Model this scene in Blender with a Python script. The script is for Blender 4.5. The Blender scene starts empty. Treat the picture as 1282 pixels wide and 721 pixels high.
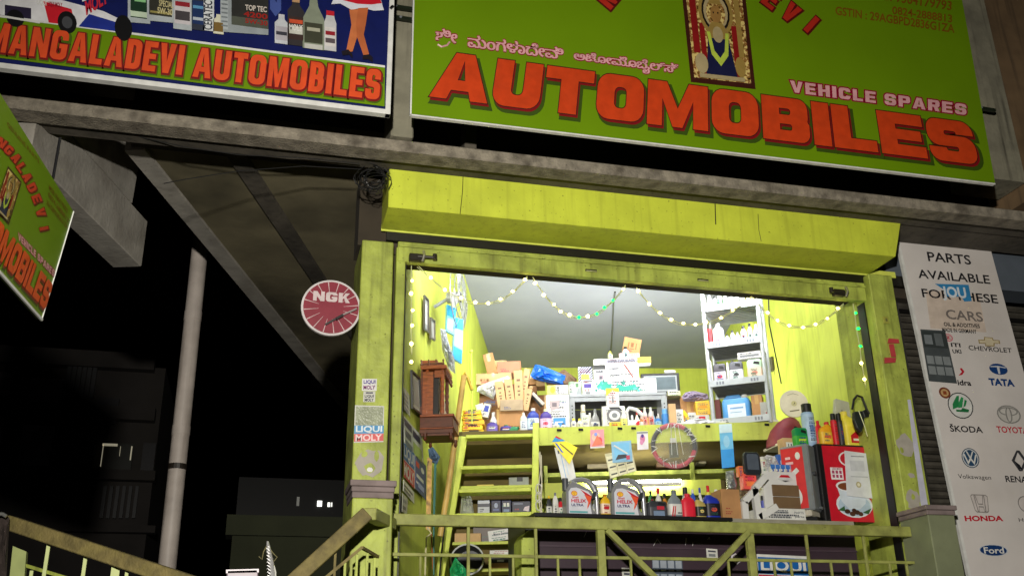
import bpy, bmesh, math, random
from mathutils import Vector, Matrix
from mathutils.geometry import tessellate_polygon
random.seed(7)
R = math.radians
SC = bpy.context.scene
COL = SC.collection
V3 = Vector

# ------------------------------------------------------------------ camera
F, PX, PY, EYE = 1251.6, 641.0, 360.5, 1.6          # focal length in photo pixels, principal point, eye height
def _cam_axes(p, r, yaw):
    cp, sp, cy, sy = math.cos(p), math.sin(p), math.cos(yaw), math.sin(yaw)
    fw = V3((sy*cp, cy*cp, sp)); rt = V3((cy, -sy, 0)); up = rt.cross(fw)
    return rt*math.cos(r) + up*math.sin(r), up*math.cos(r) - rt*math.sin(r), fw
RT, UP, FW = _cam_axes(R(21.858), R(-0.931), R(14.666))
cam_data = bpy.data.cameras.new('camera')
cam = bpy.data.objects.new('camera', cam_data); COL.objects.link(cam)
cam_data.sensor_width = 36; cam_data.lens = F/1282*36
cam_data.clip_start = 0.1; cam_data.clip_end = 2000
m = Matrix.Identity(4)
for i in range(3):
    m[i][0], m[i][1], m[i][2] = RT[i], UP[i], -FW[i]
m[0][3], m[1][3], m[2][3] = 0, 0, EYE
cam.matrix_world = m
SC.camera = cam

# ------------------------------------------------------------------ world (night sky) and exposure
W = bpy.data.worlds.new('World'); SC.world = W; W.use_nodes = True
nt = W.node_tree
sky = nt.nodes.new('ShaderNodeTexSky'); sky.sky_type = 'NISHITA'; sky.sun_disc = False
sky.sun_elevation = R(-6); sky.sun_rotation = R(160)
nt.links.new(sky.outputs[0], nt.nodes['Background'].inputs[0])
nt.nodes['Background'].inputs[1].default_value = 0.15
SC.view_settings.view_transform = 'Standard'; SC.view_settings.look = 'None'
SC.view_settings.exposure = 0.28; SC.view_settings.gamma = 1.0
SC.cycles.use_denoising = True
SC.cycles.max_bounces = 6; SC.cycles.diffuse_bounces = 4; SC.cycles.sample_clamp_indirect = 4

ASSUMED_STREET_LAMP = 2700.0      # watts, assumed street lamp, unseen behind the camera
ASSUMED_FRONT_TUBES = 54.0        # assumed unseen tube inside over the shop opening (each of two)
FILL_CEILING = 45.0         # added unseen tube high on the front wall, brightens the ceiling
FILL_LOFT = 150.0     # added unseen tube behind the loft stock, throws light up to the ceiling
ASSUMED_LOW_TUBE = 14.0          # assumed tube giving the glare under the loft

# ------------------------------------------------------------------ pixel <-> place helpers (photo pixels to points on real planes)
def ray(x, y): return RT*((x-PX)/F) - UP*((y-PY)/F) + FW
class Plane:
    """vertical plane through (px,py) whose horizontal direction has the given azimuth (deg from +Y towards +X)"""
    def __init__(s, p, az, lean=0):
        s.p = V3((p[0], p[1], 0)); a = R(az)
        s.u = V3((math.sin(a), math.cos(a), 0)); s.n = V3((s.u.y, -s.u.x, 0))
        if s.n.y > 0 and abs(s.n.y) > 0.3: s.n = -s.n
        s.rz = math.atan2(s.u.y, s.u.x)
    def at(s, x, y, off=0.0):
        r = ray(x, y); o = s.p + s.n*off; t = s.n.dot(o)/s.n.dot(r); q = r*t
        return V3((q.x, q.y, q.z+EYE))
def atz(x, y, z):
    r = ray(x, y); q = r*((z-EYE)/r.z); return V3((q.x, q.y, q.z+EYE))
def FP(Y): return Plane((0, Y), 90)
AZD = 17.036; D = V3((math.sin(R(AZD)), math.cos(R(AZD)), 0)); XI = V3((D.y, -D.x, 0))
def LF(dd): return Plane((1.12+D.x*dd, 8.1+D.y*dd), 90+AZD)
LW = Plane((1.12, 8.1), 19.5); LW.n = V3((LW.u.y, -LW.u.x, 0))     # left inner wall, normal into the room

# ------------------------------------------------------------------ materials
MATS = {}
def lin(c): return tuple(((v/255)/12.92 if v/255 <= .04045 else ((v/255+.055)/1.055)**2.4) for v in c)
def mat(name, c, rough=.5, metal=0, vary=.12, scale=9, bump=0, dirt=0, dirtc=(45, 42, 25), streak=0, alpha=1, trans=0, emis=0, coat=0, spec=.5, stretch=(1, 1, 1), speck=0):
    if name in MATS: return MATS[name]
    M = bpy.data.materials.new(name); M.use_nodes = True; MATS[name] = M
    t = M.node_tree; b = t.nodes['Principled BSDF']; c = lin(c)
    b.inputs['Roughness'].default_value = rough; b.inputs['Metallic'].default_value = metal
    b.inputs['Specular IOR Level'].default_value = spec
    if coat: b.inputs['Coat Weight'].default_value = coat
    if alpha < 1: b.inputs['Alpha'].default_value = alpha
    if trans: b.inputs['Transmission Weight'].default_value = trans
    tc = t.nodes.new('ShaderNodeTexCoord'); mp = t.nodes.new('ShaderNodeMapping')
    mp.inputs['Scale'].default_value = stretch
    t.links.new(tc.outputs['Object'], mp.inputs[0])
    def noise(sc, det=5, st=None):
        n = t.nodes.new('ShaderNodeTexNoise'); n.inputs['Scale'].default_value = sc; n.inputs['Detail'].default_value = det
        if st:
            m2 = t.nodes.new('ShaderNodeMapping'); m2.inputs['Scale'].default_value = st
            t.links.new(tc.outputs['Object'], m2.inputs[0]); t.links.new(m2.outputs[0], n.inputs[0])
        else: t.links.new(mp.outputs[0], n.inputs[0])
        return n.outputs[0]
    def ramp(src, a, b_):
        r = t.nodes.new('ShaderNodeMapRange'); r.inputs[1].default_value = a; r.inputs[2].default_value = b_
        t.links.new(src, r.inputs[0]); return r.outputs[0]
    def mix(fac, a, b_, k=1):
        x = t.nodes.new('ShaderNodeMix'); x.data_type = 'RGBA'
        if k != 1:
            mm = t.nodes.new('ShaderNodeMath'); mm.operation = 'MULTIPLY'; mm.inputs[1].default_value = k
            t.links.new(fac, mm.inputs[0]); fac = mm.outputs[0]
        t.links.new(fac, x.inputs[0])
        for idx, v in ((6, a), (7, b_)):
            if isinstance(v, tuple): x.inputs[idx].default_value = (*v, 1)
            else: t.links.new(v, x.inputs[idx])
        return x.outputs[2]
    lo = tuple(v*(1-vary) for v in c); hi = tuple(min(1, v*(1+vary)) for v in c)
    out = mix(ramp(noise(scale), .35, .65), lo, hi)
    if dirt: out = mix(ramp(noise(scale*.45, 8), .5, .72), out, lin(dirtc), dirt)
    if streak: out = mix(ramp(noise(2.2, 6, (7, 7, .35)), .52, .74), out, lin(dirtc), streak)
    if speck: out = mix(ramp(noise(38, 3), .66, .71), out, lin(dirtc), speck)
    t.links.new(out, b.inputs['Base Color'])
    if emis:
        b.inputs['Emission Color'].default_value = (*c, 1); b.inputs['Emission Strength'].default_value = emis
    if bump:
        bp = t.nodes.new('ShaderNodeBump'); bp.inputs['Strength'].default_value = bump; bp.inputs['Distance'].default_value = .01
        t.links.new(noise(scale*5, 6), bp.inputs['Height']); t.links.new(bp.outputs[0], b.inputs['Normal'])
    return M
def C(r, g, b, rough=.45, metal=0):
    return mat('paint_%d_%d_%d_%d_%d' % (r, g, b, rough*100, metal*10), (r, g, b), rough, metal, vary=.09, scale=11, dirt=.14, dirtc=tuple(int(v*.6+20) for v in (r, g, b)))
LIME = mat('lime_paint', (190, 200, 82), .55, vary=.14, scale=3, bump=.25, dirt=.25, dirtc=(105, 105, 35), streak=.35, speck=.35)
LIMEB = mat('lime_box_paint', (203, 214, 66), .5, vary=.09, scale=3, bump=.3, dirt=.16, dirtc=(120, 122, 40), streak=.28, speck=.8)
LIMEW = mat('lime_wall_paint', (192, 202, 78), .55, vary=.12, scale=2, bump=.2, dirt=.2, dirtc=(120, 125, 30), streak=.3)
LIMED = mat('weathered_lime_paint', (166, 178, 78), .6, vary=.22, scale=5, bump=.6, dirt=.45, dirtc=(86, 84, 36), streak=.6, speck=.75)
LIMEG = mat('grimy_rail_paint', (146, 150, 78), .6, vary=.2, scale=9, bump=.4, dirt=.6, dirtc=(84, 76, 36), speck=.55)
RUST = mat('rusty_rail_paint', (112, 100, 58), .75, vary=.3, scale=12, bump=.6, dirt=.6, dirtc=(128, 118, 60), speck=.5)
CONC = mat('stained_concrete', (132, 124, 110), .85, vary=.3, scale=11, bump=1.0, dirt=.75, dirtc=(62, 54, 44), speck=.6)
CONCD = mat('dark_concrete', (86, 80, 70), .9, vary=.25, scale=3, bump=.6, dirt=.7, dirtc=(28, 24, 20), streak=.5)
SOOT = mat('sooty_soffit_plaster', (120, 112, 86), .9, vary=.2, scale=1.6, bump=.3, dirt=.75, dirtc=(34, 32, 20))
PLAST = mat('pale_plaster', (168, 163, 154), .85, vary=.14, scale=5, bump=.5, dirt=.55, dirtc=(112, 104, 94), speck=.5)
BLK = C(16, 16, 18); WHT = C(216, 216, 212); GREY = C(120, 124, 128)
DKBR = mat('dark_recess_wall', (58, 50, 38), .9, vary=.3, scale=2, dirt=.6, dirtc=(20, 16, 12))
CEIL = mat('grey_ceiling_plaster', (142, 144, 150), .85, vary=.06, scale=1.2, bump=.15, dirt=.3, dirtc=(140, 138, 150))
SHADED_BOARD = mat('loft_shade_board', (104, 90, 44), .8, vary=.2, scale=3, dirt=.4, dirtc=(60, 48, 26))  # board colour darkened to carry the shade under the loft
CARD = mat('brown_cardboard', (176, 130, 84), .8, vary=.12, scale=6, dirt=.25, dirtc=(140, 98, 60))
CARDL = mat('light_cardboard', (202, 166, 120), .8, vary=.1, scale=6, dirt=.2, dirtc=(168, 130, 88))
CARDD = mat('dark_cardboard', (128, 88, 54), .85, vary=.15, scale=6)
WOOD = mat('carved_dark_wood', (88, 42, 20), .45, vary=.3, scale=10, stretch=(1, 1, 5))
BAMB = mat('bamboo', (196, 164, 88), .5, vary=.2, scale=6, dirt=.3, dirtc=(140, 104, 50))

# ------------------------------------------------------------------ mesh builder
class MB:
    def __init__(s): s.v = []; s.f = []; s.mi = []; s.mats = []
    def mid(s, m_):
        if m_ not in s.mats: s.mats.append(m_)
        return s.mats.index(m_)
    def add(s, vs, fs, m_):
        k = len(s.v); s.v += [V3(v) for v in vs]; i = s.mid(m_)
        for f in fs: s.f.append([k+j for j in f]); s.mi.append(i)
        return s
    def box(s, x0, x1, y0, y1, z0, z1, m_):
        return s.add([(x0, y0, z0), (x1, y0, z0), (x1, y1, z0), (x0, y1, z0), (x0, y0, z1), (x1, y0, z1), (x1, y1, z1), (x0, y1, z1)],
                     [(3, 2, 1, 0), (4, 5, 6, 7), (0, 1, 5, 4), (1, 2, 6, 5), (2, 3, 7, 6), (3, 0, 4, 7)], m_)
    def hexa(s, a, b, m_):      # two quads (bottom/near a, top/far b) with matching order
        return s.add(list(a)+list(b), [(3, 2, 1, 0), (4, 5, 6, 7), (0, 1, 5, 4), (1, 2, 6, 5), (2, 3, 7, 6), (3, 0, 4, 7)], m_)
    def prism(s, poly, off, m_):  # polygon (3d points) extruded by vector off
        n = len(poly); off = V3(off); a = [V3(p) for p in poly]; b = [p+off for p in a]
        fs = [tuple(reversed(range(n))), tuple(range(n, 2*n))] + [(i, (i+1) % n, n+(i+1) % n, n+i) for i in range(n)]
        return s.add(a+b, fs, m_)
    def tube(s, pts, r, m_, n=8, cap=True):
        pts = [V3(p) for p in pts]; rs = r if isinstance(r, (list, tuple)) else [r]*len(pts)
        k0 = []; prev = None
        for i, p in enumerate(pts):
            d = (pts[min(i+1, len(pts)-1)]-pts[max(i-1, 0)]).normalized()
            a = prev if prev is not None else (V3((0, 0, 1)) if abs(d.z) < .9 else V3((1, 0, 0)))
            x = d.cross(a).normalized(); y = x.cross(d).normalized(); prev = y
            k0 += [p + (x*math.cos(t)+y*math.sin(t))*rs[i] for t in [2*math.pi*j/n for j in range(n)]]
        fs = []
        for i in range(len(pts)-1):
            for j in range(n): fs.append((i*n+j, (i+1)*n+j, (i+1)*n+(j+1) % n, i*n+(j+1) % n))
        if cap: fs.append(tuple(range(n))); fs.append(tuple(reversed(range((len(pts)-1)*n, len(pts)*n))))
        return s.add(k0, fs, m_)
    def bar(s, p, q, w, h, m_, up=(0, 0, 1)):
        p = V3(p); q = V3(q); d = (q-p).normalized(); x = d.cross(V3(up)).normalized(); y = x.cross(d).normalized()
        a = [p+x*sx*w/2+y*sy*h/2 for sx, sy in ((-1, -1), (1, -1), (1, 1), (-1, 1))]; b = [v+(q-p) for v in a]
        return s.hexa(a, b, m_)
    def loft(s, secs, m_, n=16, e=2.0, cap=True):  # secs: (z, halfx, halfy, cx, cy); superellipse exponent e
        vs = []
        for z, a, b, cx, cy in secs:
            for j in range(n):
                t = 2*math.pi*(j+.5)/n; c, si = math.cos(t), math.sin(t)
                vs.append((cx+a*math.copysign(abs(c)**(2/e), c), cy+b*math.copysign(abs(si)**(2/e), si), z))
        fs = [(i*n+j, i*n+(j+1) % n, (i+1)*n+(j+1) % n, (i+1)*n+j) for i in range(len(secs)-1) for j in range(n)]
        if cap: fs += [tuple(reversed(range(n))), tuple(range((len(secs)-1)*n, len(secs)*n))]
        return s.add(vs, fs, m_)
    def sphere(s, c, r, m_, n=10):
        k = n//2; secs = []
        rz = r if not isinstance(r, tuple) else r[2]; rx = r if not isinstance(r, tuple) else r[0]; ry = r if not isinstance(r, tuple) else r[1]
        for i in range(k+1):
            t = math.pi*(i+.08)/(k+.16); secs.append((c[2]-rz*math.cos(t), rx*math.sin(t), ry*math.sin(t), c[0], c[1]))
        return s.loft(secs, m_, n)
    def loops(s, loops, m_):   # planar polygon with holes (3d loops)
        fl = [V3(p) for l in loops for p in l]
        tr = tessellate_polygon([[V3(p) for p in l] for l in loops])
        return s.add(fl, [tuple(t) for t in tr], m_)
    def build(s, name, parent=None, world=False, bevel=0, smooth=False, fixn=True):
        me = bpy.data.meshes.new(name)
        vs = s.v
        if world and parent is not None:
            inv = ROOTM[parent.name].inverted(); vs = [inv @ v for v in vs]
        me.from_pydata([tuple(v) for v in vs], [], s.f)
        for m_ in s.mats: me.materials.append(m_)
        me.polygons.foreach_set('material_index', s.mi)
        if fixn or bevel:
            bm = bmesh.new(); bm.from_mesh(me)
            if bevel:
                bm.normal_update()
                es = [e for e in bm.edges if len(e.link_faces) == 2 and e.calc_face_angle(0) > .5]
                bmesh.ops.bevel(bm, geom=es, offset=bevel, segments=1, affect='EDGES', clamp_overlap=True)
            if fixn: bmesh.ops.recalc_face_normals(bm, faces=bm.faces)
            bm.to_mesh(me); bm.free()
        if smooth:
            me.polygons.foreach_set('use_smooth', [True]*len(me.polygons))
            try: me.set_sharp_from_angle(angle=R(40))
            except Exception: pass
        o = bpy.data.objects.new(name, me); COL.objects.link(o)
        if parent is not None: o.parent = parent
        return o

ROOTM = {}
def tag(o, label=None, cat=None, group=None, kind=None):
    if label: o['label'] = label
    if cat: o['category'] = cat
    if group: o['group'] = group
    if kind: o['kind'] = kind
    return o
def root(name, label, cat, loc=(0, 0, 0), rz=0, tilt=0, group=None):
    o = bpy.data.objects.new(name, None); o.empty_display_size = .1; COL.objects.link(o)
    o.location = loc; o.rotation_euler = (0, tilt, rz)
    ROOTM[o.name] = Matrix.Translation(V3(loc)) @ Matrix.Rotation(rz, 4, 'Z') @ Matrix.Rotation(tilt, 4, 'Y')
    return tag(o, label, cat, group)

# ------------------------------------------------------------------ block lettering (closed loops, unit height)
def arc(cx, cy, rx, ry, a0, a1, n=5):
    return [(cx+rx*math.cos(R(a0+(a1-a0)*i/n)), cy+ry*math.sin(R(a0+(a1-a0)*i/n))) for i in range(n+1)]
def rrect(x0, y0, x1, y1, r):
    return arc(x1-r, y1-r, r, r, 0, 90)+arc(x0+r, y1-r, r, r, 90, 180)+arc(x0+r, y0+r, r, r, 180, 270)+arc(x1-r, y0+r, r, r, 270, 360)
def strokeloop(pts, tx, ty):
    L, Rr = [], []
    for i, p in enumerate(pts):
        a = pts[max(i-1, 0)]; b = pts[min(i+1, len(pts)-1)]
        dx, dy = b[0]-a[0], b[1]-a[1]; l = math.hypot(dx, dy) or 1; nx, ny = -dy/l, dx/l
        L.append((p[0]+nx*tx/2, p[1]+ny*ty/2)); Rr.append((p[0]-nx*tx/2, p[1]-ny*ty/2))
    return (L+Rr[::-1])[::-1]
def glyph(ch, w, sx, sy):
    r = min(.3, w*.4); ri = min(.12, w*.15)
    if ch == 'O': return [rrect(0, 0, w, 1, r), rrect(sx, sy, w-sx, 1-sy, ri)[::-1]]
    if ch == 'D': return [[(0, 1), (0, 0)]+arc(w-r, r, r, r, 270, 360)+arc(w-r, 1-r, r, r, 0, 90), ([(sx, 1-sy), (sx, sy)]+arc(w-sx-ri, sy+ri, ri, ri, 270, 360)+arc(w-sx-ri, 1-sy-ri, ri, ri, 0, 90))[::-1]]
    if ch == 'U': return [[(0, 1)]+arc(r, r, r, r, 180, 270)+arc(w-r, r, r, r, 270, 360)+[(w, 1), (w-sx, 1)]+arc(w-sx-ri, sy+ri, ri, ri, 0, -90)+arc(sx+ri, sy+ri, ri, ri, 270, 180)+[(sx, 1)]]
    if ch == 'A':
        k = (w/2-sx*.55); bx = lambda y: k*y
        h = .2; y1 = h+sy*.85
        ins = lambda y: sx*.98+k*y*.98
        return [[(0, 0), (ins(0), 0), (ins(h)-.02, h), (w-ins(h)+.02, h), (w-ins(0), 0), (w, 0), (w/2+sx*.55, 1), (w/2-sx*.55, 1)],
                [(ins(y1), y1), (w-ins(y1), y1), (w/2, min(.86, .5+.5*w))][::-1]]
    if ch == 'T': return [[(0, 1), (0, 1-sy), (w/2-sx/2, 1-sy), (w/2-sx/2, 0), (w/2+sx/2, 0), (w/2+sx/2, 1-sy), (w, 1-sy), (w, 1)]]
    if ch == 'I': return [[(0, 1), (0, 0), (sx, 0), (sx, 1)]]
    if ch == 'L': return [[(0, 1), (0, 0), (w, 0), (w, sy), (sx, sy), (sx, 1)]]
    if ch == 'H': return [[(0, 1), (0, 0), (sx, 0), (sx, .5-sy/2), (w-sx, .5-sy/2), (w-sx, 0), (w, 0), (w, 1), (w-sx, 1), (w-sx, .5+sy/2), (sx, .5+sy/2), (sx, 1)]]
    if ch == 'E':
        m0, m1 = .5-sy*.46, .5+sy*.46
        return [[(0, 1), (0, 0), (w, 0), (w, sy), (sx, sy), (sx, m0), (w*.93, m0), (w*.93, m1), (sx, m1), (sx, 1-sy), (w, 1-sy), (w, 1)]]
    if ch == 'F': return [[(0, 1), (0, 0), (sx, 0), (sx, .5-sy*.5), (w*.93, .5-sy*.5), (w*.93, .5+sy*.5), (sx, .5+sy*.5), (sx, 1-sy), (w, 1-sy), (w, 1)]]
    if ch == 'N': return [[(0, 1), (0, 0), (sx*.9, 0), (sx*.9, .55), (w-sx, 0), (w, 0), (w, 1), (w-sx*.9, 1), (w-sx*.9, .45), (sx, 1)]]
    if ch == 'M': return [[(0, 1), (0, 0), (sx*.85, 0), (sx*.85, .62), (w/2-sx*.28, 0), (w/2+sx*.28, 0), (w-sx*.85, .62), (w-sx*.85, 0), (w, 0), (w, 1), (w-sx*1.1, 1), (w/2, .42), (sx*1.1, 1)]]
    if ch == 'V': return [[(0, 1), (w/2-sx*.5, 0), (w/2+sx*.5, 0), (w, 1), (w-sx, 1), (w/2, .38), (sx, 1)]]
    if ch == 'K': return [[(0, 1), (0, 0), (sx, 0), (sx, .34), (sx*1.35, .46), (w-sx*1.05, 0), (w, 0), (w*.55+sx*.3, .6), (w-.02, 1), (w-sx*1.15, 1), (sx, .56), (sx, 1)]]
    if ch == 'Y': return [[(0, 1), (w/2-sx/2, .42), (w/2-sx/2, 0), (w/2+sx/2, 0), (w/2+sx/2, .42), (w, 1), (w-sx, 1), (w/2, .62), (sx, 1)]]
    if ch == 'Q': return [rrect(0, 0, w, 1, r), rrect(sx, sy, w-sx, 1-sy, ri)[::-1]]
    if ch in 'BPR':
        rb = .22
        if ch == 'B':
            return [[(0, 1), (0, 0)]+arc(w-rb, rb, rb, rb, 270, 360)+[(w, .42), (w-.04, .5), (w-.02, .58)]+arc(w-rb-.02, 1-rb, rb, rb, 0, 90),
                    ([(sx, .5-sy*.4), (sx, sy*.95)]+arc(w-sx-.06, sy*.95+.06, .06, .06, 270, 360)+arc(w-sx-.06, .5-sy*.4-.06, .06, .06, 0, 90))[::-1],
                    ([(sx, 1-sy*.95), (sx, .5+sy*.4)]+arc(w-sx-.08, .56+sy*.4, .06, .06, 270, 360)+arc(w-sx-.08, .94-sy*.95, .06, .06, 0, 90))[::-1]]
        tail = [(sx, 0), (sx, .36)] if ch == 'P' else [(sx, 0), (sx, .36), (w*.5, .36), (w-sx*1.05, 0), (w, 0), (w*.82, .4)]
        return [[(0, 1), (0, 0)]+tail+arc(w-rb, .36+rb, rb, rb, 290, 360)+arc(w-rb, 1-rb, rb, rb, 0, 90),
                ([(sx, 1-sy), (sx, .36+sy)]+arc(w-sx-.06, .36+sy+.06, .06, .06, 270, 360)+arc(w-sx-.06, .94-sy, .06, .06, 0, 90))[::-1]]
    r = min(.26, w*.36); ri = max(.01, min(.1, w*.12, (.5-1.5*sy)/2-.006))
    if ch == 'S':
        return [arc(w-r, 1-r, r, r, 0, 90)+arc(r, 1-r, r, r, 90, 180)+arc(r, .5-sy/2+r, r, r, 180, 270)+arc(w-sx-ri, .5-sy/2-ri, ri, ri, 90, 0)
                +arc(w-sx-ri, sy+ri, ri, ri, 0, -90)+arc(sx+ri, sy+ri, ri, ri, 270, 180)+[(sx, .33), (0, .33)]+arc(r, r, r, r, 180, 270)+arc(w-r, r, r, r, 270, 360)
                +arc(w-r, .5+sy/2-r, r, r, 0, 90)+arc(sx+ri, .5+sy/2+ri, ri, ri, 270, 180)+arc(sx+ri, 1-sy-ri, ri, ri, 180, 90)+arc(w-sx-ri, 1-sy-ri, ri, ri, 90, 0)+[(w-sx, .67), (w, .67)]]
    if ch in 'CG':
        ri = min(.14, w*.16)
        end = [(w, .33), (w-sx, .33)] if ch == 'C' else [(w, .54), (w*.5, .54), (w*.5, .54-sy*.8), (w-sx, .54-sy*.8)]
        return [arc(w-r, 1-r, r, r, 0, 90)+arc(r, 1-r, r, r, 90, 180)+arc(r, r, r, r, 180, 270)+arc(w-r, r, r, r, 270, 360)+end
                +arc(w-sx-ri, sy+ri, ri, ri, 0, -90)+arc(sx+ri, sy+ri, ri, ri, 270, 180)+arc(sx+ri, 1-sy-ri, ri, ri, 180, 90)+arc(w-sx-ri, 1-sy-ri, ri, ri, 90, 0)+[(w-sx, .67), (w, .67)]]
    return []
def widen(loop, d):
    n = len(loop); out = []
    area = sum(loop[i][0]*loop[(i+1) % n][1]-loop[(i+1) % n][0]*loop[i][1] for i in range(n))
    for i in range(n):
        a, p, b = loop[i-1], loop[i], loop[(i+1) % n]
        e1 = (p[0]-a[0], p[1]-a[1]); e2 = (b[0]-p[0], b[1]-p[1])
        l1 = math.hypot(*e1) or 1e-6; l2 = math.hypot(*e2) or 1e-6
        n1 = (e1[1]/l1, -e1[0]/l1); n2 = (e2[1]/l2, -e2[0]/l2)
        mx, my = n1[0]+n2[0], n1[1]+n2[1]; l = math.hypot(mx, my)
        if l < .3: mx, my, l = n2[0], n2[1], 1
        k = d/max(.5, (mx*n1[0]+my*n1[1])/l)
        out.append((p[0]+mx/l*k, p[1]+my/l*k))
    return out
def word_loops(s, wide=.8, sx=.27, sy=.2, gap=.12, widths={}):
    x = 0; res = []
    for ch in s:
        if ch == ' ': x += wide*.55; continue
        w = widths.get(ch, {'I': sx, 'M': wide*1.25, 'L': wide*.86, 'E': wide*.9, 'T': wide*.95, 'A': wide*1.12, 'V': wide*1.08, 'F': wide*.85}.get(ch, wide))
        res.append((ch, x, w, glyph(ch, w, sx, sy))); x += w+gap
    return res, x-gap
def solid_loops(L, grow=0):
    """outer loops in CCW, holes CW; widened outwards by grow"""
    out = []
    for l in L:
        out.append(widen(l, grow) if grow else l)
    return out
def fix_ccw(L):
    res = []
    for i, l in enumerate(L):
        n = len(l); a = sum(l[j][0]*l[(j+1) % n][1]-l[(j+1) % n][0]*l[j][1] for j in range(n))
        res.append((l if a > 0 else l[::-1], a > 0))
    return res
class Quad:
    """bilinear map from unit square (u right, v up) to points on a plane given by its photo-pixel corners TL TR BR BL"""
    def __init__(s, pl, tl, tr, br, bl): s.pl = pl; s.c = (tl, tr, br, bl)
    def px(s, u, v):
        tl, tr, br, bl = s.c
        return tuple((bl[k]*(1-u)+br[k]*u)*(1-v)+(tl[k]*(1-u)+tr[k]*u)*v for k in (0, 1))
    def at(s, u, v, off=0): return s.pl.at(*s.px(u, v), off=off)
class WQuad:
    """same, from three world points: origin BL, vector along, vector up"""
    def __init__(s, o, u, v): s.o = V3(o); s.u = V3(u); s.v = V3(v); s.n = s.u.cross(s.v).normalized()
    def at(s, u, v, off=0): return s.o+s.u*u+s.v*v+s.n*off
class LQuad:
    """rect in a thing's local front plane (y = y0), offset goes to -y"""
    def __init__(s, x0, z0, x1, z1, y0=0): s.r = (x0, z0, x1, z1); s.y = y0
    def at(s, u, v, off=0): x0, z0, x1, z1 = s.r; return V3((x0+(x1-x0)*u, s.y-off, z0+(z1-z0)*v))
def block_word(q, s, m_face, off, parent, name='lettering', world=True, grow=0, shift=(0, 0), mb=None, **kw):
    L, tot = word_loops(s, **kw); b = mb or MB()
    for ch, x, w, loops in L:
        if grow: outer = [widen(l, grow) for l in loops]
        else: outer = loops
        # outer loop 0 plus holes; a G has a separate bar
        groups = [outer]
        for g in groups:
            b.loops([[q.at((x+px_+shift[0])/tot, py_+shift[1], off) for px_, py_ in l] for l in g], m_face)
    if mb is None: return b.build(name, parent, world=world, fixn=False)

# thin lettering from Blender's own font: collected, converted in one pass at the end
TEXTS = []
def text(q, s, m_, off, parent, world=True, weight=0.0, name='lettering', u0=0, v0=0, u1=1, v1=1):
    me = bpy.data.meshes.new(name); o = bpy.data.objects.new(name, me); COL.objects.link(o); o.parent = parent
    TEXTS.append((o, q, s, m_, off, parent, world, weight, u0, v0, u1, v1)); return o
def finish_texts():
    tmp = []
    for T in TEXTS:
        c = bpy.data.curves.new('tmp', 'FONT'); c.body = T[2]; c.offset = T[7]; c.resolution_u = 3
        o = bpy.data.objects.new('tmp', c); COL.objects.link(o); tmp.append(o)
    dg = bpy.context.evaluated_depsgraph_get(); dg.update()
    for T, o in zip(TEXTS, tmp):
        me = bpy.data.meshes.new_from_object(o.evaluated_get(dg)); vs = [v.co.copy() for v in me.vertices]
        tgt, q, s, m_, off, parent, world, wgt, u0, v0, u1, v1 = T
        if vs:
            x0, x1 = min(v.x for v in vs), max(v.x for v in vs); y0, y1 = min(v.y for v in vs), max(v.y for v in vs)
            inv = ROOTM[parent.name].inverted() if world else None
            nv = []
            for v in vs:
                p = q.at(u0+(u1-u0)*(v.x-x0)/(x1-x0), v0+(v1-v0)*(v.y-y0)/(y1-y0), off)
                nv.append(tuple(inv @ p if world else p))
            tgt.data.from_pydata(nv, [], [tuple(p.vertices) for p in me.polygons])
            tgt.data.materials.append(m_)
        bpy.data.objects.remove(o); bpy.data.meshes.remove(me)
def prints(q, shapes, parent, name='print', world=True, off=.002):
    """flat print on a surface: ('r',u0,v0,u1,v1,mat) rects, ('p',[(u,v)..],mat) polygons, ('e',cu,cv,ru,rv,mat) ellipses"""
    b = MB(); k = 0
    for sh in shapes:
        o_ = off+k*.0006; k += 1
        if sh[0] == 'r': _, a, c, d, e, m_ = sh; pts = [(a, c), (d, c), (d, e), (a, e)]
        elif sh[0] == 'p': pts = sh[1]; m_ = sh[2]
        else:
            _, cu, cv, ru, rv, m_ = sh; pts = [(cu+ru*math.cos(t*math.pi/9), cv+rv*math.sin(t*math.pi/9)) for t in range(18)]
        b.loops([[q.at(u, v, o_) for u, v in pts]], m_)
    return b.build(name, parent, world=world, fixn=False)

# ================================================================== SETTING
FLOOR = 1.95                                        # shop floor and landing, up the steps from the road
def pxz(x, y, Y): return FP(Y).at(x, y)
ROAD = mat('asphalt', (62, 60, 58), .9, vary=.2, scale=6, bump=.5)
b = MB(); b.box(-60, 60, -40, 80, -.3, 0, ROAD); tag(b.build('road'), kind='structure')
b = MB(); b.box(.7, 14, 6.9, 20, 0.002, FLOOR, CONCD); tag(b.build('shop_plinth'), kind='structure')
b = MB()
for i in range(9): b.box(.7-.28*(i+1), .7-.28*i, 7.0, 8.3, 0.004, FLOOR-.2*(i+1)+.05, CONCD)
tag(b.build('entrance_steps'), kind='structure')
b = MB()
for i in range(6): b.box(-3.1+.28*i, -3.1+.28*(i+1), 6.6, 7.8, .006, 1.9-.3*(i+1)+.05, CONCD)
b.box(-7, -3.1, 5.9, 7.8, .006, 1.9, CONCD); tag(b.build('neighbouring_landing'), kind='structure')

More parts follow.
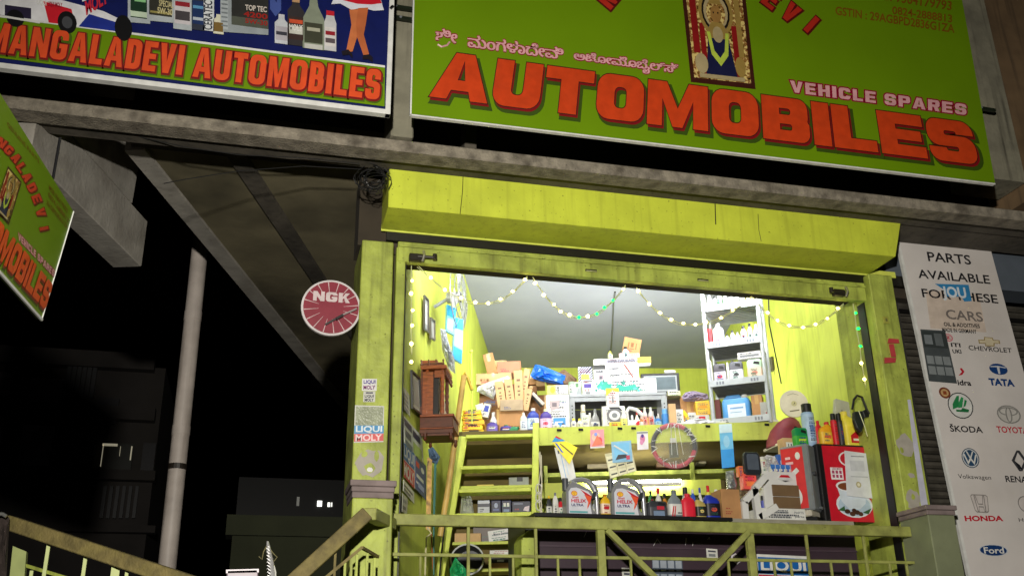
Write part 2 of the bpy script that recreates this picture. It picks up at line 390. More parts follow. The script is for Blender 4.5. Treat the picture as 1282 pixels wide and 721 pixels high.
# ---- shop room: walls, ceiling, back, loft
CZ = 6.93
bl = atz(617, 460, CZ); br = atz(884, 461, CZ)
L0 = V3((1.12, 8.12, 0)); R0 = V3((5.66, 8.12, 0))
b = MB()
def wall_seg(b, p, q, z0, z1, th, m_):   # thickness grows to the outside (left of p->q)
    p = V3((p[0], p[1], 0)); q = V3((q[0], q[1], 0)); d = (q-p).normalized(); n = V3((-d.y, d.x, 0))*th
    b.prism([p+V3((0, 0, z0)), q+V3((0, 0, z0)), q+V3((0, 0, z1)), p+V3((0, 0, z1))], n, m_)
wall_seg(b, L0, (bl.x, bl.y), FLOOR, CZ, .18, LIMEW); tag(b.build('left_inner_wall'), kind='structure')
b = MB(); wall_seg(b, (br.x, br.y), R0, FLOOR, CZ, .18, LIMEW)
tag(b.build('right_inner_wall'), kind='structure')
b = MB(); wall_seg(b, (bl.x, bl.y), (br.x, br.y), FLOOR, CZ, .2, LIMEW); tag(b.build('back_inner_wall'), kind='structure')
b = MB(); b.box(0.9, 9.0, 8.14, 18.5, CZ+.002, CZ+.16, CEIL); tag(b.build('shop_ceiling'), kind='structure')
b = MB(); b.prism([(1.12, 8.12, FLOOR+.004), (5.66, 8.12, FLOOR+.004), (br.x, br.y, FLOOR+.004), (bl.x, bl.y, FLOOR+.004)], (0, 0, .02), CONC)
tag(b.build('shop_floor'), kind='structure')
# pilaster and conduit on the right wall
RWd = (V3((br.x, br.y, 0))-R0).normalized(); RW = Plane((R0.x, R0.y), math.degrees(math.atan2(RWd.x, RWd.y)))
RW.n = V3((-RWd.y, RWd.x, 0))
pr = RW.at(960, 420)
b = MB(); q0 = V3((pr.x, pr.y, 0)); b.prism([q0+V3((0, 0, FLOOR+.03)), q0+RWd*.5+V3((0, 0, FLOOR+.03)), q0+RWd*.5+V3((0, 0, CZ-.002)), q0+V3((0, 0, CZ-.002))], RW.n*.16, LIMEW)
b.build('pilaster', bpy.data.objects['right_inner_wall'])
b = MB(); b.tube([RW.at(961, 330, .19), RW.at(963, 405, .19), RW.at(968, 430, .19), RW.at(978, 480, .06)], .008, BLK, 6)
tag(b.build('wall_cable'), 'thin black cable running down the right inner wall beside the rack', 'cable')
r_ = root('switch_box', 'small dark switch box on the right inner wall behind the rack', 'switch', RW.at(968, 456, 0))
b = MB(); q0 = RW.at(968, 456, 0); b.box(-.06, .06, -.06, .06, -.09, .09, C(70, 64, 48)); b.build('cover', r_, bevel=.01)
b = MB(); b.tube([(0, -.02, -.09), (.02, -.04, -.5), (.01, -.04, -.8)], .012, C(60, 56, 44), 6); b.build('conduit', r_)
# ceiling conduits
b = MB(); c0 = atz(768, 380, CZ-.01); c1 = atz(766, 425, CZ-.01)
b.tube([atz(770, 366, CZ-.015), c0, c1, atz(764, 452, CZ-.015)], .012, C(96, 98, 92), 6)
tag(b.build('ceiling_conduit'), 'thin grey conduit line running back along the shop ceiling', 'conduit')

# ---- loft slab
LFR = LF(2.0)
def lpt(px_, py_, z, dd=2.0):
    q = LF(dd).at(px_, py_); return V3((q.x, q.y, z))
LZ = 4.07; LB = 3.90
LA = lpt(571, 550, 0); LE = lpt(1002, 545, 0)
def on_loft(o, z): return V3((o.x, o.y, z))
b = MB()
b.prism([on_loft(LA, LB+.03), on_loft(LE, LB+.03), on_loft(LE+D*4, LB+.03), on_loft(LA+D*4, LB+.03)], (0, 0, LZ-LB-.03), SHADED_BOARD)
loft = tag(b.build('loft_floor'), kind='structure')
LRZ = math.atan2(XI.y, XI.x)
b = MB(); fw = lpt(669, 550, 0)
b.prism([on_loft(fw-D*.03, LB), on_loft(LE-D*.03, LB), on_loft(LE-D*.03, LZ+.012), on_loft(fw-D*.03, LZ+.012)], D*.028, LIME); b.build('edge_board', loft)
b = MB()
for p_ in (700, 727, 776, 793, 886, 960):
    q = lpt(p_, 540, LZ-.02)-D*.034; b.box(q.x-.025, q.x+.025, q.y-.006, q.y, q.z-.012, q.z+.012, BLK)
b.build('clip', loft)

# ---- opening: pillars, header, jambs, shutter box (each a thing)
def facade_thing(name, label, cat, x, Y, z, group=None): return root(name, label, cat, (x, Y, z), group=group)
Yp = 7.86
pl_ = FP(Yp)
xl0 = pl_.at(444, 520).x; xl1 = pl_.at(490, 400).x; zt = pl_.at(456, 300).z
rp = facade_thing('shop_pillar', 'lime painted pillar with oil stickers left of the shop opening', 'pillar', (xl0+xl1)/2, Yp, FLOOR)
b = MB(); b.box(xl0, xl1, Yp, 8.5, FLOOR, zt, LIMED); b.build('shaft', rp, world=True, bevel=.008)
r0 = FP(Yp).at(1119, 359).x; rj = FP(Yp).at(1090, 362).x
rq = facade_thing('shop_pillar', 'lime painted pillar with torn paper scraps right of the shop opening', 'pillar', (r0+rj)/2, Yp, FLOOR)
b = MB(); b.box(rj, r0, Yp, 8.5, FLOOR, FP(Yp).at(1117, 359).z+.12, LIMED); b.build('shaft', rq, world=True, bevel=.008)
# wall above and behind the pillars (dark), around box
b = MB()
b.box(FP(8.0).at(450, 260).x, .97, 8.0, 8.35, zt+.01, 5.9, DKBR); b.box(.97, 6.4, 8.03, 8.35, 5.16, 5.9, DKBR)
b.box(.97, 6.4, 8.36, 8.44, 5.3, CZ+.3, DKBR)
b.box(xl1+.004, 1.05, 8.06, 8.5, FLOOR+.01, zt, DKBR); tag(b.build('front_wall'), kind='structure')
# steel guides and header
jx0 = FP(7.98).at(496, 324).x; jx1 = FP(7.98).at(506, 324).x
rh = facade_thing('door_frame', 'lime painted steel shutter frame around the bright shop opening', 'frame', 3.4, 7.98, FLOOR)
b = MB(); b.box(jx0, jx1+.01, 7.96, 8.14, FLOOR+.01, 5.2, LIMED); b.build('side_guide', rh, world=True, bevel=.006)
b = MB(); b.box(jx1+.012, jx1+.024, 7.99, 8.1, FLOOR+.01, 5.06, BLK); b.build('guide_groove', rh, world=True)
gx0 = FP(7.98).at(1083, 372).x; gx1 = FP(7.98).at(1093, 372).x
b = MB(); b.box(gx0, gx1, 7.96, 8.14, FLOOR+.01, 5.2, LIME); b.build('side_guide', rh, world=True, bevel=.006)
b = MB(); b.box(gx0-.022, gx0-.002, 7.99, 8.1, FLOOR+.01, 5.06, BLK); b.build('guide_groove', rh, world=True)
hz = FP(7.98).at(800, 354).z; ht = FP(7.98).at(504, 304).z
b = MB(); b.box(jx1-.06, gx0+.03, 7.95, 8.02, hz, ht, LIMED); b.build('header', rh, world=True, bevel=.006)
b = MB(); b.box(jx1-.05, gx0+.02, 7.935, 7.948, ht-.055, ht-.035, LIMED); b.build('header_lip', rh, world=True)
for hx_, hy_ in ((740, 339), (880, 351)):
    q = FP(7.95).at(hx_, hy_); b = MB(); b.box(q.x-.055, q.x+.055, 7.944, 7.9495, q.z-.01, q.z+.012, BLK); b.tube([(q.x-.05, 7.943, q.z-.006), (q.x, 7.928, q.z-.012), (q.x+.05, 7.943, q.z-.006)], .006, C(170, 170, 120), 6)
    b.build('handle_slot', rh, world=True)
def latch(px_, py_, flip, lab):
    q = FP(7.93).at(px_, py_); t = root('shutter_latch', lab, 'latch', q); s = -1 if flip else 1
    b = MB(); b.box(-.09, .03, -.03, .03, -.035, .03, C(34, 28, 22)); b.build('bracket', t, bevel=.006)
    b = MB(); b.tube([(-.02*s, -.035, 0), (.14*s, -.04, .0)], .014, C(40, 34, 28), 8); b.tube([(.13*s, -.04, -.02), (.13*s, -.04, .03)], .02, C(40, 34, 28), 8); b.build('bolt', t)
    b = MB(); b.tube([(.02, -.045, -.05), (.035, -.06, 0), (.03, -.045, .05)], .013, C(210, 205, 190, .25, .8), 8); b.build('knob', t)
latch(525, 323, False, 'black bolt latch at the top left corner of the shutter frame')
latch(1053, 367, True, 'black bolt latch at the top right corner of the shutter frame')
# shutter box (hood)
BZ0, BZ1, BY = 5.342, 5.76, 7.485
bx0, bx1 = FP(BY).at(487, 230).x, FP(BY).at(1118, 300).x
bxr = FP(BY).at(1129, 274).x
rb = facade_thing('shutter_box', 'long bright lime shutter box above the shop opening', 'shutter box', 3.4, BY, BZ0)
b = MB(); b.hexa([(bx0, BY, BZ0), (bx1, BY, BZ0), (bx1, 7.93, BZ0), (bx0, 7.93, BZ0)], [(bx0, BY, BZ1), (bxr, BY, BZ1), (bxr, 7.93, BZ1), (bx0, 7.93, BZ1)], LIMEB); b.build('casing', rb, world=True, bevel=.006)
b = MB(); b.box(bx0, bx1+.3, 7.932, 7.946, BZ0-.012, BZ0+.05, C(214, 222, 96)); b.build('rear_lip', rb, world=True)
b = MB(); q = FP(BY-.004)
wq = FP(BY-.004)
for pts in ([(505, 207), (530, 212), (570, 220), (600, 221), (625, 217)],): b.tube([wq.at(*p) for p in pts], .003, C(60, 58, 30), 5)
b.build('hairline_wire', rb, world=True)
for p_, r_, c_ in ((((580, 212), (579, 240), (576, 268)), .0035, C(90, 92, 36)), (((895, 249), (896, 281)), .005, C(52, 48, 26)), (((949, 268), (950, 288), (953, 302)), .003, C(92, 94, 36))):
    b = MB(); b.tube([wq.at(*p) for p in p_], r_, c_, 5); b.build('crack', rb, world=True)
b = MB(); b.box(bx0+.05, 6.3, 7.95, 7.99, ht+.002, BZ0+.02, C(22, 20, 14)); tag(b.build('shutter_slot'), kind='structure')

# ---- concrete ledge over the whole front
LY = 7.1; lz0 = 5.663; lz1 = 5.768
lg = facade_thing('concrete_ledge', 'long stained concrete ledge running below the two name boards', 'ledge', 2.5, LY, lz0)
b = MB(); b.box(-4.2, 9.5, LY, 7.30, lz0, lz1, CONC); b.build('slab', lg, world=True, bevel=.01)
b = MB(); b.box(-4.2, 9.5, 7.302, 7.50, lz0+.035, lz1+.02, CONCD); b.box(bxr, 9.5, 7.52, 7.9, lz0+.05, lz0+.14, CONCD); b.build('rear_strip', lg, world=True)
e0x_ = atz(168, 203, 5.9).x
# wall behind the boards, posts
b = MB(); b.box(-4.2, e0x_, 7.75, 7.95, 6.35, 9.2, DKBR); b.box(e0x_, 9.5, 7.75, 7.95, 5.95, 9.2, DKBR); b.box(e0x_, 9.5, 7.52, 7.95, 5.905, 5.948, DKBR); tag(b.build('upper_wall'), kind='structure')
def post(x0p, x1p, yp, Y, m_, label, z1=9.2, d=.2, zb=lz1+.002):
    a = FP(Y).at(x0p, yp).x; c = FP(Y).at(x1p, yp).x
    t = facade_thing('wall_post', label, 'post', (a+c)/2, Y, zb, 'concrete posts behind the boards')
    b = MB(); b.box(a, c, Y, Y+d, zb, z1, m_); b.build('shaft', t, world=True, bevel=.01)
    return t
PC = mat('streaked_post', (132, 128, 110), .85, vary=.2, scale=4, bump=.5, dirt=.4, dirtc=(50, 46, 38), streak=.7)
post(491, 519, 120, 7.05, PC, 'grey streaked concrete post seen between the two name boards', d=.5)
post(582, 597, 170, 7.4, CONCD, 'dim thin post just under the left end of the green board')
tp = post(1198, 1256, 100, 7.15, PC, 'wide dirty pale column right of the green name board', d=.4, zb=6.12)
b = MB(); a_ = FP(7.1).at(1262, 100).x; b.box(a_, a_+1.2, 7.2, 7.7, 5.95, 9.2, mat('brown_render', (110, 88, 62), .9, vary=.2, scale=3, dirt=.6, dirtc=(40, 32, 26), streak=.5)); tag(b.build('neighbour_upper_wall'), kind='structure')
# brackets
def bracket(x0p, yp, x1p, lab):
    a, c = FP(7.0).at(x0p, yp), FP(7.0).at(x1p, yp+6)
    t = root('board_bracket', lab, 'bracket', a, group='steel brackets holding the boards'); b = MB(); b.bar((0, 0, 0), (c.x-a.x, .0, (c.z-a.z)*.2), .03, .03, C(26, 34, 22)); b.build('arm', t)
    b = MB(); b.tube([(.05, -.02, 0), (.05, .02, 0)], .012, GREY, 6); b.build('bolt', t)
bracket(488, 8, 524, 'upper steel bracket between the two name boards')
bracket(494, 22, 524, 'lower steel bracket between the two name boards')
bracket(1222, 135, 1246, 'steel bracket at the right edge of the green board')

# ---- slab and beams over the passage on the left
SZ = 5.90
def az_dir(a): return V3((math.sin(R(a)), math.cos(R(a)), 0))
e0 = atz(168, 203, SZ); e1 = atz(441, 527, SZ); e1 = e0+(e1-e0)*1.25
i0 = atz(214, 196, SZ)
ed = (e1-e0).normalized(); en = V3((ed.y, -ed.x, 0))
wdt = (i0-e0).dot(en)
wdt = (atz(198, 209, SZ)-e0).dot(en)
b = MB()
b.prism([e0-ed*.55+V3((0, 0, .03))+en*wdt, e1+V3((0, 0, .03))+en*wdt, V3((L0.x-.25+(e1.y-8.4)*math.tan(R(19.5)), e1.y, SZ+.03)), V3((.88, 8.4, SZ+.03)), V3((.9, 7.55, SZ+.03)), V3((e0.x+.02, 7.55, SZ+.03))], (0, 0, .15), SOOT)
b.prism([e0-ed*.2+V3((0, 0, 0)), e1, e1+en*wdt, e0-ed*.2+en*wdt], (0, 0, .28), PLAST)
tag(b.build('passage_slab'), kind='structure')
# downstand beam under the soffit
s0 = atz(292, 186, SZ+.02); s1 = atz(400, 350, SZ+.02); sd = (s1-s0).normalized()
b = MB(); b.bar(s0-sd*.2-V3((0, 0, .0)), s0+sd*6, .16, .06, CONCD); tag(b.build('soffit_rib'), kind='structure')
# passage beam (ends in the air) and wall piece behind
B0 = atz(80, 159, SZ-.02); B1 = atz(185, 277, SZ-.02)
bd = (B1-B0).normalized(); bn = V3((-bd.y, bd.x, 0))
far = B1; q = FP(B1.y).at(178, 334); hgt = B1.z-q.z
b = MB(); p0 = B0-bd*.4
b.prism([p0, B1, B1-V3((0, 0, hgt)), p0-V3((0, 0, hgt))], bn*.28, PLAST)
tag(b.build('cantilever_beam', bevel=.01), kind='structure')
wp = Plane((B0.x, B0.y), math.degrees(math.atan2(bd.x, bd.y))); wn = V3((-bd.y, bd.x, 0))
b = MB(); b.prism([wp.at(60, 135), wp.at(181, 158), wp.at(177.3, 186), wp.at(165.5, 254), wp.at(80, 158)], wn*.12, PLAST); tag(b.build('stub_wall'), kind='structure')

# ---- neighbour's shutter on the right
b = MB(); ns = facade_thing('rolling_shutter', 'closed dark rolling shutter behind the white car makes board', 'shutter', 7.3, 8.15, FLOOR)
SH = mat('shutter_steel', (84, 80, 72), .55, metal=.3, vary=.25, scale=8, dirt=.5, dirtc=(40, 34, 28), bump=.3)
x0, x1 = r0+.02, 9.4; zz = FLOOR; k = 0
while zz < 5.2:
    b = MB() if k % 1 == 0 else b
    b.add([(x0, 8.16, zz), (x1, 8.16, zz), (x0, 8.13, zz+.02), (x1, 8.13, zz+.02), (x0, 8.135, zz+.05), (x1, 8.135, zz+.05), (x0, 8.17, zz+.068), (x1, 8.17, zz+.068)], [(0, 1, 3, 2), (2, 3, 5, 4), (4, 5, 7, 6)], SH)
    b.build('slat', ns, world=True, fixn=False)
    zz += .07; k += 1
b = MB(); b.box(r0+.03, 9.4, 8.02, 8.12, FP(8.0).at(1180, 362).z-.25, FP(7.95).at(1180, 362).z-.22, BLK); b.box(r0+.03, r0+.12, 8.0, 8.13, FLOOR, 5.1, C(48, 46, 44)); b.build('guide', ns, world=True)
nb = facade_thing('shutter_box', 'dull blue grey shutter box above the white car makes board', 'shutter box', 7.4, 7.8, 5.2)
zz = FP(8.0).at(1180, 356).z
b = MB(); b.box(r0+.05, 9.4, 8.0, 8.3, zz, 5.86, mat('blue_grey_paint', (88, 96, 106), .6, vary=.15, scale=2, dirt=.4, dirtc=(50, 50, 52))); b.build('casing', nb, world=True)

# ================================================================== NAME BOARDS
GRN = mat('board_green', (103, 138, 10), .35, vary=.05, scale=1.2, dirt=.22, dirtc=(82, 104, 18), bump=.05)
ORG = C(194, 62, 22, .4); DRED = C(120, 14, 22, .4); DSH = C(58, 22, 8, .5); PINK = C(214, 158, 162, .4); MAR = C(134, 10, 40, .4)
GSH = C(52, 74, 6, .5)
def px_poly_word(pl, centers, s, hpx, wpx, parent, mface, mback, off, grow, lean=0):
    """letters placed one by one along an arc given in photo pixels: (x,y,angle deg) per letter"""
    for (ch, (cx, cy, an)) in zip(s, centers):
        for g, m_, o_, dx, dy in ((grow, mback, off, .5, .8), (0, mface, off+.002, 0, 0)):
            w = {'I': .26, 'M': .84, 'N': .7}.get(ch, .66); L = glyph(ch, w, .26, .22)
            b = MB(); ca, sa = math.cos(R(an)), math.sin(R(an))
            def mp(p):
                lx = (p[0]-w/2)/.62*wpx; ly = -(p[1]-.5)*hpx
                return pl.at(cx+dx+lx*ca-ly*sa, cy+dy+lx*sa+ly*ca, o_)
            Lg = [widen(l, g) if g else l for l in L]
            for grp in [Lg]: b.loops([[mp(p) for p in l] for l in grp], m_)
            b.build('letter', parent, world=True, fixn=False)

# ---- main green board
SP = FP(6.6)
gs = root('name_board', 'large green name board with orange AUTOMOBILES lettering above the opening', 'sign', SP.at(880, 186))
gtl, gtr, gbr, gbl = (521.5, -45), (1193, -45), (1246, 229.5), (515, 143)
b = MB(); zs = SP.at(515, 143).z
cs = [SP.at(*gbl), SP.at(*gbr), SP.at(1190, -60), SP.at(523, -110)]
cs[2].z = cs[3].z = 7.85; cs[2].x = SP.at(1205, 0).x+.0; cs[3].x = SP.at(519, 0).x
cs[0].x = cs[3].x = (cs[0].x+cs[3].x)/2; 
b.prism(cs, (0, .03, 0), GRN); b.build('panel', gs, world=True)
b = MB(); b.prism([cs[0]-V3((0, 0, .012)), cs[1]-V3((0, 0, .012)), cs[1]+V3((0, 0, .002)), cs[0]+V3((0, 0, .002))], (0, .035, 0), WHT)
b.box(cs[0].x-.012, cs[0].x, 6.6, 6.635, cs[0].z, 7.85, WHT); b.build('frame', gs, world=True)
b = MB()
for xx in (1.5, 2.8, 4.2, 5.4): b = MB(); b.box(xx, xx+.04, 6.682, 7.09, 6.05, 6.09, BLK); b.box(xx, xx+.04, 6.64, 6.68, zs+.02, 7.8, BLK); b.build('support_bracket', gs, world=True)
q = Quad(SP, (548.5, 63.5), (1214, 154), (1226.5, 207), (537, 121))
kw = dict(wide=1.16, sx=.43, sy=.262, gap=.095, widths={'A': 1.42, 'M': 1.5, 'I': .4, 'T': 1.2, 'L': 1.06, 'E': 1.12})
block_word(q, 'AUTOMOBILES', GSH, .0015, gs, 'letter_shadow', grow=.05, shift=(.08, -.1), **kw)
block_word(q, 'AUTOMOBILES', DRED, .003, gs, 'letter_edge', grow=.012, shift=(.038, -.055), **kw)
block_word(q, 'AUTOMOBILES', DSH, .0045, gs, 'letter_outline', grow=.02, **kw)
Lw, tot = word_loops('AUTOMOBILES', **kw)
for ch, x, w, loops in Lw:
    b = MB()
    b.loops([[q.at((x+p[0])/tot, p[1], .006) for p in l] for l in loops], ORG); b.build('letter', gs, world=True, fixn=False)
# kannada line
for s_, qd in (("ಶೀ", ((546, 35), (572, 39), (572, 55), (546, 52))), ("ಮಂಗಳಾದೇವಿ", ((586, 43), (705, 60), (705, 75), (586, 59))), ("ಅಟೋಮೊಬೈಲ್ಸ್", ((719, 64), (849, 80), (848, 98), (719, 80)))):
    k_ = 0
    for dx, dy in ((-1.3, 0), (1.3, 0), (0, -1.2), (0, 1.3), (1, 1), (-1, -1), (-1, 1), (1, -1)):
        text(Quad(SP, *[(x+dx, y+dy) for x, y in qd]), s_, MAR, .0015+.0003*k_, gs); k_ += 1
    for dx in (-.7, -.35, 0, .35, .7):
        text(Quad(SP, *[(x+dx, y) for x, y in qd]), s_, PINK, .0055+.0004*k_, gs); k_ += 1
b = MB(); b.tube([SP.at(548, 56, .004), SP.at(553, 59, .004), SP.at(560, 57, .004), SP.at(563, 53, .004)], .008, PINK, 6); b.build('lettering', gs, world=True)
q2 = Quad(SP, (989, 101), (1210, 131), (1210, 144.5), (990, 115.5))
kv = dict(wide=.95, sx=.34, sy=.22, gap=.2)
block_word(q2, 'VEHICLE SPARES', MAR, .002, gs, grow=.11, **kv); block_word(q2, 'VEHICLE SPARES', PINK, .004, gs, **kv)
# arched name
A_ = [(762, -6, -52), (779, -27, -44), (798, -46, -36), (820, -62, -25), (844, -72, -13), (868, -76, -1), (891, -72, 12), (946, -7, 36), (968, 0, 38), (993, 16, 39), (1013, 31, 40)]
A_ = [(763, -3, -50), (781, -26, -44), (803, -45, -35), (829, -58, -22), (856, -62, -6), (884, -57, 10), (911, -44, 22), (939, -22, 33), (968, -3, 38), (990, 13, 39), (1018, 28, 41)]
px_poly_word(SP, A_[:7]+[(940, -20, 33), (966, -1, 37), (990, 16, 40), (1016, 31, 42)], 'MANGALADEVI', 23, 17, gs, C(176, 40, 26), C(84, 12, 12), .003, .07)
text(Quad(SP, (1084, -16), (1192, 2), (1191, 14), (1084, -3)), 'MOB: 9364179793', C(120, 78, 10), .003, gs, weight=.02)
text(Quad(SP, (1117, 8), (1192, 19), (1192, 29), (1117, 18)), '0824-2888813', C(120, 78, 10), .003, gs, weight=.02)
text(Quad(SP, (1046, 8), (1195, 31), (1195, 42), (1046, 19)), 'GSTIN : 29AGBPD2836G1ZA', C(120, 78, 10), .003, gs, weight=.02)
# shrine picture printed on the board: plain generic devotional figure
def mosaic(name):
    if name in MATS: return MATS[name]
    M = bpy.data.materials.new(name); M.use_nodes = True; MATS[name] = M; t = M.node_tree; bb = t.nodes['Principled BSDF']
    tc = t.nodes.new('ShaderNodeTexCoord'); v = t.nodes.new('ShaderNodeTexVoronoi'); v.inputs['Scale'].default_value = 34
    n = t.nodes.new('ShaderNodeTexNoise'); n.inputs['Scale'].default_value = 26; n.inputs['Detail'].default_value = 6
    cr = t.nodes.new('ShaderNodeValToRGB'); e = cr.color_ramp.elements
    e[0].color = (*lin((24, 18, 12)), 1); e[0].position = .36; e[1].color = (*lin((212, 190, 116)), 1); e[1].position = .62
    for p_, c_ in ((.44, (92, 62, 22)), (.5, (160, 130, 62)), (.55, (110, 24, 20))): x = e.new(p_); x.color = (*lin(c_), 1)
    mx = t.nodes.new('ShaderNodeMath'); mx.operation = 'ADD'; m2 = t.nodes.new('ShaderNodeMath'); m2.operation = 'MULTIPLY'; m2.inputs[1].default_value = .25
    t.links.new(tc.outputs['Object'], v.inputs[0]); t.links.new(tc.outputs['Object'], n.inputs[0]); t.links.new(v.outputs[0], m2.inputs[0]); t.links.new(m2.outputs[0], mx.inputs[0])
    m3 = t.nodes.new('ShaderNodeMath'); m3.operation = 'SUBTRACT'; m3.inputs[1].default_value = .07; t.links.new(n.outputs[0], m3.inputs[0]); t.links.new(m3.outputs[0], mx.inputs[1])
    t.links.new(mx.outputs[0], cr.inputs[0]); t.links.new(cr.outputs[0], bb.inputs['Base Color']); bb.inputs['Roughness'].default_value = .4
    return M
MOS = mosaic('gilded_ornament')
def idol(q, parent, off=.003):
    gold = C(150, 124, 62); cream = C(168, 152, 112); navy = C(22, 26, 62); red = C(132, 22, 22); skin = C(150, 112, 58); blk = C(28, 20, 14); lime = C(176, 196, 70)
    sh = [('r', 0, 0, 1, 1, C(60, 24, 14)), ('r', .06, .05, .94, .96, MOS), ('r', .1, .3, .2, .92, red), ('r', .8, .3, .88, .92, gold), ('r', .22, .06, .3, .6, red), ('r', .72, .1, .8, .6, red),
          ('e', .5, .72, .27, .24, gold), ('e', .5, .72, .22, .2, blk), ('e', .5, .72, .19, .17, cream), ('e', .5, .71, .15, .14, MOS), ('p', [(.4, .8), (.6, .8), (.54, .95), (.46, .95)], gold), ('e', .5, .7, .085, .085, skin), ('e', .465, .715, .012, .01, blk), ('e', .535, .715, .012, .01, blk),
          ('p', [(.36, .58), (.64, .58), (.68, .36), (.74, .1), (.26, .1), (.32, .36)], navy), ('p', [(.3, .5), (.42, .62), (.58, .62), (.7, .5), (.64, .46), (.36, .46)], gold), ('e', .5, .5, .08, .08, cream),
          ('p', [(.33, .52), (.38, .52), (.42, .34), (.5, .27), (.58, .34), (.62, .52), (.67, .52), (.63, .3), (.5, .19), (.37, .3)], lime), ('e', .2, .2, .1, .1, cream), ('e', .8, .2, .08, .1, gold), ('r', .15, .06, .85, .1, cream)]
    prints(q, sh, parent, 'picture', off=off)
idol(Quad(SP, (852, -24), (932, -16), (946, 112), (865, 103)), gs)

# ---- left board with product pictures
S2 = FP(6.55)
ls = root('name_board', 'white framed name board with bottles and race car above orange lettering, top left', 'sign', S2.at(250, 107))
c0, c1 = S2.at(-70, 66.5), S2.at(489, 139)
c0.x = -2.6; xr = c1.x; zb = c1.z; ztop = 7.75
b = MB(); b.box(c0.x, xr, 6.556, 6.60, zb, ztop, C(10, 22, 84)); b.build('panel', ls, world=True)
b = MB(); b.box(c0.x, xr, 6.55, 6.61, zb-.03, zb+.012, WHT); b.box(xr-.04, xr, 6.548, 6.612, zb-.03, ztop, WHT); b.box(c0.x, c0.x+.04, 6.548, 6.612, zb-.03, ztop, WHT); b.build('frame', ls, world=True, bevel=.003)
q = Quad(S2, (0, 22), (485, 85), (482, 130), (0, 73))
qe = Quad(S2, (-70, 13), (482, 85), (481.5, 133.5), (-70, 64))
prints(qe, [('r', 0, 0, 1, 1, GRN), ('r', 0, 1.0, 1, 1.055, WHT)], ls, 'lettering_band', off=.008)
q = Quad(S2, (-11, 27.5), (478, 88), (474.5, 125.5), (-18, 63.5))
kw = dict(wide=.5, sx=.2, sy=.19, gap=.09, widths={'G': .56, 'M': .68, 'I': .2, 'A': .62, 'N': .6, 'O': .56, 'U': .54})
for g, m_, o_, sh in ((.075, C(70, 96, 10), .0096, (.03, -.05)), (.055, C(116, 18, 20), .0106, (.01, -.02)), ):
    block_word(q, 'MANGALADEVI AUTOMOBILES', m_, o_, ls, 'letter_outline', grow=g, shift=sh, **kw)
Lw, tot = word_loops('MANGALADEVI AUTOMOBILES', **kw)
for ch, x, w, loops in Lw:
    for grp in [loops]:
        b = MB(); b.loops([[q.at((x+p[0])/tot, p[1], .012) for p in l] for l in grp], C(214, 76, 34)); b.build('letter', ls, world=True, fixn=False)
# pictures: helper maps photo pixel rects on the board
def PB(x0, y0, x1, y1, sl=.13): return Quad(S2, (x0, y0), (x1, y0+(x1-x0)*sl), (x1, y1+(x1-x0)*sl), (x0, y1))
SIL = C(176, 184, 188); DKG = C(44, 46, 50)
def pic_can(x0, y0, x1, y1, body, lab, cap, txt=None, name='product_picture', neck=.4, bands=()):
    q = PB(x0, y0, x1, y1)
    sh = [('p', [(.0, 0), (1, 0), (1, .72), (.5+neck*.6, .84), (.5+neck*.5, .98), (.5-neck*.5, .98), (.5-neck*.6, .84), (0, .72)], body), ('r', .5-neck*.55, .9, .5+neck*.55, 1.02, cap), ('r', .06, .12, .94, .6, lab)]
    for v0, v1, m_ in bands: sh.append(('r', .1, v0, .9, v1, m_))
    prints(q, sh, ls, name, off=.009)
    if txt: text(Quad(S2, q.px(.1, .55), q.px(.9, .55), q.px(.9, .35), q.px(.1, .35)), txt, WHT, .0125, ls, weight=.03)
# race car
q = PB(-60, -40, 160, 14, .13)
prints(q, [('p', [(.0, .1), (.3, .05), (.95, .0), (1, .25), (.86, .45), (.55, .62), (.42, .95), (.3, .95), (.2, .6), (0, .5)], C(226, 226, 230)),
           ('p', [(.55, .02), (.7, .02), (.68, .4), (.52, .5)], C(206, 28, 44)), ('p', [(.72, .02), (.95, .02), (.98, .2), (.78, .34)], C(30, 48, 140)), ('r', .3, .05, .45, .3, C(40, 34, 60)),
           ('e', .655, .08, .055, .26, C(14, 14, 16)), ('e', .655, .08, .03, .14, C(70, 72, 76)), ('e', .36, .02, .05, .2, C(14, 14, 16)), ('e', .975, .12, .05, .3, C(14, 14, 16)), ('p', [(.3, .0), (.5, -.03), (.5, .02), (.3, .05)], WHT)], ls, 'product_picture', off=.009)
text(Quad(S2, (60, 2), (78, 4), (78, 11), (60, 9)), 'LIQUI MOLY', C(150, 20, 40), .014, ls, weight=.03)
text(Quad(S2, (46, -1), (58, 1), (58, 9), (46, 7)), 'LIQUI', WHT, .014, ls, weight=.03)
text(Quad(S2, (106, 2), (134, -14), (136, 4), (108, 20)), 'MOLY', C(200, 40, 60), .014, ls, weight=.04)
text(Quad(S2, (100, -10), (130, -24), (133, -8), (104, 5)), 'LIQUI', C(230, 230, 236), .014, ls, weight=.04)
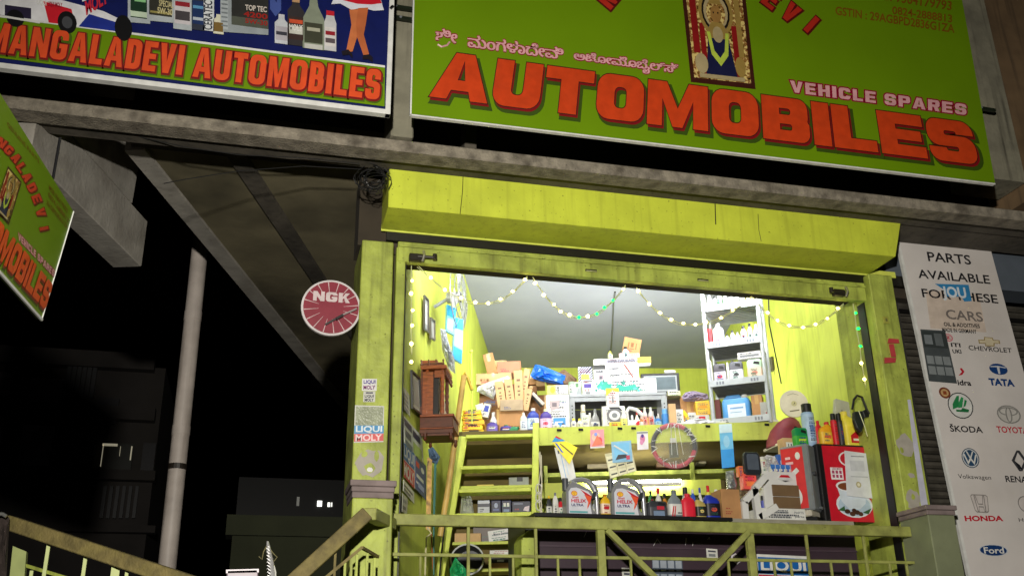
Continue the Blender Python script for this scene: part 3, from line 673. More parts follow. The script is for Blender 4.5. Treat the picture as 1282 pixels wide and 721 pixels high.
# bottles and canisters
q = PB(160, -40, 188, 28); prints(q, [('p', [(0, 0), (1, .02), (1, .8), (.2, .95), (0, .8)], SIL), ('r', .12, .1, .9, .8, C(28, 58, 40)), ('r', .12, .12, .9, .22, C(196, 214, 190)), ('r', .3, .4, .8, .5, C(140, 200, 140))], ls, 'product_picture', off=.009)
q = PB(184, -40, 218, 26); prints(q, [('p', [(0, 0), (1, .02), (1, .9), (0, .9)], SIL), ('r', .08, .12, .92, .8, C(52, 52, 44)), ('r', .12, .16, .88, .2, C(150, 140, 80))], ls, 'product_picture', off=.0105)
text(Quad(S2, (199, 0), (217, 3), (217, 11), (199, 8)), 'SPECIAL', C(200, 190, 140), .014, ls, weight=.02); text(Quad(S2, (197, 9), (216, 12), (216, 20), (197, 17)), '5W-30', C(200, 190, 140), .014, ls, weight=.03)
pic_can(217, -22, 240, 36, SIL, C(206, 200, 204), C(170, 60, 60), None, bands=((.5, .6, C(150, 40, 50)), (.2, .4, C(70, 66, 70))))
pic_can(240, -24, 256, 37, C(50, 56, 70), C(32, 52, 96), BLK, None, bands=((.44, .5, C(90, 150, 190)), (.2, .26, C(180, 190, 200))))
pic_can(254, -24, 268, 38, C(214, 218, 220), C(220, 224, 226), SIL)
text(Quad(S2, (255, 37), (255, 0), (266, 2), (266, 38)), 'CERATEC', C(60, 66, 74), .014, ls, weight=.02)
pic_can(267, 18, 280, 42, C(216, 214, 190), C(120, 96, 50), C(216, 214, 190))
q = PB(276, -50, 336, 40); prints(q, [('p', [(.0, 0), (1, .04), (1, 1), (.16, 1), (.0, .5)], C(150, 158, 162)), ('r', .0, .04, .16, .7, C(172, 180, 184)), ('r', .23, .12, 1, .9, C(46, 46, 44)), ('r', .23, .12, 1, .24, C(80, 84, 74))]+[('r', .02, .08+.06*i, .15, .1+.06*i, C(120, 128, 132)) for i in range(10)], ls, 'product_picture', off=.0095)
text(Quad(S2, (307, 6), (334, 9), (334, 16), (307, 13)), 'TOP TEC', C(210, 200, 190), .0135, ls, weight=.03); text(Quad(S2, (305, 14), (335, 18), (335, 25), (305, 21)), '4200', C(150, 36, 30), .0135, ls, weight=.03); text(Quad(S2, (307, 23), (335, 27), (335, 33), (307, 29)), '5W-30', C(150, 36, 30), .0135, ls, weight=.03)
q = PB(338, -50, 352, 38); prints(q, [('p', [(0, .3), (.5, .2), (1, .3), (1, 1), (.7, 1), (.6, .4), (.2, .5), (0, 1)], C(66, 84, 150))], ls, 'product_picture', off=.009)
pic_can(344, 18, 361, 54, C(196, 200, 206), C(176, 172, 180), C(200, 200, 206), None, bands=((.3, .42, C(60, 60, 70)),))
pic_can(360, -4, 381, 56, C(52, 48, 50), C(60, 44, 40), C(190, 150, 110), None, bands=((.46, .54, C(196, 80, 50)), (.24, .4, C(200, 200, 190))))
text(Quad(S2, (362, 30), (379, 32), (379, 40), (362, 38)), 'MOLY', C(220, 220, 216), .0145, ls, weight=.03)
q = PB(379, -14, 406, 60); prints(q, [('p', [(0, 0), (1, .0), (1, .52), (.72, .72), (.62, .98), (.36, .98), (.3, .72), (0, .5)], C(132, 140, 122)), ('r', .08, .1, .92, .44, C(64, 66, 52)), ('r', .08, .0, .92, .08, C(190, 190, 184)), ('r', .2, .3, .8, .36, C(170, 170, 150))], ls, 'product_picture', off=.0098)
pic_can(406, 14, 421, 63, C(196, 196, 198), C(210, 206, 204), C(190, 30, 46), None, bands=((.4, .5, C(150, 36, 46)), (.2, .32, C(90, 80, 84))), neck=.6)
# printed promoter in a red skirt: skirt hem, crossed legs, heels
q = Quad(S2, (412, -30), (482, -22), (482, 82), (412, 74))
SK = C(196, 112, 66)
prints(q, [('p', [(.04, .66), (.2, .93), (.3, 1.1), (.75, 1.1), (.86, .93), (.98, .66), (.8, .64), (.6, .66), (.4, .62), (.2, .68)], C(214, 216, 226)), ('p', [(.1, .74), (.25, 1.1), (.78, 1.1), (.94, .74), (.75, .71), (.5, .7), (.3, .72)], C(196, 22, 40)),
           ('p', [(.36, .62), (.56, .64), (.57, .46), (.5, .3), (.42, .12), (.3, .1), (.36, .3), (.4, .44)], SK), ('p', [(.52, .65), (.7, .67), (.66, .48), (.62, .34), (.72, .1), (.62, .08), (.5, .3), (.48, .46)], C(184, 100, 58)),
           ('p', [(.22, .11), (.34, .14), (.42, .09), (.42, .04), (.36, .08), (.24, .06)], C(26, 20, 28)), ('p', [(.6, .09), (.72, .11), (.78, .08), (.78, .02), (.7, .05), (.6, .04)], C(26, 20, 28))], ls, 'promoter_picture', off=.0095)
b = MB(); w_ = S2; b.tube([S2.at(492, 8, .01), S2.at(489, 11, .01)], .012, BLK, 6); b.build('frame_bolt', ls, world=True)

# ---- small angled green board on the left
P3 = atz(92, 265, 5.2)
tt = ray(92, 265); Yf = 5.6; T = FP(Yf).at(92, 265); Bt = FP(Yf-.05).at(52, 400)
az3 = R(6.9); u3 = V3((math.sin(az3), math.cos(az3), 0))
pl3 = Plane((T.x, T.y), 6.9); pl3.n = V3((pl3.u.y, -pl3.u.x, 0))
ss = root('name_board', 'small green name board hung at right angles to the shops, far left', 'sign', Bt)
def far3(p): return pl3.at(*p)
Bt = pl3.at(52, 400); hv = T-Bt
A0 = pl3.at(0, 133); 
top0 = T-u3*2.0; bot0 = Bt-u3*2.2
b = MB(); b.prism([bot0, Bt, T, top0], -pl3.n*.025, GRN); b.build('panel', ss, world=True)
b = MB(); b.tube([bot0, Bt], .009, WHT, 6); b.tube([Bt, T], .005, WHT, 6); b.tube([T-u3*.4, T-u3*.4+V3((0, 0, .25))], .008, BLK, 6); b.build('frame', ss, world=True)
ol, orr = pl3.at(1, 329), pl3.at(55, 388); ut = pl3.at(65, 357)
ad = orr-ol
qq = WQuad(orr-ad*11.15/6, ad*11.15/6, (ut-orr)*1.02); 
qq.n = pl3.n
kw = dict(wide=1.16, sx=.4, sy=.235, gap=.105, widths={'A': 1.42, 'M': 1.5, 'I': .4, 'T': 1.2, 'L': 1.06, 'E': 1.12})
block_word(qq, 'AUTOMOBILES', GSH, .0015, ss, 'letter_shadow', grow=.05, shift=(.08, -.1), **kw)
block_word(qq, 'AUTOMOBILES', DRED, .003, ss, 'letter_edge', grow=.02, shift=(.038, -.055), **kw)
block_word(qq, 'AUTOMOBILES', C(206, 74, 22, .4), .006, ss, 'letters', **kw)
q2 = Quad(pl3, (23, 291), (69, 339), (67.5, 347), (23, 300)); 
block_word(q2, 'VEHICLE SPARES', MAR, .002, ss, grow=.1, **kv); block_word(q2, 'VEHICLE SPARES', PINK, .004, ss, **kv)
arc3 = [(-16, 170, 10), (-8, 174, 20), (1, 180, 34), (11, 188, 42), (20, 198, 48), (28, 210, 55), (35, 222, 60), (41, 234, 63), (46, 247, 67), (51, 262, 72), (57, 289, 78)]
arc3 = [(-17, 164, 20), (-7, 170, 28), (2, 179, 36), (11, 188, 42), (20, 198, 50), (27, 210, 56), (34, 222, 60), (40, 235, 64), (46, 249, 68), (51, 266, 73), (55, 286, 78)]
px_poly_word(pl3, arc3, 'MANGALADEVI', 11, 9.5, ss, C(196, 54, 30), C(110, 14, 16), .003, .08)
idol(Quad(pl3, (10, 208), (27, 228), (11, 282), (-8, 262)), ss)
for i, (s_, qd) in enumerate((("MOB: 9364179793", ((62, 231), (85, 262), (84, 267), (61, 237))), ("0824-2888813", ((61, 240), (86, 274), (85, 279), (60, 246))), ("29AGBPD2836G1ZA", ((59, 250), (85, 282), (84, 287), (58, 256))), ("GENUINE PARTS", ((9, 152), (49, 200), (49, 205), (9, 158))))):
    text(Quad(pl3, *qd), s_, C(110, 80, 10), .003, ss, weight=.01)

# ---- round red spark plug disc
q = FP(7.9).at(414.5, 385); nd = root('round_sign', 'round red spark plug sign hanging left of the lime pillar', 'sign', q)
rr_ = (FP(7.9).at(452, 385).x-FP(7.9).at(377, 385).x)/2
b = MB(); b.tube([(0, 0, 0), (0, .03, 0)], rr_, C(206, 200, 200), 40); b.build('disc', nd)
NR = C(134, 40, 56)
lq = LQuad(-rr_, -rr_*.94, rr_, rr_*.94)
b = MB(); b.loops([[V3((rr_*.93*math.cos(t*math.pi/20), -.003, rr_*.93*math.sin(t*math.pi/20))) for t in range(40)]], NR); b.build('face', nd, fixn=False)
b = MB()
for k in range(16):
    a = k*math.pi/8+.15; a0, a1 = a-.018, a+.018
    b.loops([[V3((rr_*r*math.cos(t), -.0045, rr_*r*math.sin(t))) for r, t in ((.42, a-.01), (.92, a0), (.92, a1), (.42, a+.01))]], C(204, 180, 180))
b.build('ray', nd, fixn=False)
block_word(LQuad(-rr_*.62, rr_*.2, rr_*.62, rr_*.55), 'NGK', C(206, 190, 190), .006, nd, world=False, wide=.9, sx=.32, sy=.24, gap=.1)
b = MB(); b.bar((-.04, -.012, -rr_*.65), (rr_*.35, -.012, -rr_*.3), .03, .015, C(60, 56, 56)); b.bar((rr_*.3, -.012, -rr_*.33), (rr_*.85, -.012, -rr_*.02), .05, .012, C(150, 140, 140)); b.bar((rr_*.18, -.014, -rr_*.45), (rr_*.4, -.014, -rr_*.3), .08, .018, C(36, 34, 34)); b.build('spark_plug_emblem', nd)

# ---- white car makes board
S4 = FP(7.9)
ws = root('car_makes_board', 'tall white board listing car makes, right of the shop opening', 'sign', S4.at(1215, 721))
tl, tr = (1124, 298), (1240, 311.5)
def WB(x, y, off=0): return S4.at(x, y, off)
blx, brx = (1250, 884), (1366, 884)
# left edge passes (1124,298)->(1215,721); right edge (1240,311.5)->(1281,463)
pts = [WB(1250, 884), WB(1397, 892), WB(1240, 311.5), WB(1124, 298)]
b = MB(); b.prism(pts, (0, .03, 0), mat('soiled_white_board', (214, 208, 204), .4, vary=.06, scale=2, dirt=.35, dirtc=(166, 152, 140), speck=.12)); b.build('panel', ws, world=True)
b = MB(); b.prism([WB(1122.5, 297.5, .004), WB(1125.5, 297.8, .004), WB(1251, 884, .004), WB(1247.5, 884, .004)], (0, .036, 0), WHT); b.tube([WB(1123, 297, .002), WB(1240, 310.5, .002)], .006, C(170, 160, 140), 6); b.build('frame', ws, world=True)
def wt(s_, x0, y0, x1, y1, m_=BLK, w=.01, sl=.09, off=.003):
    text(Quad(S4, (x0, y0), (x1, y0+(x1-x0)*sl), (x1+(y1-y0)*.2, y1+(x1-x0)*sl), (x0+(y1-y0)*.2, y1)), s_, m_, off, ws, weight=w)
NAVY = C(24, 62, 120); RD = C(190, 28, 48); DK = C(30, 30, 34)
wt('PARTS', 1160, 315, 1214, 327, DK, .015, .085); wt('AVAILABLE', 1148, 337, 1238, 348, DK, .015, .085); wt('FOR THESE', 1153, 361, 1248, 372, DK, .015, .085); wt('CARS', 1183, 387, 1229, 399, DK, .015, .085)
qs = Quad(S4, (1157, 352), (1223, 356), (1235, 416), (1165, 411))
prints(qs, [('r', 0, 0, 1, .8, C(206, 190, 176))], ws, 'sticker_remnant', off=.001); prints(qs, [('p', [(.2, .96), (.84, .98), (.84, .64), (.7, .62), (.66, .72), (.4, .7), (.36, .84)], C(52, 132, 184))], ws, 'sticker_remnant', off=.0045)
wt('JOU', 1178, 358, 1208, 376, C(214, 222, 228), .03, .06, .007); wt('CARS', 1183, 387, 1229, 399, C(120, 112, 108), .01, .085, .0075)
wt('OIL & ADDITIVES', 1181, 403, 1226, 408, DK, .02, .06, .007); wt('MADE IN GERMANY', 1179, 410, 1222, 415, DK, .02, .06, .007)
qs = Quad(S4, (1152, 412), (1184, 414), (1199, 480), (1163, 477))
prints(qs, [('r', 0, 0, .98, 1, C(70, 76, 78)), ('r', .04, .66, .96, .97, C(54, 60, 60))]+[('r', .06+.3*i, .34+.0*j-.2*j, .32+.3*i, .5-.2*j, C(130, 136, 138)) for i in range(3) for j in range(2)]+[('r', .1, .72, .4, .9, C(120, 126, 130)), ('r', .5, .7, .8, .94, C(96, 102, 104))], ws, 'engine_parts_sticker', off=.0045)
wt('ITI', 1190, 429, 1202, 434, DK, .03, .05); wt('UKI', 1192, 437, 1203, 442, DK, .03, .05); wt('idra', 1198, 475, 1215, 482, DK, .03, .05)
q = Quad(S4, (1181, 417), (1192, 418), (1194, 428), (1183, 427)); prints(q, [('e', .5, .5, .5, .5, C(202, 120, 130)), ('e', .5, .5, .36, .36, C(200, 186, 180)), ('p', [(.2, .7), (.8, .7), (.4, .5), (.8, .3), (.2, .3), (.6, .5)], C(196, 80, 96))], ws, 'emblem')
q = Quad(S4, (1199, 461), (1207, 460), (1208, 470), (1200, 470)); prints(q, [('p', [(0, 0), (.6, .1), (1, .5), (.6, 1), (.3, .95), (.6, .5)], RD)], ws, 'emblem')
# chevrolet-style bow tie
q = Quad(S4, (1224, 422), (1251, 424), (1253, 433), (1226, 432)); prints(q, [('p', [(.0, .2), (.3, .2), (.26, -.1), (.7, -.1), (.74, .3), (1, .3), (1, .8), (.72, .8), (.7, 1.1), (.3, 1.1), (.28, .75), (0, .7)], C(150, 130, 84)), ('p', [(.05, .3), (.34, .3), (.31, .02), (.66, .02), (.69, .38), (.95, .38), (.95, .7), (.68, .7), (.66, 1.0), (.34, 1.0), (.32, .65), (.05, .62)], C(208, 196, 166))], ws, 'emblem')
wt('CHEVROLET', 1212, 432, 1266, 438, DK, .01, .07)
q = Quad(S4, (1237, 454), (1260, 456), (1263, 470), (1240, 468)); prints(q, [('e', .5, .5, .5, .5, NAVY), ('p', [(.08, .72), (.5, .8), (.92, .72), (.92, .64), (.57, .68), (.55, .08), (.45, .08), (.43, .68), (.08, .64)], C(206, 208, 212))], ws, 'emblem')
wt('TATA', 1237, 473, 1269, 482, NAVY, .05, .06)
q = Quad(S4, (1174, 484), (1189, 485), (1191, 499), (1177, 498)); prints(q, [('e', .5, .5, .5, .5, C(120, 62, 40)), ('e', .5, .5, .34, .34, C(196, 160, 110)), ('r', .36, .34, .66, .66, C(140, 70, 40))], ws, 'round_sticker', off=.005)
q = Quad(S4, (1184, 490), (1216, 492), (1221, 525), (1189, 523))
prints(q, [('e', .5, .5, .5, .5, C(60, 64, 64)), ('e', .5, .5, .46, .46, C(214, 214, 210)), ('p', [(.18, .34), (.42, .44), (.5, .88), (.4, .86), (.2, .55)], C(40, 132, 76)), ('p', [(.4, .4), (.56, .44), (.66, .8), (.58, .84), (.44, .6)], C(50, 146, 86)), ('p', [(.56, .42), (.82, .36), (.78, .26), (.3, .26), (.3, .34), (.5, .34)], C(34, 110, 64)), ('p', [(.6, .44), (.7, .5), (.78, .7), (.7, .74)], C(40, 132, 76))], ws, 'emblem')
wt('ŠKODA', 1188, 530, 1229, 540, DK, .02, .045)
q = Quad(S4, (1246, 506), (1276, 508), (1280, 531), (1250, 529))
prints(q, [('e', .5, .5, .5, .5, C(140, 138, 134)), ('e', .5, .5, .44, .44, C(200, 196, 190)), ('e', .5, .66, .4, .24, C(140, 138, 134)), ('e', .5, .66, .34, .18, C(200, 196, 190)), ('e', .5, .48, .14, .42, C(140, 138, 134)), ('e', .5, .48, .08, .36, C(200, 196, 190))], ws, 'emblem')
wt('TOYOTA', 1247, 533, 1286, 541, RD, .02, .05)
q = Quad(S4, (1202, 560), (1224, 561), (1228, 586), (1206, 585))
prints(q, [('e', .5, .5, .5, .5, C(34, 60, 84)), ('e', .5, .5, .45, .46, C(208, 212, 214)), ('e', .5, .5, .4, .41, C(44, 74, 104)), ('p', [(.28, .84), (.36, .84), (.5, .56), (.64, .84), (.72, .84), (.54, .48), (.46, .48)], WHT), ('p', [(.12, .66), (.2, .7), (.34, .32), (.46, .5), (.54, .5), (.66, .32), (.8, .7), (.88, .66), (.68, .16), (.5, .4), (.32, .16)], WHT)], ws, 'emblem')
wt('Volkswagen', 1199, 593, 1240, 600, DK, .0, .045)
q = Quad(S4, (1265, 563), (1284, 564), (1288, 590), (1268, 589)); prints(q, [('p', [(.4, 1), (.0, .5), (.4, 0), (.6, 0), (1, .5), (.6, 1)], C(60, 60, 64)), ('p', [(.46, .9), (.2, .5), (.5, .08), (.8, .5)], C(206, 200, 196)), ('p', [(.5, .3), (.2, .48), (.4, .1), (.6, .1)], DK)], ws, 'emblem')
wt('RENAULT', 1258, 595, 1304, 603, DK, .02, .04)
q = Quad(S4, (1214, 618), (1236, 619), (1241, 642), (1219, 641)); prints(q, [('p', [(.0, .9), (.1, 1), (.9, 1), (1, .9), (.9, .1), (.8, 0), (.2, 0), (.1, .1)], C(150, 144, 140)), ('p', [(.05, .88), (.14, .94), (.86, .94), (.95, .88), (.86, .14), (.76, .06), (.24, .06), (.14, .14)], C(204, 196, 192)), ('p', [(.2, .94), (.3, .94), (.38, .5), (.62, .5), (.7, .94), (.8, .94), (.74, .06), (.64, .06), (.62, .3), (.38, .3), (.36, .06), (.26, .06)], C(120, 114, 112)), ('p', [(.24, .92), (.27, .92), (.36, .45), (.64, .45), (.73, .92), (.76, .92), (.7, .1), (.66, .1), (.64, .35), (.36, .35), (.34, .1), (.3, .1)], C(204, 196, 192))], ws, 'emblem')
wt('HONDA', 1207, 645, 1255, 652, RD, .04, .0)
q = Quad(S4, (1272, 620), (1292, 621), (1296, 642), (1277, 641)); prints(q, [('e', .5, .5, .5, .5, C(130, 126, 124)), ('e', .5, .5, .44, .44, C(204, 196, 192))], ws, 'emblem')
wt('Hyundai', 1275, 648, 1305, 654, DK, .0, .02)
q = Quad(S4, (1223, 681), (1260, 681), (1264, 696), (1228, 696)); prints(q, [('e', .5, .5, .5, .5, C(196, 200, 206)), ('e', .5, .5, .46, .44, C(20, 54, 106))], ws, 'emblem')
wt('Ford', 1231, 684.5, 1256, 692.5, WHT, .02, .0, off=.008)

# ================================================================== GOODS: builders
def item(name, label, cat, pl, x0, x1, y0, y1, on=None, tilt=0, group=None):
    cx, cy = (x0+x1)/2, (y0+y1)/2
    w = (pl.at(x1, cy)-pl.at(x0, cy)).length; top = pl.at(cx, y0); bot = pl.at(cx, y1)
    if on is not None: h = top.z-on; loc = V3((pl.at(cx, cy).x, pl.at(cx, cy).y, on)); 
    else: h = top.z-bot.z; loc = pl.at(cx, cy)-V3((pl.u.x*math.sin(R(tilt)), pl.u.y*math.sin(R(tilt)), math.cos(R(tilt))))*h/2
    if on is not None and tilt: pass
    t = root(name, label, cat, loc, rz=pl.rz, tilt=R(tilt), group=group)
    return t, w, h
def decorate(t, w, h, deco, y=0.0, name='label'):
    rects = [d for d in deco if d[0] != 't']
    q = LQuad(-w/2, 0, w/2, h, y)
    if rects: prints(q, rects, t, name, world=False, off=.0015)
    k = 0
    for d in deco:
        if d[0] == 't':
            _, s_, a, c, e, g, m_ = d; text(q, s_, m_, .0055+.0006*k, t, world=False, weight=.02, u0=a, v0=c, u1=e, v1=g); k += 1
RNDP = random.Random(77)
PINKS = None
def fineprint(t, x0, x1, z0, z1, y, dark=True):
    w, h = x1-x0, z1-z0
    if w < .03 or h < .03: return
    inks = (C(60, 62, 76), C(150, 40, 46), C(40, 70, 130), C(96, 98, 100), C(40, 110, 90))
    b = MB(); z = z1-h*.12; m_ = RNDP.choice(inks)
    while z > z0+h*.08:
        th = RNDP.choice((.006, .008, .014)); a = x0+w*RNDP.uniform(.06, .2); c = x1-w*RNDP.uniform(.06, .45); x = a
        if RNDP.random() < .25: m_ = RNDP.choice(inks)
        while x < c:
            l = RNDP.uniform(.008, .03); e = min(x+l, c); b.add([(x, y, z-th), (e, y, z-th), (e, y, z), (x, y, z)], [(0, 1, 2, 3)], m_); x = e+.005
        z -= th+RNDP.choice((.006, .01, .022))
    if b.v: tag(b.build('fine_print', t, fixn=False), kind='stuff')
def carton(label, pl, x0, x1, y0, y1, d=.2, m_=CARD, deco=(), on=None, tilt=0, group=None, name='carton', cat='box', flaps=False, tape=True):
    t, w, h = item(name, label, cat, pl, x0, x1, y0, y1, on, tilt, group)
    b = MB()
    if flaps:
        th = .006
        b.box(-w/2, w/2, 0, th, 0, h, m_); b.box(-w/2, w/2, d-th, d, 0, h, m_); b.box(-w/2, -w/2+th, th, d-th, 0, h, m_); b.box(w/2-th, w/2, th, d-th, 0, h, m_); b.box(-w/2+th, w/2-th, th, d-th, 0, th, m_)
    else: b.box(-w/2, w/2, 0, d, 0, h, m_)
    b.build('body', t, bevel=min(.004, w*.05))
    if tape and not flaps and w > .1 and h > .05 and m_ in (CARD, CARDL, CARDD):
        b = MB(); b.box(-.02, .02, -.0012, .02, h*.62, h+.001, C(196, 160, 104, .25)); b.build('tape', t)
    if deco: decorate(t, w, h, deco)
    if m_ in (WHT, PALE, CREAM) or m_.name.startswith('paint_2'): fineprint(t, -w*.46, w*.46, h*.04, h*.96, -.0012)
    elif w > .12: fineprint(t, -w*.4, w*.1, h*.1, h*.4, -.0012)
    return t, w, h
def bottle(label, pl, x0, x1, y0, y1, body, cap, lab, kind='oil', on=None, tilt=0, group=None, name='oil_bottle', cat='bottle', emblem=None, deco=(), d=None, neck=0, capd=None):
    t, w, h = item(name, label, cat, pl, x0, x1, y0, y1, on, tilt, group)
    a = w/2; bb = d/2 if d else (a if kind in ('round', 'spray') else a*.62); cy = bb
    e = 2 if kind in ('round', 'spray') else 3.2
    if kind == 'oil':
        secs = [(0, .92*a, .9*bb, 0, cy), (.02*h, a, bb, 0, cy), (.62*h, a, bb, 0, cy), (.74*h, .9*a, .92*bb, neck*.2*a, cy), (.83*h, .55*a, .7*bb, neck*.6*a, cy), (.87*h, .36*a, .5*bb, neck*a*.7, cy), (.9*h, .34*a, .5*bb, neck*a*.7, cy)]
        cs = (.885*h, 1.0*h, .38*a, neck*.7*a)
    elif kind == 'taper':
        secs = [(0, .95*a, .95*bb, 0, cy), (.02*h, a, bb, 0, cy), (.5*h, a, bb, 0, cy), (.66*h, .78*a, .8*bb, 0, cy), (.78*h, .4*a, .5*bb, 0, cy), (.88*h, .3*a, .4*bb, 0, cy)]
        cs = (.86*h, h, .34*a, 0)
    elif kind == 'round':
        secs = [(0, .94*a, .94*bb, 0, cy), (.02*h, a, bb, 0, cy), (.66*h, a, bb, 0, cy), (.78*h, .6*a, .6*bb, 0, cy), (.84*h, .42*a, .42*bb, 0, cy)]
        cs = (.83*h, h, .5*a, 0)
    elif kind == 'can':
        e = 7; bb = a*.55; cy = bb
        secs = [(0, .95*a, .95*bb, 0, cy), (.02*h, a, bb, 0, cy), (.84*h, a, bb, 0, cy), (.92*h, .82*a, .85*bb, .06*a, cy)]
        cs = (.9*h, h, .24*a, -.5*a)
    else:
        secs = [(0, .95*a, .95*bb, 0, cy), (.01*h, a, bb, 0, cy), (.78*h, a, bb, 0, cy), (.8*h, .8*a, .8*bb, 0, cy)]
        cs = (.795*h, h, .82*a, 0)
    b = MB(); b.loft(secs, body, 16, e); b.build('body', t, smooth=True)
    if kind == 'can':
        b = MB(); b.prism([(-.1*a, -.003, .72*h), (.7*a, -.003, .66*h), (.7*a, -.003, .78*h), (0, -.003, .84*h)], (0, .004, 0), C(24, 24, 26)); b.build('handle_gap', t)
    b = MB(); r = cs[2]; b.loft([(cs[0], r, r, cs[3], cy), (cs[1]-.004, r, r, cs[3], cy), (cs[1], r*.85, r*.85, cs[3], cy)], cap, 12); b.build('cap', t, smooth=True)
    if lab:
        k = 1.012; b = MB(); z0, z1 = (.1*h, .56*h) if kind != 'spray' else (.08*h, .74*h)
        if kind == 'taper': z1 = .48*h
        b.loft([(z0, a*k, bb*k+.001, 0, cy), (z1, a*k, bb*k+.001, 0, cy)], lab, 20, e); lb = b.build('label', t, smooth=True)
        if emblem:
            b = MB(); zc = (z0+z1)/2; y_ = -.0035
            if RNDP.random() < .5: b.loops([[V3((.4*a*math.cos(i*math.pi/6), y_, zc+.1*h*math.sin(i*math.pi/6)*.8)) for i in range(12)]], emblem)
            else: b.loops([[V3((-.6*a, y_, zc-.02*h)), V3((.5*a, y_, zc-.05*h)), V3((.62*a, y_, zc+.1*h)), V3((-.5*a, y_, zc+.08*h))]], emblem)
            b.build('emblem', t, fixn=False)
    if lab and not deco: fineprint(t, -a*.62, a*.62, z0+.01*h, z1-.01*h, -.0048)
    if deco: decorate(t, w, h, deco, y=-.004)
    return t, w, h
def stripes(cols, v0=.1, v1=.9, u0=.1, u1=.9):
    n = len(cols); return [('r', u0, v0+(v1-v0)*i/n, u1, v0+(v1-v0)*(i+.6)/n, c) for i, c in enumerate(cols)]
INK = C(70, 72, 84); BLUE = C(36, 60, 160); TEAL = C(40, 160, 140); RED = C(196, 22, 40); YEL = C(240, 200, 30); PUR = C(70, 50, 140)
SKYB = C(96, 160, 220); PALE = C(204, 204, 198); CREAM = C(226, 220, 196); NAVYB = C(26, 30, 66); SILV = mat('silver_plastic', (172, 176, 182), .3, metal=.3, vary=.04)
def marks(m_=None): 
    m_ = m_ or C(104, 74, 44)
    return [('r', .3, .7, .7, .76, m_), ('e', .5, .56, .12, .03, m_), ('r', .34, .42, .66, .46, m_), ('e', .5, .34, .12, .03, m_)]

# ================================================================== ON THE LOFT
F1 = LF(2.06); F2 = LF(2.25); F3 = LF(2.45); F4 = LF(2.75)
# yellow parts boxes
for i, (a, c, yb, yt, lab) in enumerate(((579, 606, 545, 538.5, 'bottom'), (578, 604, 538, 531.8, 'second from bottom'), (579, 606, 531.3, 525.6, 'middle'), (578, 603, 525, 519.3, 'second from top'), (579, 602, 518.8, 513, 'top'))):
    z0 = LZ+.036+.05*i if i else LZ
    t, w, h = carton('yellow parts box, %s of the stack at the left loft end' % lab, F1, a, c, yt, yb, d=.2, m_=YEL if i != 2 else C(236, 176, 30), on=LZ+.0485*i, group='flat yellow boxes stacked on the loft', tape=False) if False else carton('yellow parts box, %s of the stack at the left loft end' % lab, F1, a, c, yt, yb, d=.2, m_=YEL if i != 2 else C(236, 176, 30), group='flat yellow boxes stacked on the loft', tape=False)
    decorate(t, w, h, [('r', .3, .8, .75, 1.0, C(40, 30, 10)), ('r', .05, .0, .95, .1, C(180, 120, 10)), ('r', .1, .3, .3, .5, RED)])
carton('small white box leaning on the yellow boxes', F2, 597, 607, 505, 521, d=.1, m_=PALE, tilt=-18, deco=[('r', .1, .5, .9, .9, CREAM)], name='small_box')
carton('small white and blue box leaning behind the yellow boxes', F2, 604, 613, 505, 522, d=.08, m_=PALE, tilt=14, deco=[('r', .2, .4, .8, .85, BLUE)], name='small_box')
bottle('short purple coolant bottle next to the yellow boxes', F1, 609, 623, 526, 545, PUR, PALE, C(120, 100, 180), on=LZ, emblem=WHT)
bottle('low purple bottle with white emblem, second purple one from the left', F1, 626, 641, 531, 545, PUR, C(40, 130, 70), C(60, 44, 110), on=LZ, emblem=WHT)
bottle('green spray bottle lying tipped over between purple bottles', F1, 636, 646, 529, 549, C(30, 130, 80), C(20, 100, 60), None, tilt=62, on=None)
bottle('slim white bottle beside the blue and white bottle', F1, 651, 660, 516, 543, PALE, WHT, C(214, 220, 226), on=LZ)
bottle('blue shouldered bottle with white cap and pale label', F1, 660, 675, 510, 543, BLUE, WHT, C(206, 222, 236), on=LZ, emblem=C(90, 130, 200))
bottle('purple bottle with pale cap and pink label, right of the blue one', F1, 676, 691, 511, 543, PUR, C(226, 226, 180), C(220, 190, 216), on=LZ, emblem=C(236, 96, 130))
bottle('small white tub in front of the big carton', F2, 613, 622, 515, 545, WHT, WHT, None, kind='round', on=LZ)
# cartons
carton('open upright brown carton holding long slim boxes', F2, 625, 656, 507, 545, d=.25, m_=CARD, on=LZ, flaps=True, deco=[('r', .05, .3, .95, .32, CARDD)])
t, w, h = carton('loose greyish carton flap folded over the front of the open carton', LF(2.22), 626, 655, 500, 514, d=.01, m_=mat('grey_cardboard', (170, 150, 122), .8, vary=.15, scale=8), name='carton_flap', cat='flap')
for (a, c, yt, yb, ti, nm, pl_) in ((621, 632, 477, 510, -7, 'leftmost', LF(2.3)), (633, 643, 474, 510, -7, 'second from the left', LF(2.32)), (644, 655, 463, 510, -2, 'tall middle', LF(2.34)), (653, 661, 461, 500, 10, 'tall right-leaning', LF(2.42)), (656, 664, 486, 514, 12, 'shortest', LF(2.31))):
    carton('slim brown box standing in the open carton, the %s one' % nm, pl_, a, c, yt, yb, d=.06, m_=CARDL, tilt=ti, deco=marks(), group='slim boxes standing in the open carton', name='slim_box', tape=False)
carton('long flat brown carton lying across the pile near the left wall', F4, 596, 640, 467, 481, d=.3, m_=CARDL, tilt=0, deco=[('r', .12, .3, .18, .5, CARDD), ('r', .22, .3, .24, .5, CARDD), ('r', .3, .25, .36, .5, CARDD)])
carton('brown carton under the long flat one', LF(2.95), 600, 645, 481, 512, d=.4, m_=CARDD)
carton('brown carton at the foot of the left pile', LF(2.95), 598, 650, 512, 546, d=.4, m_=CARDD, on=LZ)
carton('upright brown carton leaning left on top of the pile', F4, 607, 620, 442, 468, d=.12, m_=CARD, tilt=-13)
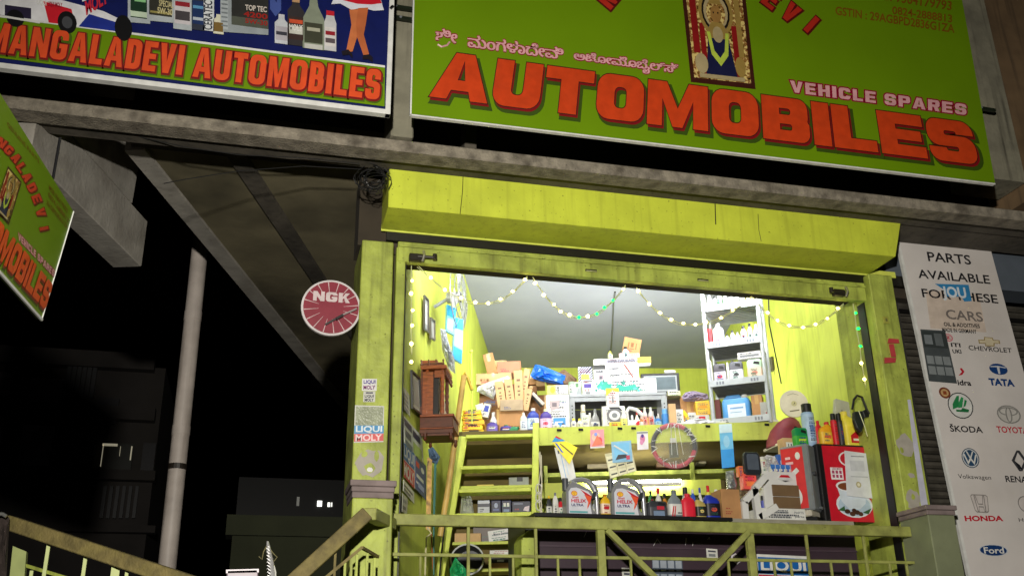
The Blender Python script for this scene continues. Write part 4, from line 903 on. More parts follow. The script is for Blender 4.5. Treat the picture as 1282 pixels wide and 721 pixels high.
carton('reddish brown carton on top of the pile', LF(2.95), 622, 652, 452, 467, d=.25, m_=C(170, 112, 70))
carton('thin greyish carton behind the reddish one', LF(3.1), 619, 634, 451, 459, d=.2, m_=CARDL)
carton('brown carton right of the tall slim boxes', F4, 660, 672, 470, 481, d=.2, m_=CARD)
carton('pale brown carton beside the blue plastic sheet', F4, 671, 682, 471, 483, d=.2, m_=CARDL)
carton('dark brown carton below the pale ones', F4, 658, 672, 483, 492, d=.2, m_=CARDD)
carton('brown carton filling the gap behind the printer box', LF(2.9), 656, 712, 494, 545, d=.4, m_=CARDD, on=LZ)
def rag(label, name, cat, pl, px_, m_, amp=.02, thick=.06, seed=1):
    """crumpled sheet: closed pixel outline, puffed and creased"""
    rnd = random.Random(seed); t = root(name, label, cat, pl.at(*px_[0])); n = len(px_)
    cx = sum(p[0] for p in px_)/n; cy = sum(p[1] for p in px_)/n; b = MB(); vs = []; rings = 5
    for k in range(rings+1):
        f = 1-k/rings*.97
        for j in range(n):
            for h_ in (0, .5):
                p = px_[j]; q = px_[(j+1) % n]; x = p[0]+(q[0]-p[0])*h_; y = p[1]+(q[1]-p[1])*h_
                vs.append(pl.at(cx+(x-cx)*f, cy+(y-cy)*f, (thick*(1-f*f)+rnd.uniform(-amp, amp)*(k > 0)) if k else 0))
    nn = 2*n; fs = [(k*nn+j, k*nn+(j+1) % nn, (k+1)*nn+(j+1) % nn, (k+1)*nn+j) for k in range(rings) for j in range(nn)]+[tuple(range(rings*nn, (rings+1)*nn))]
    k0 = len(vs); vs += [pl.at(x, y, -.01) for p, q in zip(px_, px_[1:]+px_[:1]) for x, y in (p, ((p[0]+q[0])/2, (p[1]+q[1])/2))]
    fs += [(j, k0+j, k0+(j+1) % nn, (j+1) % nn) for j in range(nn)]+[tuple(range(k0+nn-1, k0-1, -1))]
    b.add(vs, fs, m_); b.build('sheet', t, world=True, smooth=False); return t
POLY = mat('milky_plastic', (206, 206, 210), .25, vary=.25, scale=30, bump=.6)
rag('crumpled white plastic bag hanging out of the carton pile', 'plastic_bag', 'bag', LF(2.55), [(598, 484), (612, 478), (636, 470), (640, 475), (624, 482), (618, 500), (606, 494), (597, 490)], POLY, seed=3)
rag('bright blue plastic sheet bundled behind the printer box', 'plastic_sheet', 'sheet', LF(2.65), [(664, 470), (670, 456), (680, 458), (708, 470), (706, 482), (682, 478), (668, 474)], C(30, 100, 206, .3), seed=4)
rag('dark brown sacking bundle under the blue sheet', 'sack', 'sack', LF(2.7), [(682, 476), (706, 462), (722, 474), (722, 486), (706, 496), (690, 494)], C(112, 88, 66, .9), seed=5)
b = MB(); b.bar(LF(2.4).at(667, 492), LF(2.35).at(681, 506), .02, .03, C(210, 206, 200)); b.bar(LF(2.42).at(666, 495), LF(2.37).at(678, 509), .02, .02, DKG); tag(b.build('wiper_blade'), 'white wiper blade pack sticking out below the sacking', 'wiper blade')
# printer box and neighbours
t, w, h = carton('white printer carton with a blue panel on its front', F2, 684, 713, 494, 541, d=.25, m_=WHT, on=LZ, tape=False)
decorate(t, w, h, [('r', .3, .16, .82, .42, C(60, 140, 214)), ('p', [(.14, .84), (.6, .86), (.54, .66), (.2, .6)], C(176, 160, 160)), ('r', .26, .7, .46, .8, C(110, 100, 106)), ('r', .36, .3, .7, .33, WHT)])
carton('flat white and yellow carton on top of the printer carton', F2, 685, 711, 482, 493.5, d=.22, m_=WHT, deco=[('r', .0, 0, .42, 1, C(238, 226, 110)), ('e', .26, .5, .12, .36, YEL), ('r', .5, .2, .55, .9, INK)], tape=False)
bottle('small white bottle in front of the printer carton, left of the pair', F1, 692, 701, 528, 541, WHT, PALE, CREAM, kind='round', on=LZ)
bottle('small white bottle in front of the printer carton, right of the pair', F1, 702, 709, 529, 541, WHT, BLK, PALE, kind='round', on=LZ)
# slotted steel stand
ST = mat('slotted_steel', (150, 154, 156), .4, metal=.4, vary=.08); pl_ = LF(2.5)
t, w, h = item('steel_stand', 'grey slotted steel stand full of goods in the middle of the loft', 'stand', pl_, 713, 836, 496, 541, on=LZ)
for sx in (-1, 1):
    for sy in (0, .5):
        b = MB(); x = sx*(w/2-.03); b.box(x-.03, x+.03, sy, sy+.012, 0, h, ST); b.build('upright', t, bevel=.002)
b = MB()
for sx in (-1, 1):
    for k in range(9): z = .04+k*(h-.1)/9; x = sx*(w/2-.03); b.box(x-.006, x+.006, -.002, .0005, z, z+.014, BLK)
b.build('slot', t)
b = MB(); b.box(-w/2, w/2, -.003, .52, h, h+.035, ST); b.box(-w/2+.06, w/2-.06, .001, .01, h-.05, h-.001, ST); b.build('top_shelf', t, bevel=.004)
b = MB(); b.box(-w/2+.01, w/2-.01, .53, .54, 0, h, C(30, 32, 32)); b.box(-w/2+.01, w/2-.01, .02, .52, .0, .01, BLK); b.build('back_panel', t)
SZT = t.location.z+h+.035
P2 = LF(2.53)
bottle('pale green canister on the left end of the steel stand', P2, 711, 721, 477, 495, C(170, 200, 170), C(150, 190, 150), PALE, kind='spray', on=SZT, name='canister', cat='canister')
carton('pale green and grey packet on the steel stand', P2, 719, 728, 478, 495, d=.1, m_=C(186, 208, 180), on=SZT, deco=[('p', [(.2, 0), (1, 0), (1, .6), (.5, .5)], C(140, 148, 150)), ('r', .2, .6, .6, .9, C(80, 130, 80))], tape=False, name='packet', cat='packet')
carton('white box with purple print between green packet and teal box', P2, 729, 743, 475, 495, d=.12, m_=WHT, on=SZT, deco=[('r', .15, .45, .8, .72, PUR), ('r', .1, .84, .9, .92, INK), ('r', .3, .06, .7, .2, GREY)], tape=False)
t, w, h = carton('long white box with teal foliage print on the steel stand', P2, 743, 822, 474, 495, d=.16, m_=WHT, on=SZT, tape=False)
rnd = random.Random(5); dd = [('p', [(.04, .5), (.12, .85), (.3, .8), (.28, .5), (.2, .2)], TEAL), ('p', [(.3, .3), (.45, .2), (.72, .25), (.66, .6), (.5, .5), (.4, .62)], TEAL), ('r', .82, .15, .97, .85, PALE)]
for i in range(22): u = rnd.uniform(.03, .75); v = rnd.uniform(.1, .9); dd.append(('e', u, v, rnd.uniform(.01, .035), rnd.uniform(.04, .1), rnd.choice((TEAL, C(90, 190, 180), WHT, C(30, 120, 110)))))
decorate(t, w, h, dd)
t, w, h = carton('navy and white diagonally striped box with a yellow patch', LF(2.62), 724, 742, 459, 479, d=.14, m_=C(206, 210, 226), tape=False)
decorate(t, w, h, [('p', [(max(0, i/6-.25), 0 if i/6 > .25 else .25-i/6), (min(1, i/6-.16), max(0, .16-i/6)), (1, min(1, max(0, 1.16-i/6))), (1, max(0, 1.07-i/6))], NAVYB) for i in range(1, 6)]+[('p', [(0, i/6), (0, i/6+.08), (1-i/6-.08, 1), (1-i/6, 1)], NAVYB) for i in range(0, 5)]+[('r', .22, .2, .75, .52, C(222, 226, 60))])
t, w, h = carton('white box with a dark lid stripe behind the teal box', LF(2.62), 743, 758, 457, 479, d=.14, m_=PALE, tape=False, deco=[('r', 0, .76, 1, .98, C(50, 52, 50)), ('r', .15, .56, .8, .62, INK), ('r', .45, .12, .85, .42, C(140, 120, 130)), ('r', .5, .2, .7, .36, INK)])
t, w, h = carton('large white tool box with a red screwdriver printed on it', LF(2.6), 758, 800, 455, 479, d=.2, m_=WHT, tape=False)
decorate(t, w, h, [('p', [(.55, .95), (.6, .96), (.84, .28), (.8, .24)], C(130, 60, 50)), ('r', .1, .72, .4, .78, INK), ('r', .1, .6, .3, .63, GREY), ('p', [(.12, .16), (.16, .36), (.42, .38), (.42, .42), (.14, .4), (.1, .16)], INK), ('r', .1, .5, .66, .52, GREY)])
t, w, h = carton('long flat white box with a yellow end lying on the tool box', LF(2.6), 743, 815, 448, 455.5, d=.12, m_=WHT, tape=False, tilt=-1)
decorate(t, w, h, [('r', .76, 0, 1, 1, YEL), ('r', .22, .3, .74, .7, C(150, 150, 166))]); decorate(t, w, h, [('t', 'WIPER CAR BLADE', .24, .3, .72, .75, INK)], y=-.004)
bottle('yellow topped bottle standing on the long flat box', LF(2.62), 761, 767, 439, 449, C(226, 230, 120), C(232, 232, 90), WHT, kind='round')
bottle('tiny pink tube beside the black capped bottle', LF(2.62), 775, 780, 440, 449, C(230, 190, 190), BLK, None, kind='spray', name='tube', cat='tube')
bottle('white bottle with black cap standing on the long flat box', LF(2.62), 779, 788, 433, 450, WHT, BLK, C(200, 200, 214), kind='round', emblem=INK)
t, w, h = carton('brown carton tilted over on the very top of the pile', LF(2.7), 780, 802, 423, 443, d=.2, m_=CARD, tilt=13, tape=False)
decorate(t, w, h, [('r', .28, .3, .34, .7, CARDD), ('r', .4, .28, .66, .34, CARDD), ('r', .44, .42, .6, .7, CARDD), ('r', .72, .3, .77, .7, CARDD)])
carton('small orange and white carton under the tilted carton', LF(2.68), 788, 801, 442, 449, d=.15, m_=C(226, 190, 160), tape=False)
# black screen
t, w, h = item('monitor', 'black flat monitor with silver edge at the right end of the stand', 'monitor', LF(2.7), 803, 851, 467, 493)
b = MB(); b.box(-w/2, w/2, 0, .05, 0, h, BLK); b.build('housing', t, bevel=.006)
b = MB(); b.box(-w/2+.03, w/2-.03, -.004, .001, .03, h-.03, C(150, 156, 160)); b.build('bezel', t)
b = MB(); b.box(-w/2+.045, w/2-.045, -.006, -.0035, .05, h-.045, C(96, 108, 114, .2)); b.build('screen', t)
b = MB(); b.box(-.1, .1, -.02, .12, -.03, -.001, BLK); b.box(w/2-.16, w/2-.04, -.01, .03, h+.001, h+.03, C(206, 208, 204)); b.build('base', t)
# goods in the stand
IN = LF(2.35)
for i, (a, c) in enumerate(((715, 722), (722.5, 729.5))):
    bottle('white bottle with yellow cap, %s of the pair in the stand' % ('left', 'right')[i], F1, a, c, 523, 541, WHT, C(236, 226, 40), CREAM, kind='round', on=LZ, group='white bottles with yellow caps', capd=1)
bottle('tall grey and gold tube standing in the stand', IN, 727, 734, 506, 541, C(170, 160, 120), C(200, 196, 180), C(196, 200, 200), kind='spray', on=LZ, name='tube', cat='tube')
carton('slim pale carton beside the grey and gold tube', F2, 729, 738, 519, 541, d=.06, m_=CREAM, on=LZ, tape=False)
bottle('clear bottle with white label in front of the dark shelf back', F2, 740, 751, 511, 541, C(150, 150, 150, .15), C(120, 120, 120), WHT, on=LZ, kind='taper', emblem=INK)
bottle('small white bottle behind the clear bottle', LF(2.3), 736, 742, 516, 541, PALE, WHT, None, on=LZ, kind='round')
t, w, h = carton('white and yellow leaflet carton standing on the gasket box', LF(2.16), 759, 775, 486, 508, d=.1, m_=WHT, tape=False, deco=[('p', [(0, .55), (0, 1), (1, 1), (1, .75), (.5, .9)], C(226, 230, 60)), ('p', [(.4, .2), (.6, .2), (.5, .7)], GREY)])
t, w, h = carton('white gasket box with a grey ring printed on it', LF(2.14), 754, 783, 508, 541, d=.16, m_=WHT, on=LZ, tape=False)
decorate(t, w, h, [('e', .54, .62, .34, .3, C(110, 110, 112)), ('e', .54, .62, .24, .2, C(206, 206, 208)), ('e', .54, .62, .12, .1, GREY), ('r', .1, .1, .2, .9, PALE), ('p', [(.3, .95), (.75, .95), (.9, .8), (.82, .8), (.7, .88), (.36, .88)], DKG)])
carton('small yellow packet in front of the gasket box', F1, 763, 777, 528, 542, d=.04, m_=YEL, on=LZ, deco=[('e', .4, .5, .12, .2, C(200, 90, 20)), ('e', .65, .5, .1, .2, C(200, 90, 20))], tape=False, name='packet', cat='packet')
bottle('white bottle with yellow front label right of the gasket box', F1, 777, 786, 513, 541, WHT, WHT, C(232, 232, 130), kind='round', on=LZ)
carton('flat white packet lying left of the yellow packet', F1, 747, 761, 535.5, 541, d=.08, m_=PALE, on=LZ, tape=False, name='packet', cat='packet')
# white jerrycan lying with its handle up
t, w, h = item('jerrycan', 'white jerrycan tilted with its handle upward and red label', 'jerrycan', LF(2.2), 784, 808, 507, 541, tilt=0, on=LZ)
b = MB(); b.box(-w*.5, w*.46, 0, .1, 0, h*.45, C(222, 224, 228)); b.build('body', t, bevel=.012)
b = MB(); b.tube([(-w*.42, .05, h*.38), (-w*.45, .05, h*.8), (-w*.3, .05, h*.94), (w*.1, .05, h*.86), (w*.42, .05, h*.62), (w*.44, .05, h*.4)], .021, WHT, 10); b.build('handle', t, smooth=True)
decorate(t, w, h, [('p', [(.3, .16), (.85, .3), (.9, .38), (.6, .4)], RED), ('r', .1, .06, .5, .28, PALE)], y=-.003)
for i, (a, c, l_) in enumerate(((805, 811, 'left'), (812, 819, 'right'))):
    bottle('white bottle with red print, %s of the two by the blue cleaner' % l_, F1, a, c, 509, 541, WHT, WHT, C(230, 170, 160), kind='round', on=LZ, emblem=RED, group='white bottles with red print')
bottle('small amber bottle left of the red printed bottles', F1, 801, 806, 521, 541, C(190, 120, 60), C(220, 180, 160), WHT, kind='round', on=LZ)
bottle('short blue cleaner bottle with pale top', F1, 820, 829, 520, 541, C(60, 130, 210), PALE, C(150, 196, 226), kind='round', on=LZ)
bottle('tall light blue bottle behind the steering wheel cover', F2, 829, 838, 511, 541, C(70, 140, 214), C(110, 170, 226), None, kind='spray', on=LZ)
carton('small red box above the steering wheel cover', F2, 839, 846, 521, 535, d=.05, m_=RED, on=None, deco=[('e', .5, .5, .2, .3, WHT)], tape=False)
more = [(739, 520, 'grey', C(150, 156, 160), BLK), (746, 516, 'amber', C(190, 120, 40), BLK), (786, 517, 'white', WHT, RED), (792, 519, 'green', C(60, 150, 90), WHT), (798, 515, 'cream', CREAM, C(200, 60, 40)), (804, 514, 'dark grey', DKG, RED), (811, 516, 'yellow', YEL, BLK), (818, 514, 'pale blue', C(150, 190, 220), WHT), (825, 517, 'red', RED, WHT), (831, 516, 'black', C(30, 30, 32), YEL)]
for i, (x, y, nm, bo, ca) in enumerate(more):
    bottle('small %s bottle in the back row inside the steel stand' % nm, LF(2.62), x-3.2, x+3.2, y, 541, bo, ca, PALE, kind=('round', 'oil', 'taper')[i % 3], on=LZ, group='back row of bottles in the steel stand')
for i, (x0, x1, y, nm, m_) in enumerate(((838, 847, 505, 'tan', CARDL), (847, 856, 512, 'white', WHT), (862, 872, 516, 'pale', PALE), (876, 884, 521, 'red', RED), (842, 850, 526, 'cream', CREAM))):
    carton('small %s box in the jumble between the steel stand and the rack' % nm, LF(2.2+.05*i), x0, x1, y, 541, d=.08, m_=m_, on=LZ, tape=False, tilt=0, name='small_box')
for i, (x0, x1, y, nm, m_) in enumerate(((942, 952, 507, 'white', WHT), (953, 962, 503, 'grey', C(170, 170, 166)), (958, 968, 513, 'pale', PALE))):
    carton('small %s box stacked at the right foot of the white rack' % nm, LF(2.0), x0, x1, y, 536, d=.06, m_=m_, on=LZ, tape=False, name='small_box') if i else None
# between stand and rack
carton('pale board lying across cartons right of the steel stand', LF(2.5), 836, 852, 489, 495, d=.2, m_=C(214, 214, 176), tape=False, name='board', cat='board')
carton('brown carton right of the pale board', LF(2.55), 853, 873, 496, 541, d=.25, m_=CARD, on=LZ)
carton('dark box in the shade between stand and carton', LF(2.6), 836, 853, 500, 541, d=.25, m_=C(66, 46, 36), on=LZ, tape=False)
carton('yellow box with faint print beside the rack', LF(2.4), 871, 889, 502, 519, d=.15, m_=C(238, 190, 60), deco=[('e', .5, .6, .3, .12, C(220, 150, 40))], tape=False)
carton('white carton carrying the yellow box by the rack', LF(2.4), 868, 889, 519, 541, d=.15, m_=PALE, on=LZ, tape=False)
carton('yellow packet tilted against the brown carton', LF(2.3), 849, 862, 515, 529, d=.05, m_=YEL, tilt=-30, deco=[('e', .5, .5, .2, .2, C(190, 130, 20))], tape=False, name='packet', cat='packet')
rag('grey and lilac rags heaped on the brown carton', 'rag_heap', 'rags', LF(2.5), [(853, 497), (858, 491), (868, 489), (886, 493), (888, 500), (872, 503), (856, 502)], C(150, 136, 160, .9), amp=.03, seed=8)
rag('crumpled clear plastic wrap lying on the loft edge by the rack', 'plastic_wrap', 'wrap', LF(2.1), [(853, 530), (866, 523), (884, 524), (896, 528), (897, 535), (870, 538), (856, 537)], POLY, amp=.03, seed=9)
carton('flat white carton lying along the loft edge under the rack', LF(2.05), 896, 975, 526, 533, d=.12, m_=PALE, tape=False)

# ---- metal goods rack at the right end of the loft
RPO = LF(2.12).at(888, 527)
RKP = Plane((RPO.x, RPO.y), 124.5)
wr = (RKP.at(966, 522)-RKP.at(890, 527)).length
ang = RKP.rz
c_ = (RKP.at(891, 527)+RKP.at(966, 522))/2
ztop = RKP.at(876, 364).z
rk = root('display_rack', 'tall white slatted display rack of oil cans on the right of the loft', 'rack', (c_.x, c_.y, LZ), rz=ang)
RH = ztop-LZ; RWt = wr
RKM = mat('rack_enamel', (184, 190, 194), .35, metal=.2, vary=.06); SLM = mat('rack_slat', (88, 92, 94), .6, vary=.1)
DP = .46
for sx in (-1, 1):
    for y in (0, DP):
        b = MB(); b.loft([(0, .022, .022, sx*(RWt/2-.02), y+.02), (RH, .022, .022, sx*(RWt/2-.02), y+.02)], RKM, 10); b.build('post', rk, smooth=True)
def rk_z(y): return RKP.at(884, y).z-LZ
zs_ = [.05, RKP.at(889, 481).z-LZ, RKP.at(883, 433).z-LZ, RKP.at(876, 388).z-LZ]
for k, z in enumerate(zs_):
    b = MB(); b.box(-RWt/2+.02, RWt/2-.02, -.012, .006, z-.035, z+.035, RKM); b.box(-RWt/2+.02, RWt/2-.02, DP+.03, DP+.045, z-.035, z+.035, RKM); sh = b.build('shelf', rk, bevel=.003)
    for j in range(9):
        b = MB(); y = .012+j*.052; b.box(-RWt/2+.03, RWt/2-.03, y, y+.026, z-.03, z-.02, SLM if k < 3 else RKM); b.build('slat', sh)
    b = MB(); b.box(-RWt/2+.03, RWt/2-.03, .01, DP+.02, z-.016, z-.012, C(20, 20, 22)); b.build('tray', sh)
    text(LQuad(-RWt/2+.08, z-.015, -RWt/2+.16, z+.02, -.014), 'RACK', INK, .0, rk, world=False, weight=.03) if False else None
    b = MB()
    for xx in (-RWt/2+.09, RWt/2-.17):
        for jj in range(3): b.box(xx+jj*.03, xx+jj*.03+.02, -.0145, -.0125, z-.018, z+.015, C(120, 126, 136))
    b.build('price_mark', rk)
def on_rack(z, x0, x1, y0): # photo px -> local
    return z
KP = Plane((RPO.x, RPO.y), 124.5); KP.p = KP.p-KP.n*.05
def rb(label, x0, x1, y0, k, body, cap, lab, kind='round', emblem=None, **kw):
    return bottle(label, KP, x0, x1, y0, y0+10, body, cap, lab, kind=kind, on=LZ+zs_[k]+(.036 if k else .036)-.03, emblem=emblem, **kw)
tops = [(877, 883, 367, 'white carton-like bottle at the left end', WHT, WHT, PALE), (884, 890, 364, 'grey bottle second', GREY, SILV, PALE), (891, 897, 370, 'short white bottle third', WHT, BLK, PALE), (897, 903, 364, 'green labelled bottle fourth', PALE, WHT, C(110, 170, 110)), (904, 910, 366, 'white and grey bottle fifth', WHT, GREY, SILV), (911, 917, 362, 'dark banded bottle sixth', DKG, WHT, PALE), (918, 924, 363, 'grey bottle seventh', GREY, WHT, WHT), (925, 931, 362, 'yellowish bottle eighth', C(216, 214, 160), WHT, WHT), (932, 939, 360, 'dark capped bottle ninth', PALE, BLK, GREY), (940, 946, 361, 'pale bottle at the right end', WHT, SILV, PALE)]
for a, c, y, l_, bo, ca, la in tops: rb(l_+' on the top shelf of the white rack', a, c, y, 3, bo, ca, la, group='bottles on the top rack shelf')
for a, c, l_ in ((883, 886.5, 'left'), (887.5, 891, 'right')):
    carton('thin red booklet box on the second rack shelf, %s one' % l_, KP, a, c, 411, 429, d=.12, m_=RED, on=LZ+zs_[2]+.006, tape=False, name='slim_box')
rb('large pale lilac canister on the second rack shelf', 891, 905, 404, 2, C(214, 214, 232), WHT, C(180, 184, 222), kind='oil', name='canister', cat='canister')
for a, c, y, l_, ca in ((907, 913, 418, 'tiny white jar with black cap', BLK), (913.5, 919.5, 413, 'small white jar with dark lid', DKG), (920, 926, 415, 'small grey jar between two taller ones', GREY), (926, 934, 407, 'white round jar with big label', BLK), (935, 941, 404, 'slim black capped bottle', BLK), (942, 950, 405, 'white bottle at the right end', WHT)):
    rb(l_+' on the second rack shelf', a, c, y, 2, WHT, ca, C(200, 204, 210), emblem=DKG, group='jars on the second rack shelf')
rb('thin white tube at the left of the third rack shelf', 888, 891, 452, 1, WHT, WHT, None, kind='spray', name='tube', cat='tube')
rb('dark grey oil can with red patch on the third rack shelf', 892, 908, 453, 1, C(70, 66, 72), BLK, C(180, 176, 186), kind='can', name='oil_can', cat='can', emblem=RED)
rb('slim white bottle between the two dark oil cans on the rack', 909, 912, 453, 1, WHT, WHT, None, kind='spray')
rb('dark oil can with pale label in the middle of the third rack shelf', 912, 929, 450, 1, C(84, 84, 92), DKG, C(206, 208, 214), kind='can', name='oil_can', cat='can', emblem=DKG)
rb('mint green oil can on the right of the third rack shelf', 934, 953, 447, 1, C(176, 206, 180), WHT, C(214, 190, 170), kind='can', name='oil_can', cat='can', emblem=C(190, 120, 100))
carton('white strip box laid over the cans on the third rack shelf', Plane((KP.p.x, KP.p.y), 124.5), 923, 953, 440, 449, d=.08, m_=WHT, tape=False, deco=[('r', .1, .3, .9, .6, GREY)])
# blue jerrycan
t, w, h = item('jerrycan', 'light blue jerrycan with white label on the lowest rack shelf', 'jerrycan', KP, 903, 939, 493, 523, on=LZ+zs_[0]+.006)
LB_ = C(92, 160, 222)
b = MB(); b.loft([(0, w*.47, .1, 0, .1), (.02, w*.5, .11, 0, .1), (h*.74, w*.5, .11, 0, .1), (h*.84, w*.46, .1, 0, .1)], LB_, 24, 5); b.build('body', t, smooth=True)
b = MB(); b.tube([(-w*.4, .1, h*.7), (-w*.38, .1, h*.93), (-w*.3, .1, h*.99), (w*.1, .1, h*.99), (w*.16, .1, h*.86)], .022, LB_, 10); b.build('handle', t, smooth=True)
b = MB(); b.tube([(w*.3, .1, h*.8), (w*.3, .1, h*1.02)], .03, WHT, 12); b.build('cap', t)
decorate(t, w, h, [('r', .22, .1, .84, .62, C(214, 228, 240)), ('r', .3, .44, .76, .5, C(120, 160, 210)), ('r', .3, .3, .7, .33, C(140, 170, 200))], y=-.013)
carton('brown carton beside the blue jerrycan on the lowest rack shelf', KP, 941, 955, 494, 523, d=.15, m_=CARD, on=LZ+zs_[0]+.006)
carton('dark red box at the left of the lowest rack shelf', KP, 895, 902, 500, 523, d=.12, m_=C(96, 40, 34), on=LZ+zs_[0]+.006, tape=False)
# round white plaque and maroon hood
t, w, h = item('round_plaque', 'round white plastic lid with faint print beside the rack', 'lid', LF(1.75), 976, 1012, 488, 522)
b = MB(); b.tube([(0, 0, h/2), (0, .02, h/2)], h/2, CREAM, 36); b.build('disc', t)
b = MB(); b.loops([[V3((.1*h*math.cos(i*math.pi/8), -.0015, h/2+.1*h*math.sin(i*math.pi/8))) for i in range(16)]], C(206, 200, 150)); b.loops([[V3((x*h, -.0015, h/2+z*h)) for x, z in ((-.18, -.3), (.16, -.26), (.16, -.22), (-.18, -.26))]], C(110, 104, 70)); b.loops([[V3((x*h, -.0015, h/2+z*h)) for x, z in ((-.2, .3), (0, .36), (.2, .3), (.2, .32), (0, .385), (-.2, .32))]], C(170, 164, 130)); b.loops([[V3((x*h, -.003, h/2+z*h)) for x, z in ((-.04, -.05), (.04, .0), (.02, .06), (-.0, -.01))]], C(70, 74, 40)); b.build('print', t, fixn=False)

# ================================================================== HANGING FROM THE LOFT EDGE
H1 = LF(1.95)
def card(label, pl, pts, m_, deco=(), name='card', cat='card', th=.004, cord=True, group=None):
    q = Quad(pl, *pts); t = root(name, label, cat, q.at(.5, .5), group=group)
    b = MB(); b.prism([q.at(0, 0), q.at(1, 0), q.at(1, 1), q.at(0, 1)], -pl.n*th, m_); b.build('sheet', t, world=True)
    if deco: prints(q, [d for d in deco if d[0] != 't'], t, 'print', off=.002)
    for d in deco:
        if d[0] == 't': text(q, d[1], d[6], .007, t, weight=.02, u0=d[2], v0=d[3], u1=d[4], v1=d[5])
    if cord: b = MB(); b.tube([q.at(.5, .96, .002), q.at(.5, 1.03, -.01)], .002, PALE, 4); b.build('thread', t, world=True)
    return t
card('white leaflet strip hanging below the yellow leaflet', LF(1.9), ((694, 560), (713, 557), (723, 607), (706, 612)), WHT, [('r', .3, .1, .34, .8, SKYB), ('r', .15, .84, .25, .92, INK), ('r', .4, .86, .6, .9, INK), ('r', .5, .3, .56, .7, C(190, 206, 226))], name='leaflet', cat='leaflet')
card('yellow and blue leaflet hanging at an angle left of the pink card', LF(1.88), ((696, 545), (723, 560), (713, 581), (691, 553)), C(244, 226, 40), [('p', [(0, .0), (0, 1), (.45, 1), (.1, .3)], C(30, 140, 200)), ('p', [(0, .75), (0, 1), (.3, 1), (.2, .85)], RED), ('r', .3, .5, .95, .58, C(90, 80, 20)), ('p', [(.1, .2), (.5, .1), (.6, .2), (.2, .34)], C(30, 90, 180))], name='leaflet', cat='leaflet')
card('pink and orange picture card on the loft edge, the left one', LF(1.93), ((739, 538), (756, 537), (757, 560), (739, 561)), C(236, 150, 160), [('e', .4, .6, .3, .25, C(240, 190, 170)), ('e', .6, .4, .25, .2, C(220, 70, 80)), ('p', [(.1, .1), (.5, .7), (.9, .2)], C(236, 120, 90)), ('e', .4, .75, .12, .1, C(130, 150, 220)), ('r', 0, 0, 1, .08, WHT)])
card('white card with pink flower print on the loft edge, the right one', LF(1.93), ((797, 540), (811, 539.5), (812, 562), (798, 563)), C(230, 226, 232), [('e', .5, .6, .22, .24, C(206, 120, 160)), ('e', .5, .75, .12, .1, PUR), ('e', .4, .4, .16, .14, C(214, 140, 180)), ('r', 0, .9, 1, .97, GREY)])
bc = [('r', .05+.32*i, .08+.29*j, .3+.32*i, .22+.29*j, C(70, 72, 64)) for i in range(3) for j in range(3)]
bc = [d for p in bc for d in (('r', p[1]-.02, p[2]-.06, p[3]+.02, p[4]+.08, C(236, 232, 196)), ('r', p[1]+.02, p[2]+.03, p[3]-.0, p[4]-.05, C(70, 72, 66)))]
card('cream blister card of small parts hanging behind the blue packet', LF(1.92), ((757, 568), (791, 562), (797, 589), (764, 599)), C(206, 200, 160), bc, name='blister_card', cat='blister card')
card('clear packet with light blue insert hanging at the loft edge', LF(1.88), ((765, 553), (790, 551), (792, 577), (767, 579)), C(150, 196, 226, .2), [('r', .12, .1, .88, .9, C(120, 190, 230)), ('p', [(.15, .12), (.85, .2), (.7, .36), (.3, .36)], C(40, 40, 50)), ('p', [(.1, .8), (.16, .86), (.8, .4), (.74, .36)], WHT), ('r', .7, .1, .88, .3, C(200, 60, 90))], name='packet', cat='packet')
card('tall pale blue hanging pack right of the steering wheel cover', LF(1.88), ((900, 531), (916, 530), (920, 584), (904, 586)), C(150, 206, 236, .25), [('r', .0, .0, 1, .42, C(40, 150, 226)), ('r', .0, .42, 1, .8, C(110, 190, 232)), ('r', .0, .8, 1, 1, C(206, 232, 240)), ('e', .5, .6, .25, .14, C(150, 206, 236))], name='hanging_pack', cat='packet')
# steering wheel cover in clear plastic
pl_ = LF(1.84); cc = pl_.at(843, 559); rx = (pl_.at(869, 559)-pl_.at(817, 559)).length/2
t = root('steering_wheel_cover', 'red and black steering wheel cover in clear plastic hanging from the loft', 'steering wheel cover', cc, rz=pl_.rz)
for (a0, a1, m_, nm) in ((55, 125, C(196, 74, 90), 'red_grip'), (-15, 55, C(58, 54, 60), 'black_grip'), (125, 195, C(58, 54, 60), 'black_grip'), (195, 345, C(196, 66, 84), 'red_grip')):
    b = MB(); n_ = 14; b.tube([(rx*math.cos(R(a0+(a1-a0)*i/n_)), -.045, rx*1.02*math.sin(R(a0+(a1-a0)*i/n_))) for i in range(n_+1)], .022, m_, 8); b.build(nm, t, smooth=True)
PLC = mat('clear_film', (214, 220, 222), .15, vary=.2, scale=30, alpha=.15, bump=.8)
b = MB(); rnd = random.Random(2); ring = []
for k in range(5):
    for j in range(24): a = j*math.pi/12; r = rx*1.15*(k/4) if k else .001; ring.append((r*math.cos(a), -.075+rnd.uniform(-.03, .012)*(1 if k < 4 else .3), r*math.sin(a)))
b.add(ring, [(k*24+j, k*24+(j+1) % 24, (k+1)*24+(j+1) % 24, (k+1)*24+j) for k in range(4) for j in range(24)], PLC); b.build('film', t, fixn=False)
b = MB(); b.box(-.035, .02, -.058, -.055, .03, .075, WHT); b.box(-.05, .04, -.052, -.05, -.12, .02, C(96, 98, 80)); b.build('label', t)
b = MB()
for k in range(26):
    a_ = rnd.uniform(0, 6.28); r_a, r_b = rx*rnd.uniform(.75, .9), rx*rnd.uniform(1.0, 1.18); a_2 = a_+rnd.uniform(-.25, .25)
    b.tube([(r_a*math.cos(a_), -.09, r_a*math.sin(a_)), (r_b*math.cos(a_2), -.085, r_b*math.sin(a_2))], rnd.choice((.002, .004)), C(226, 226, 226), 4)
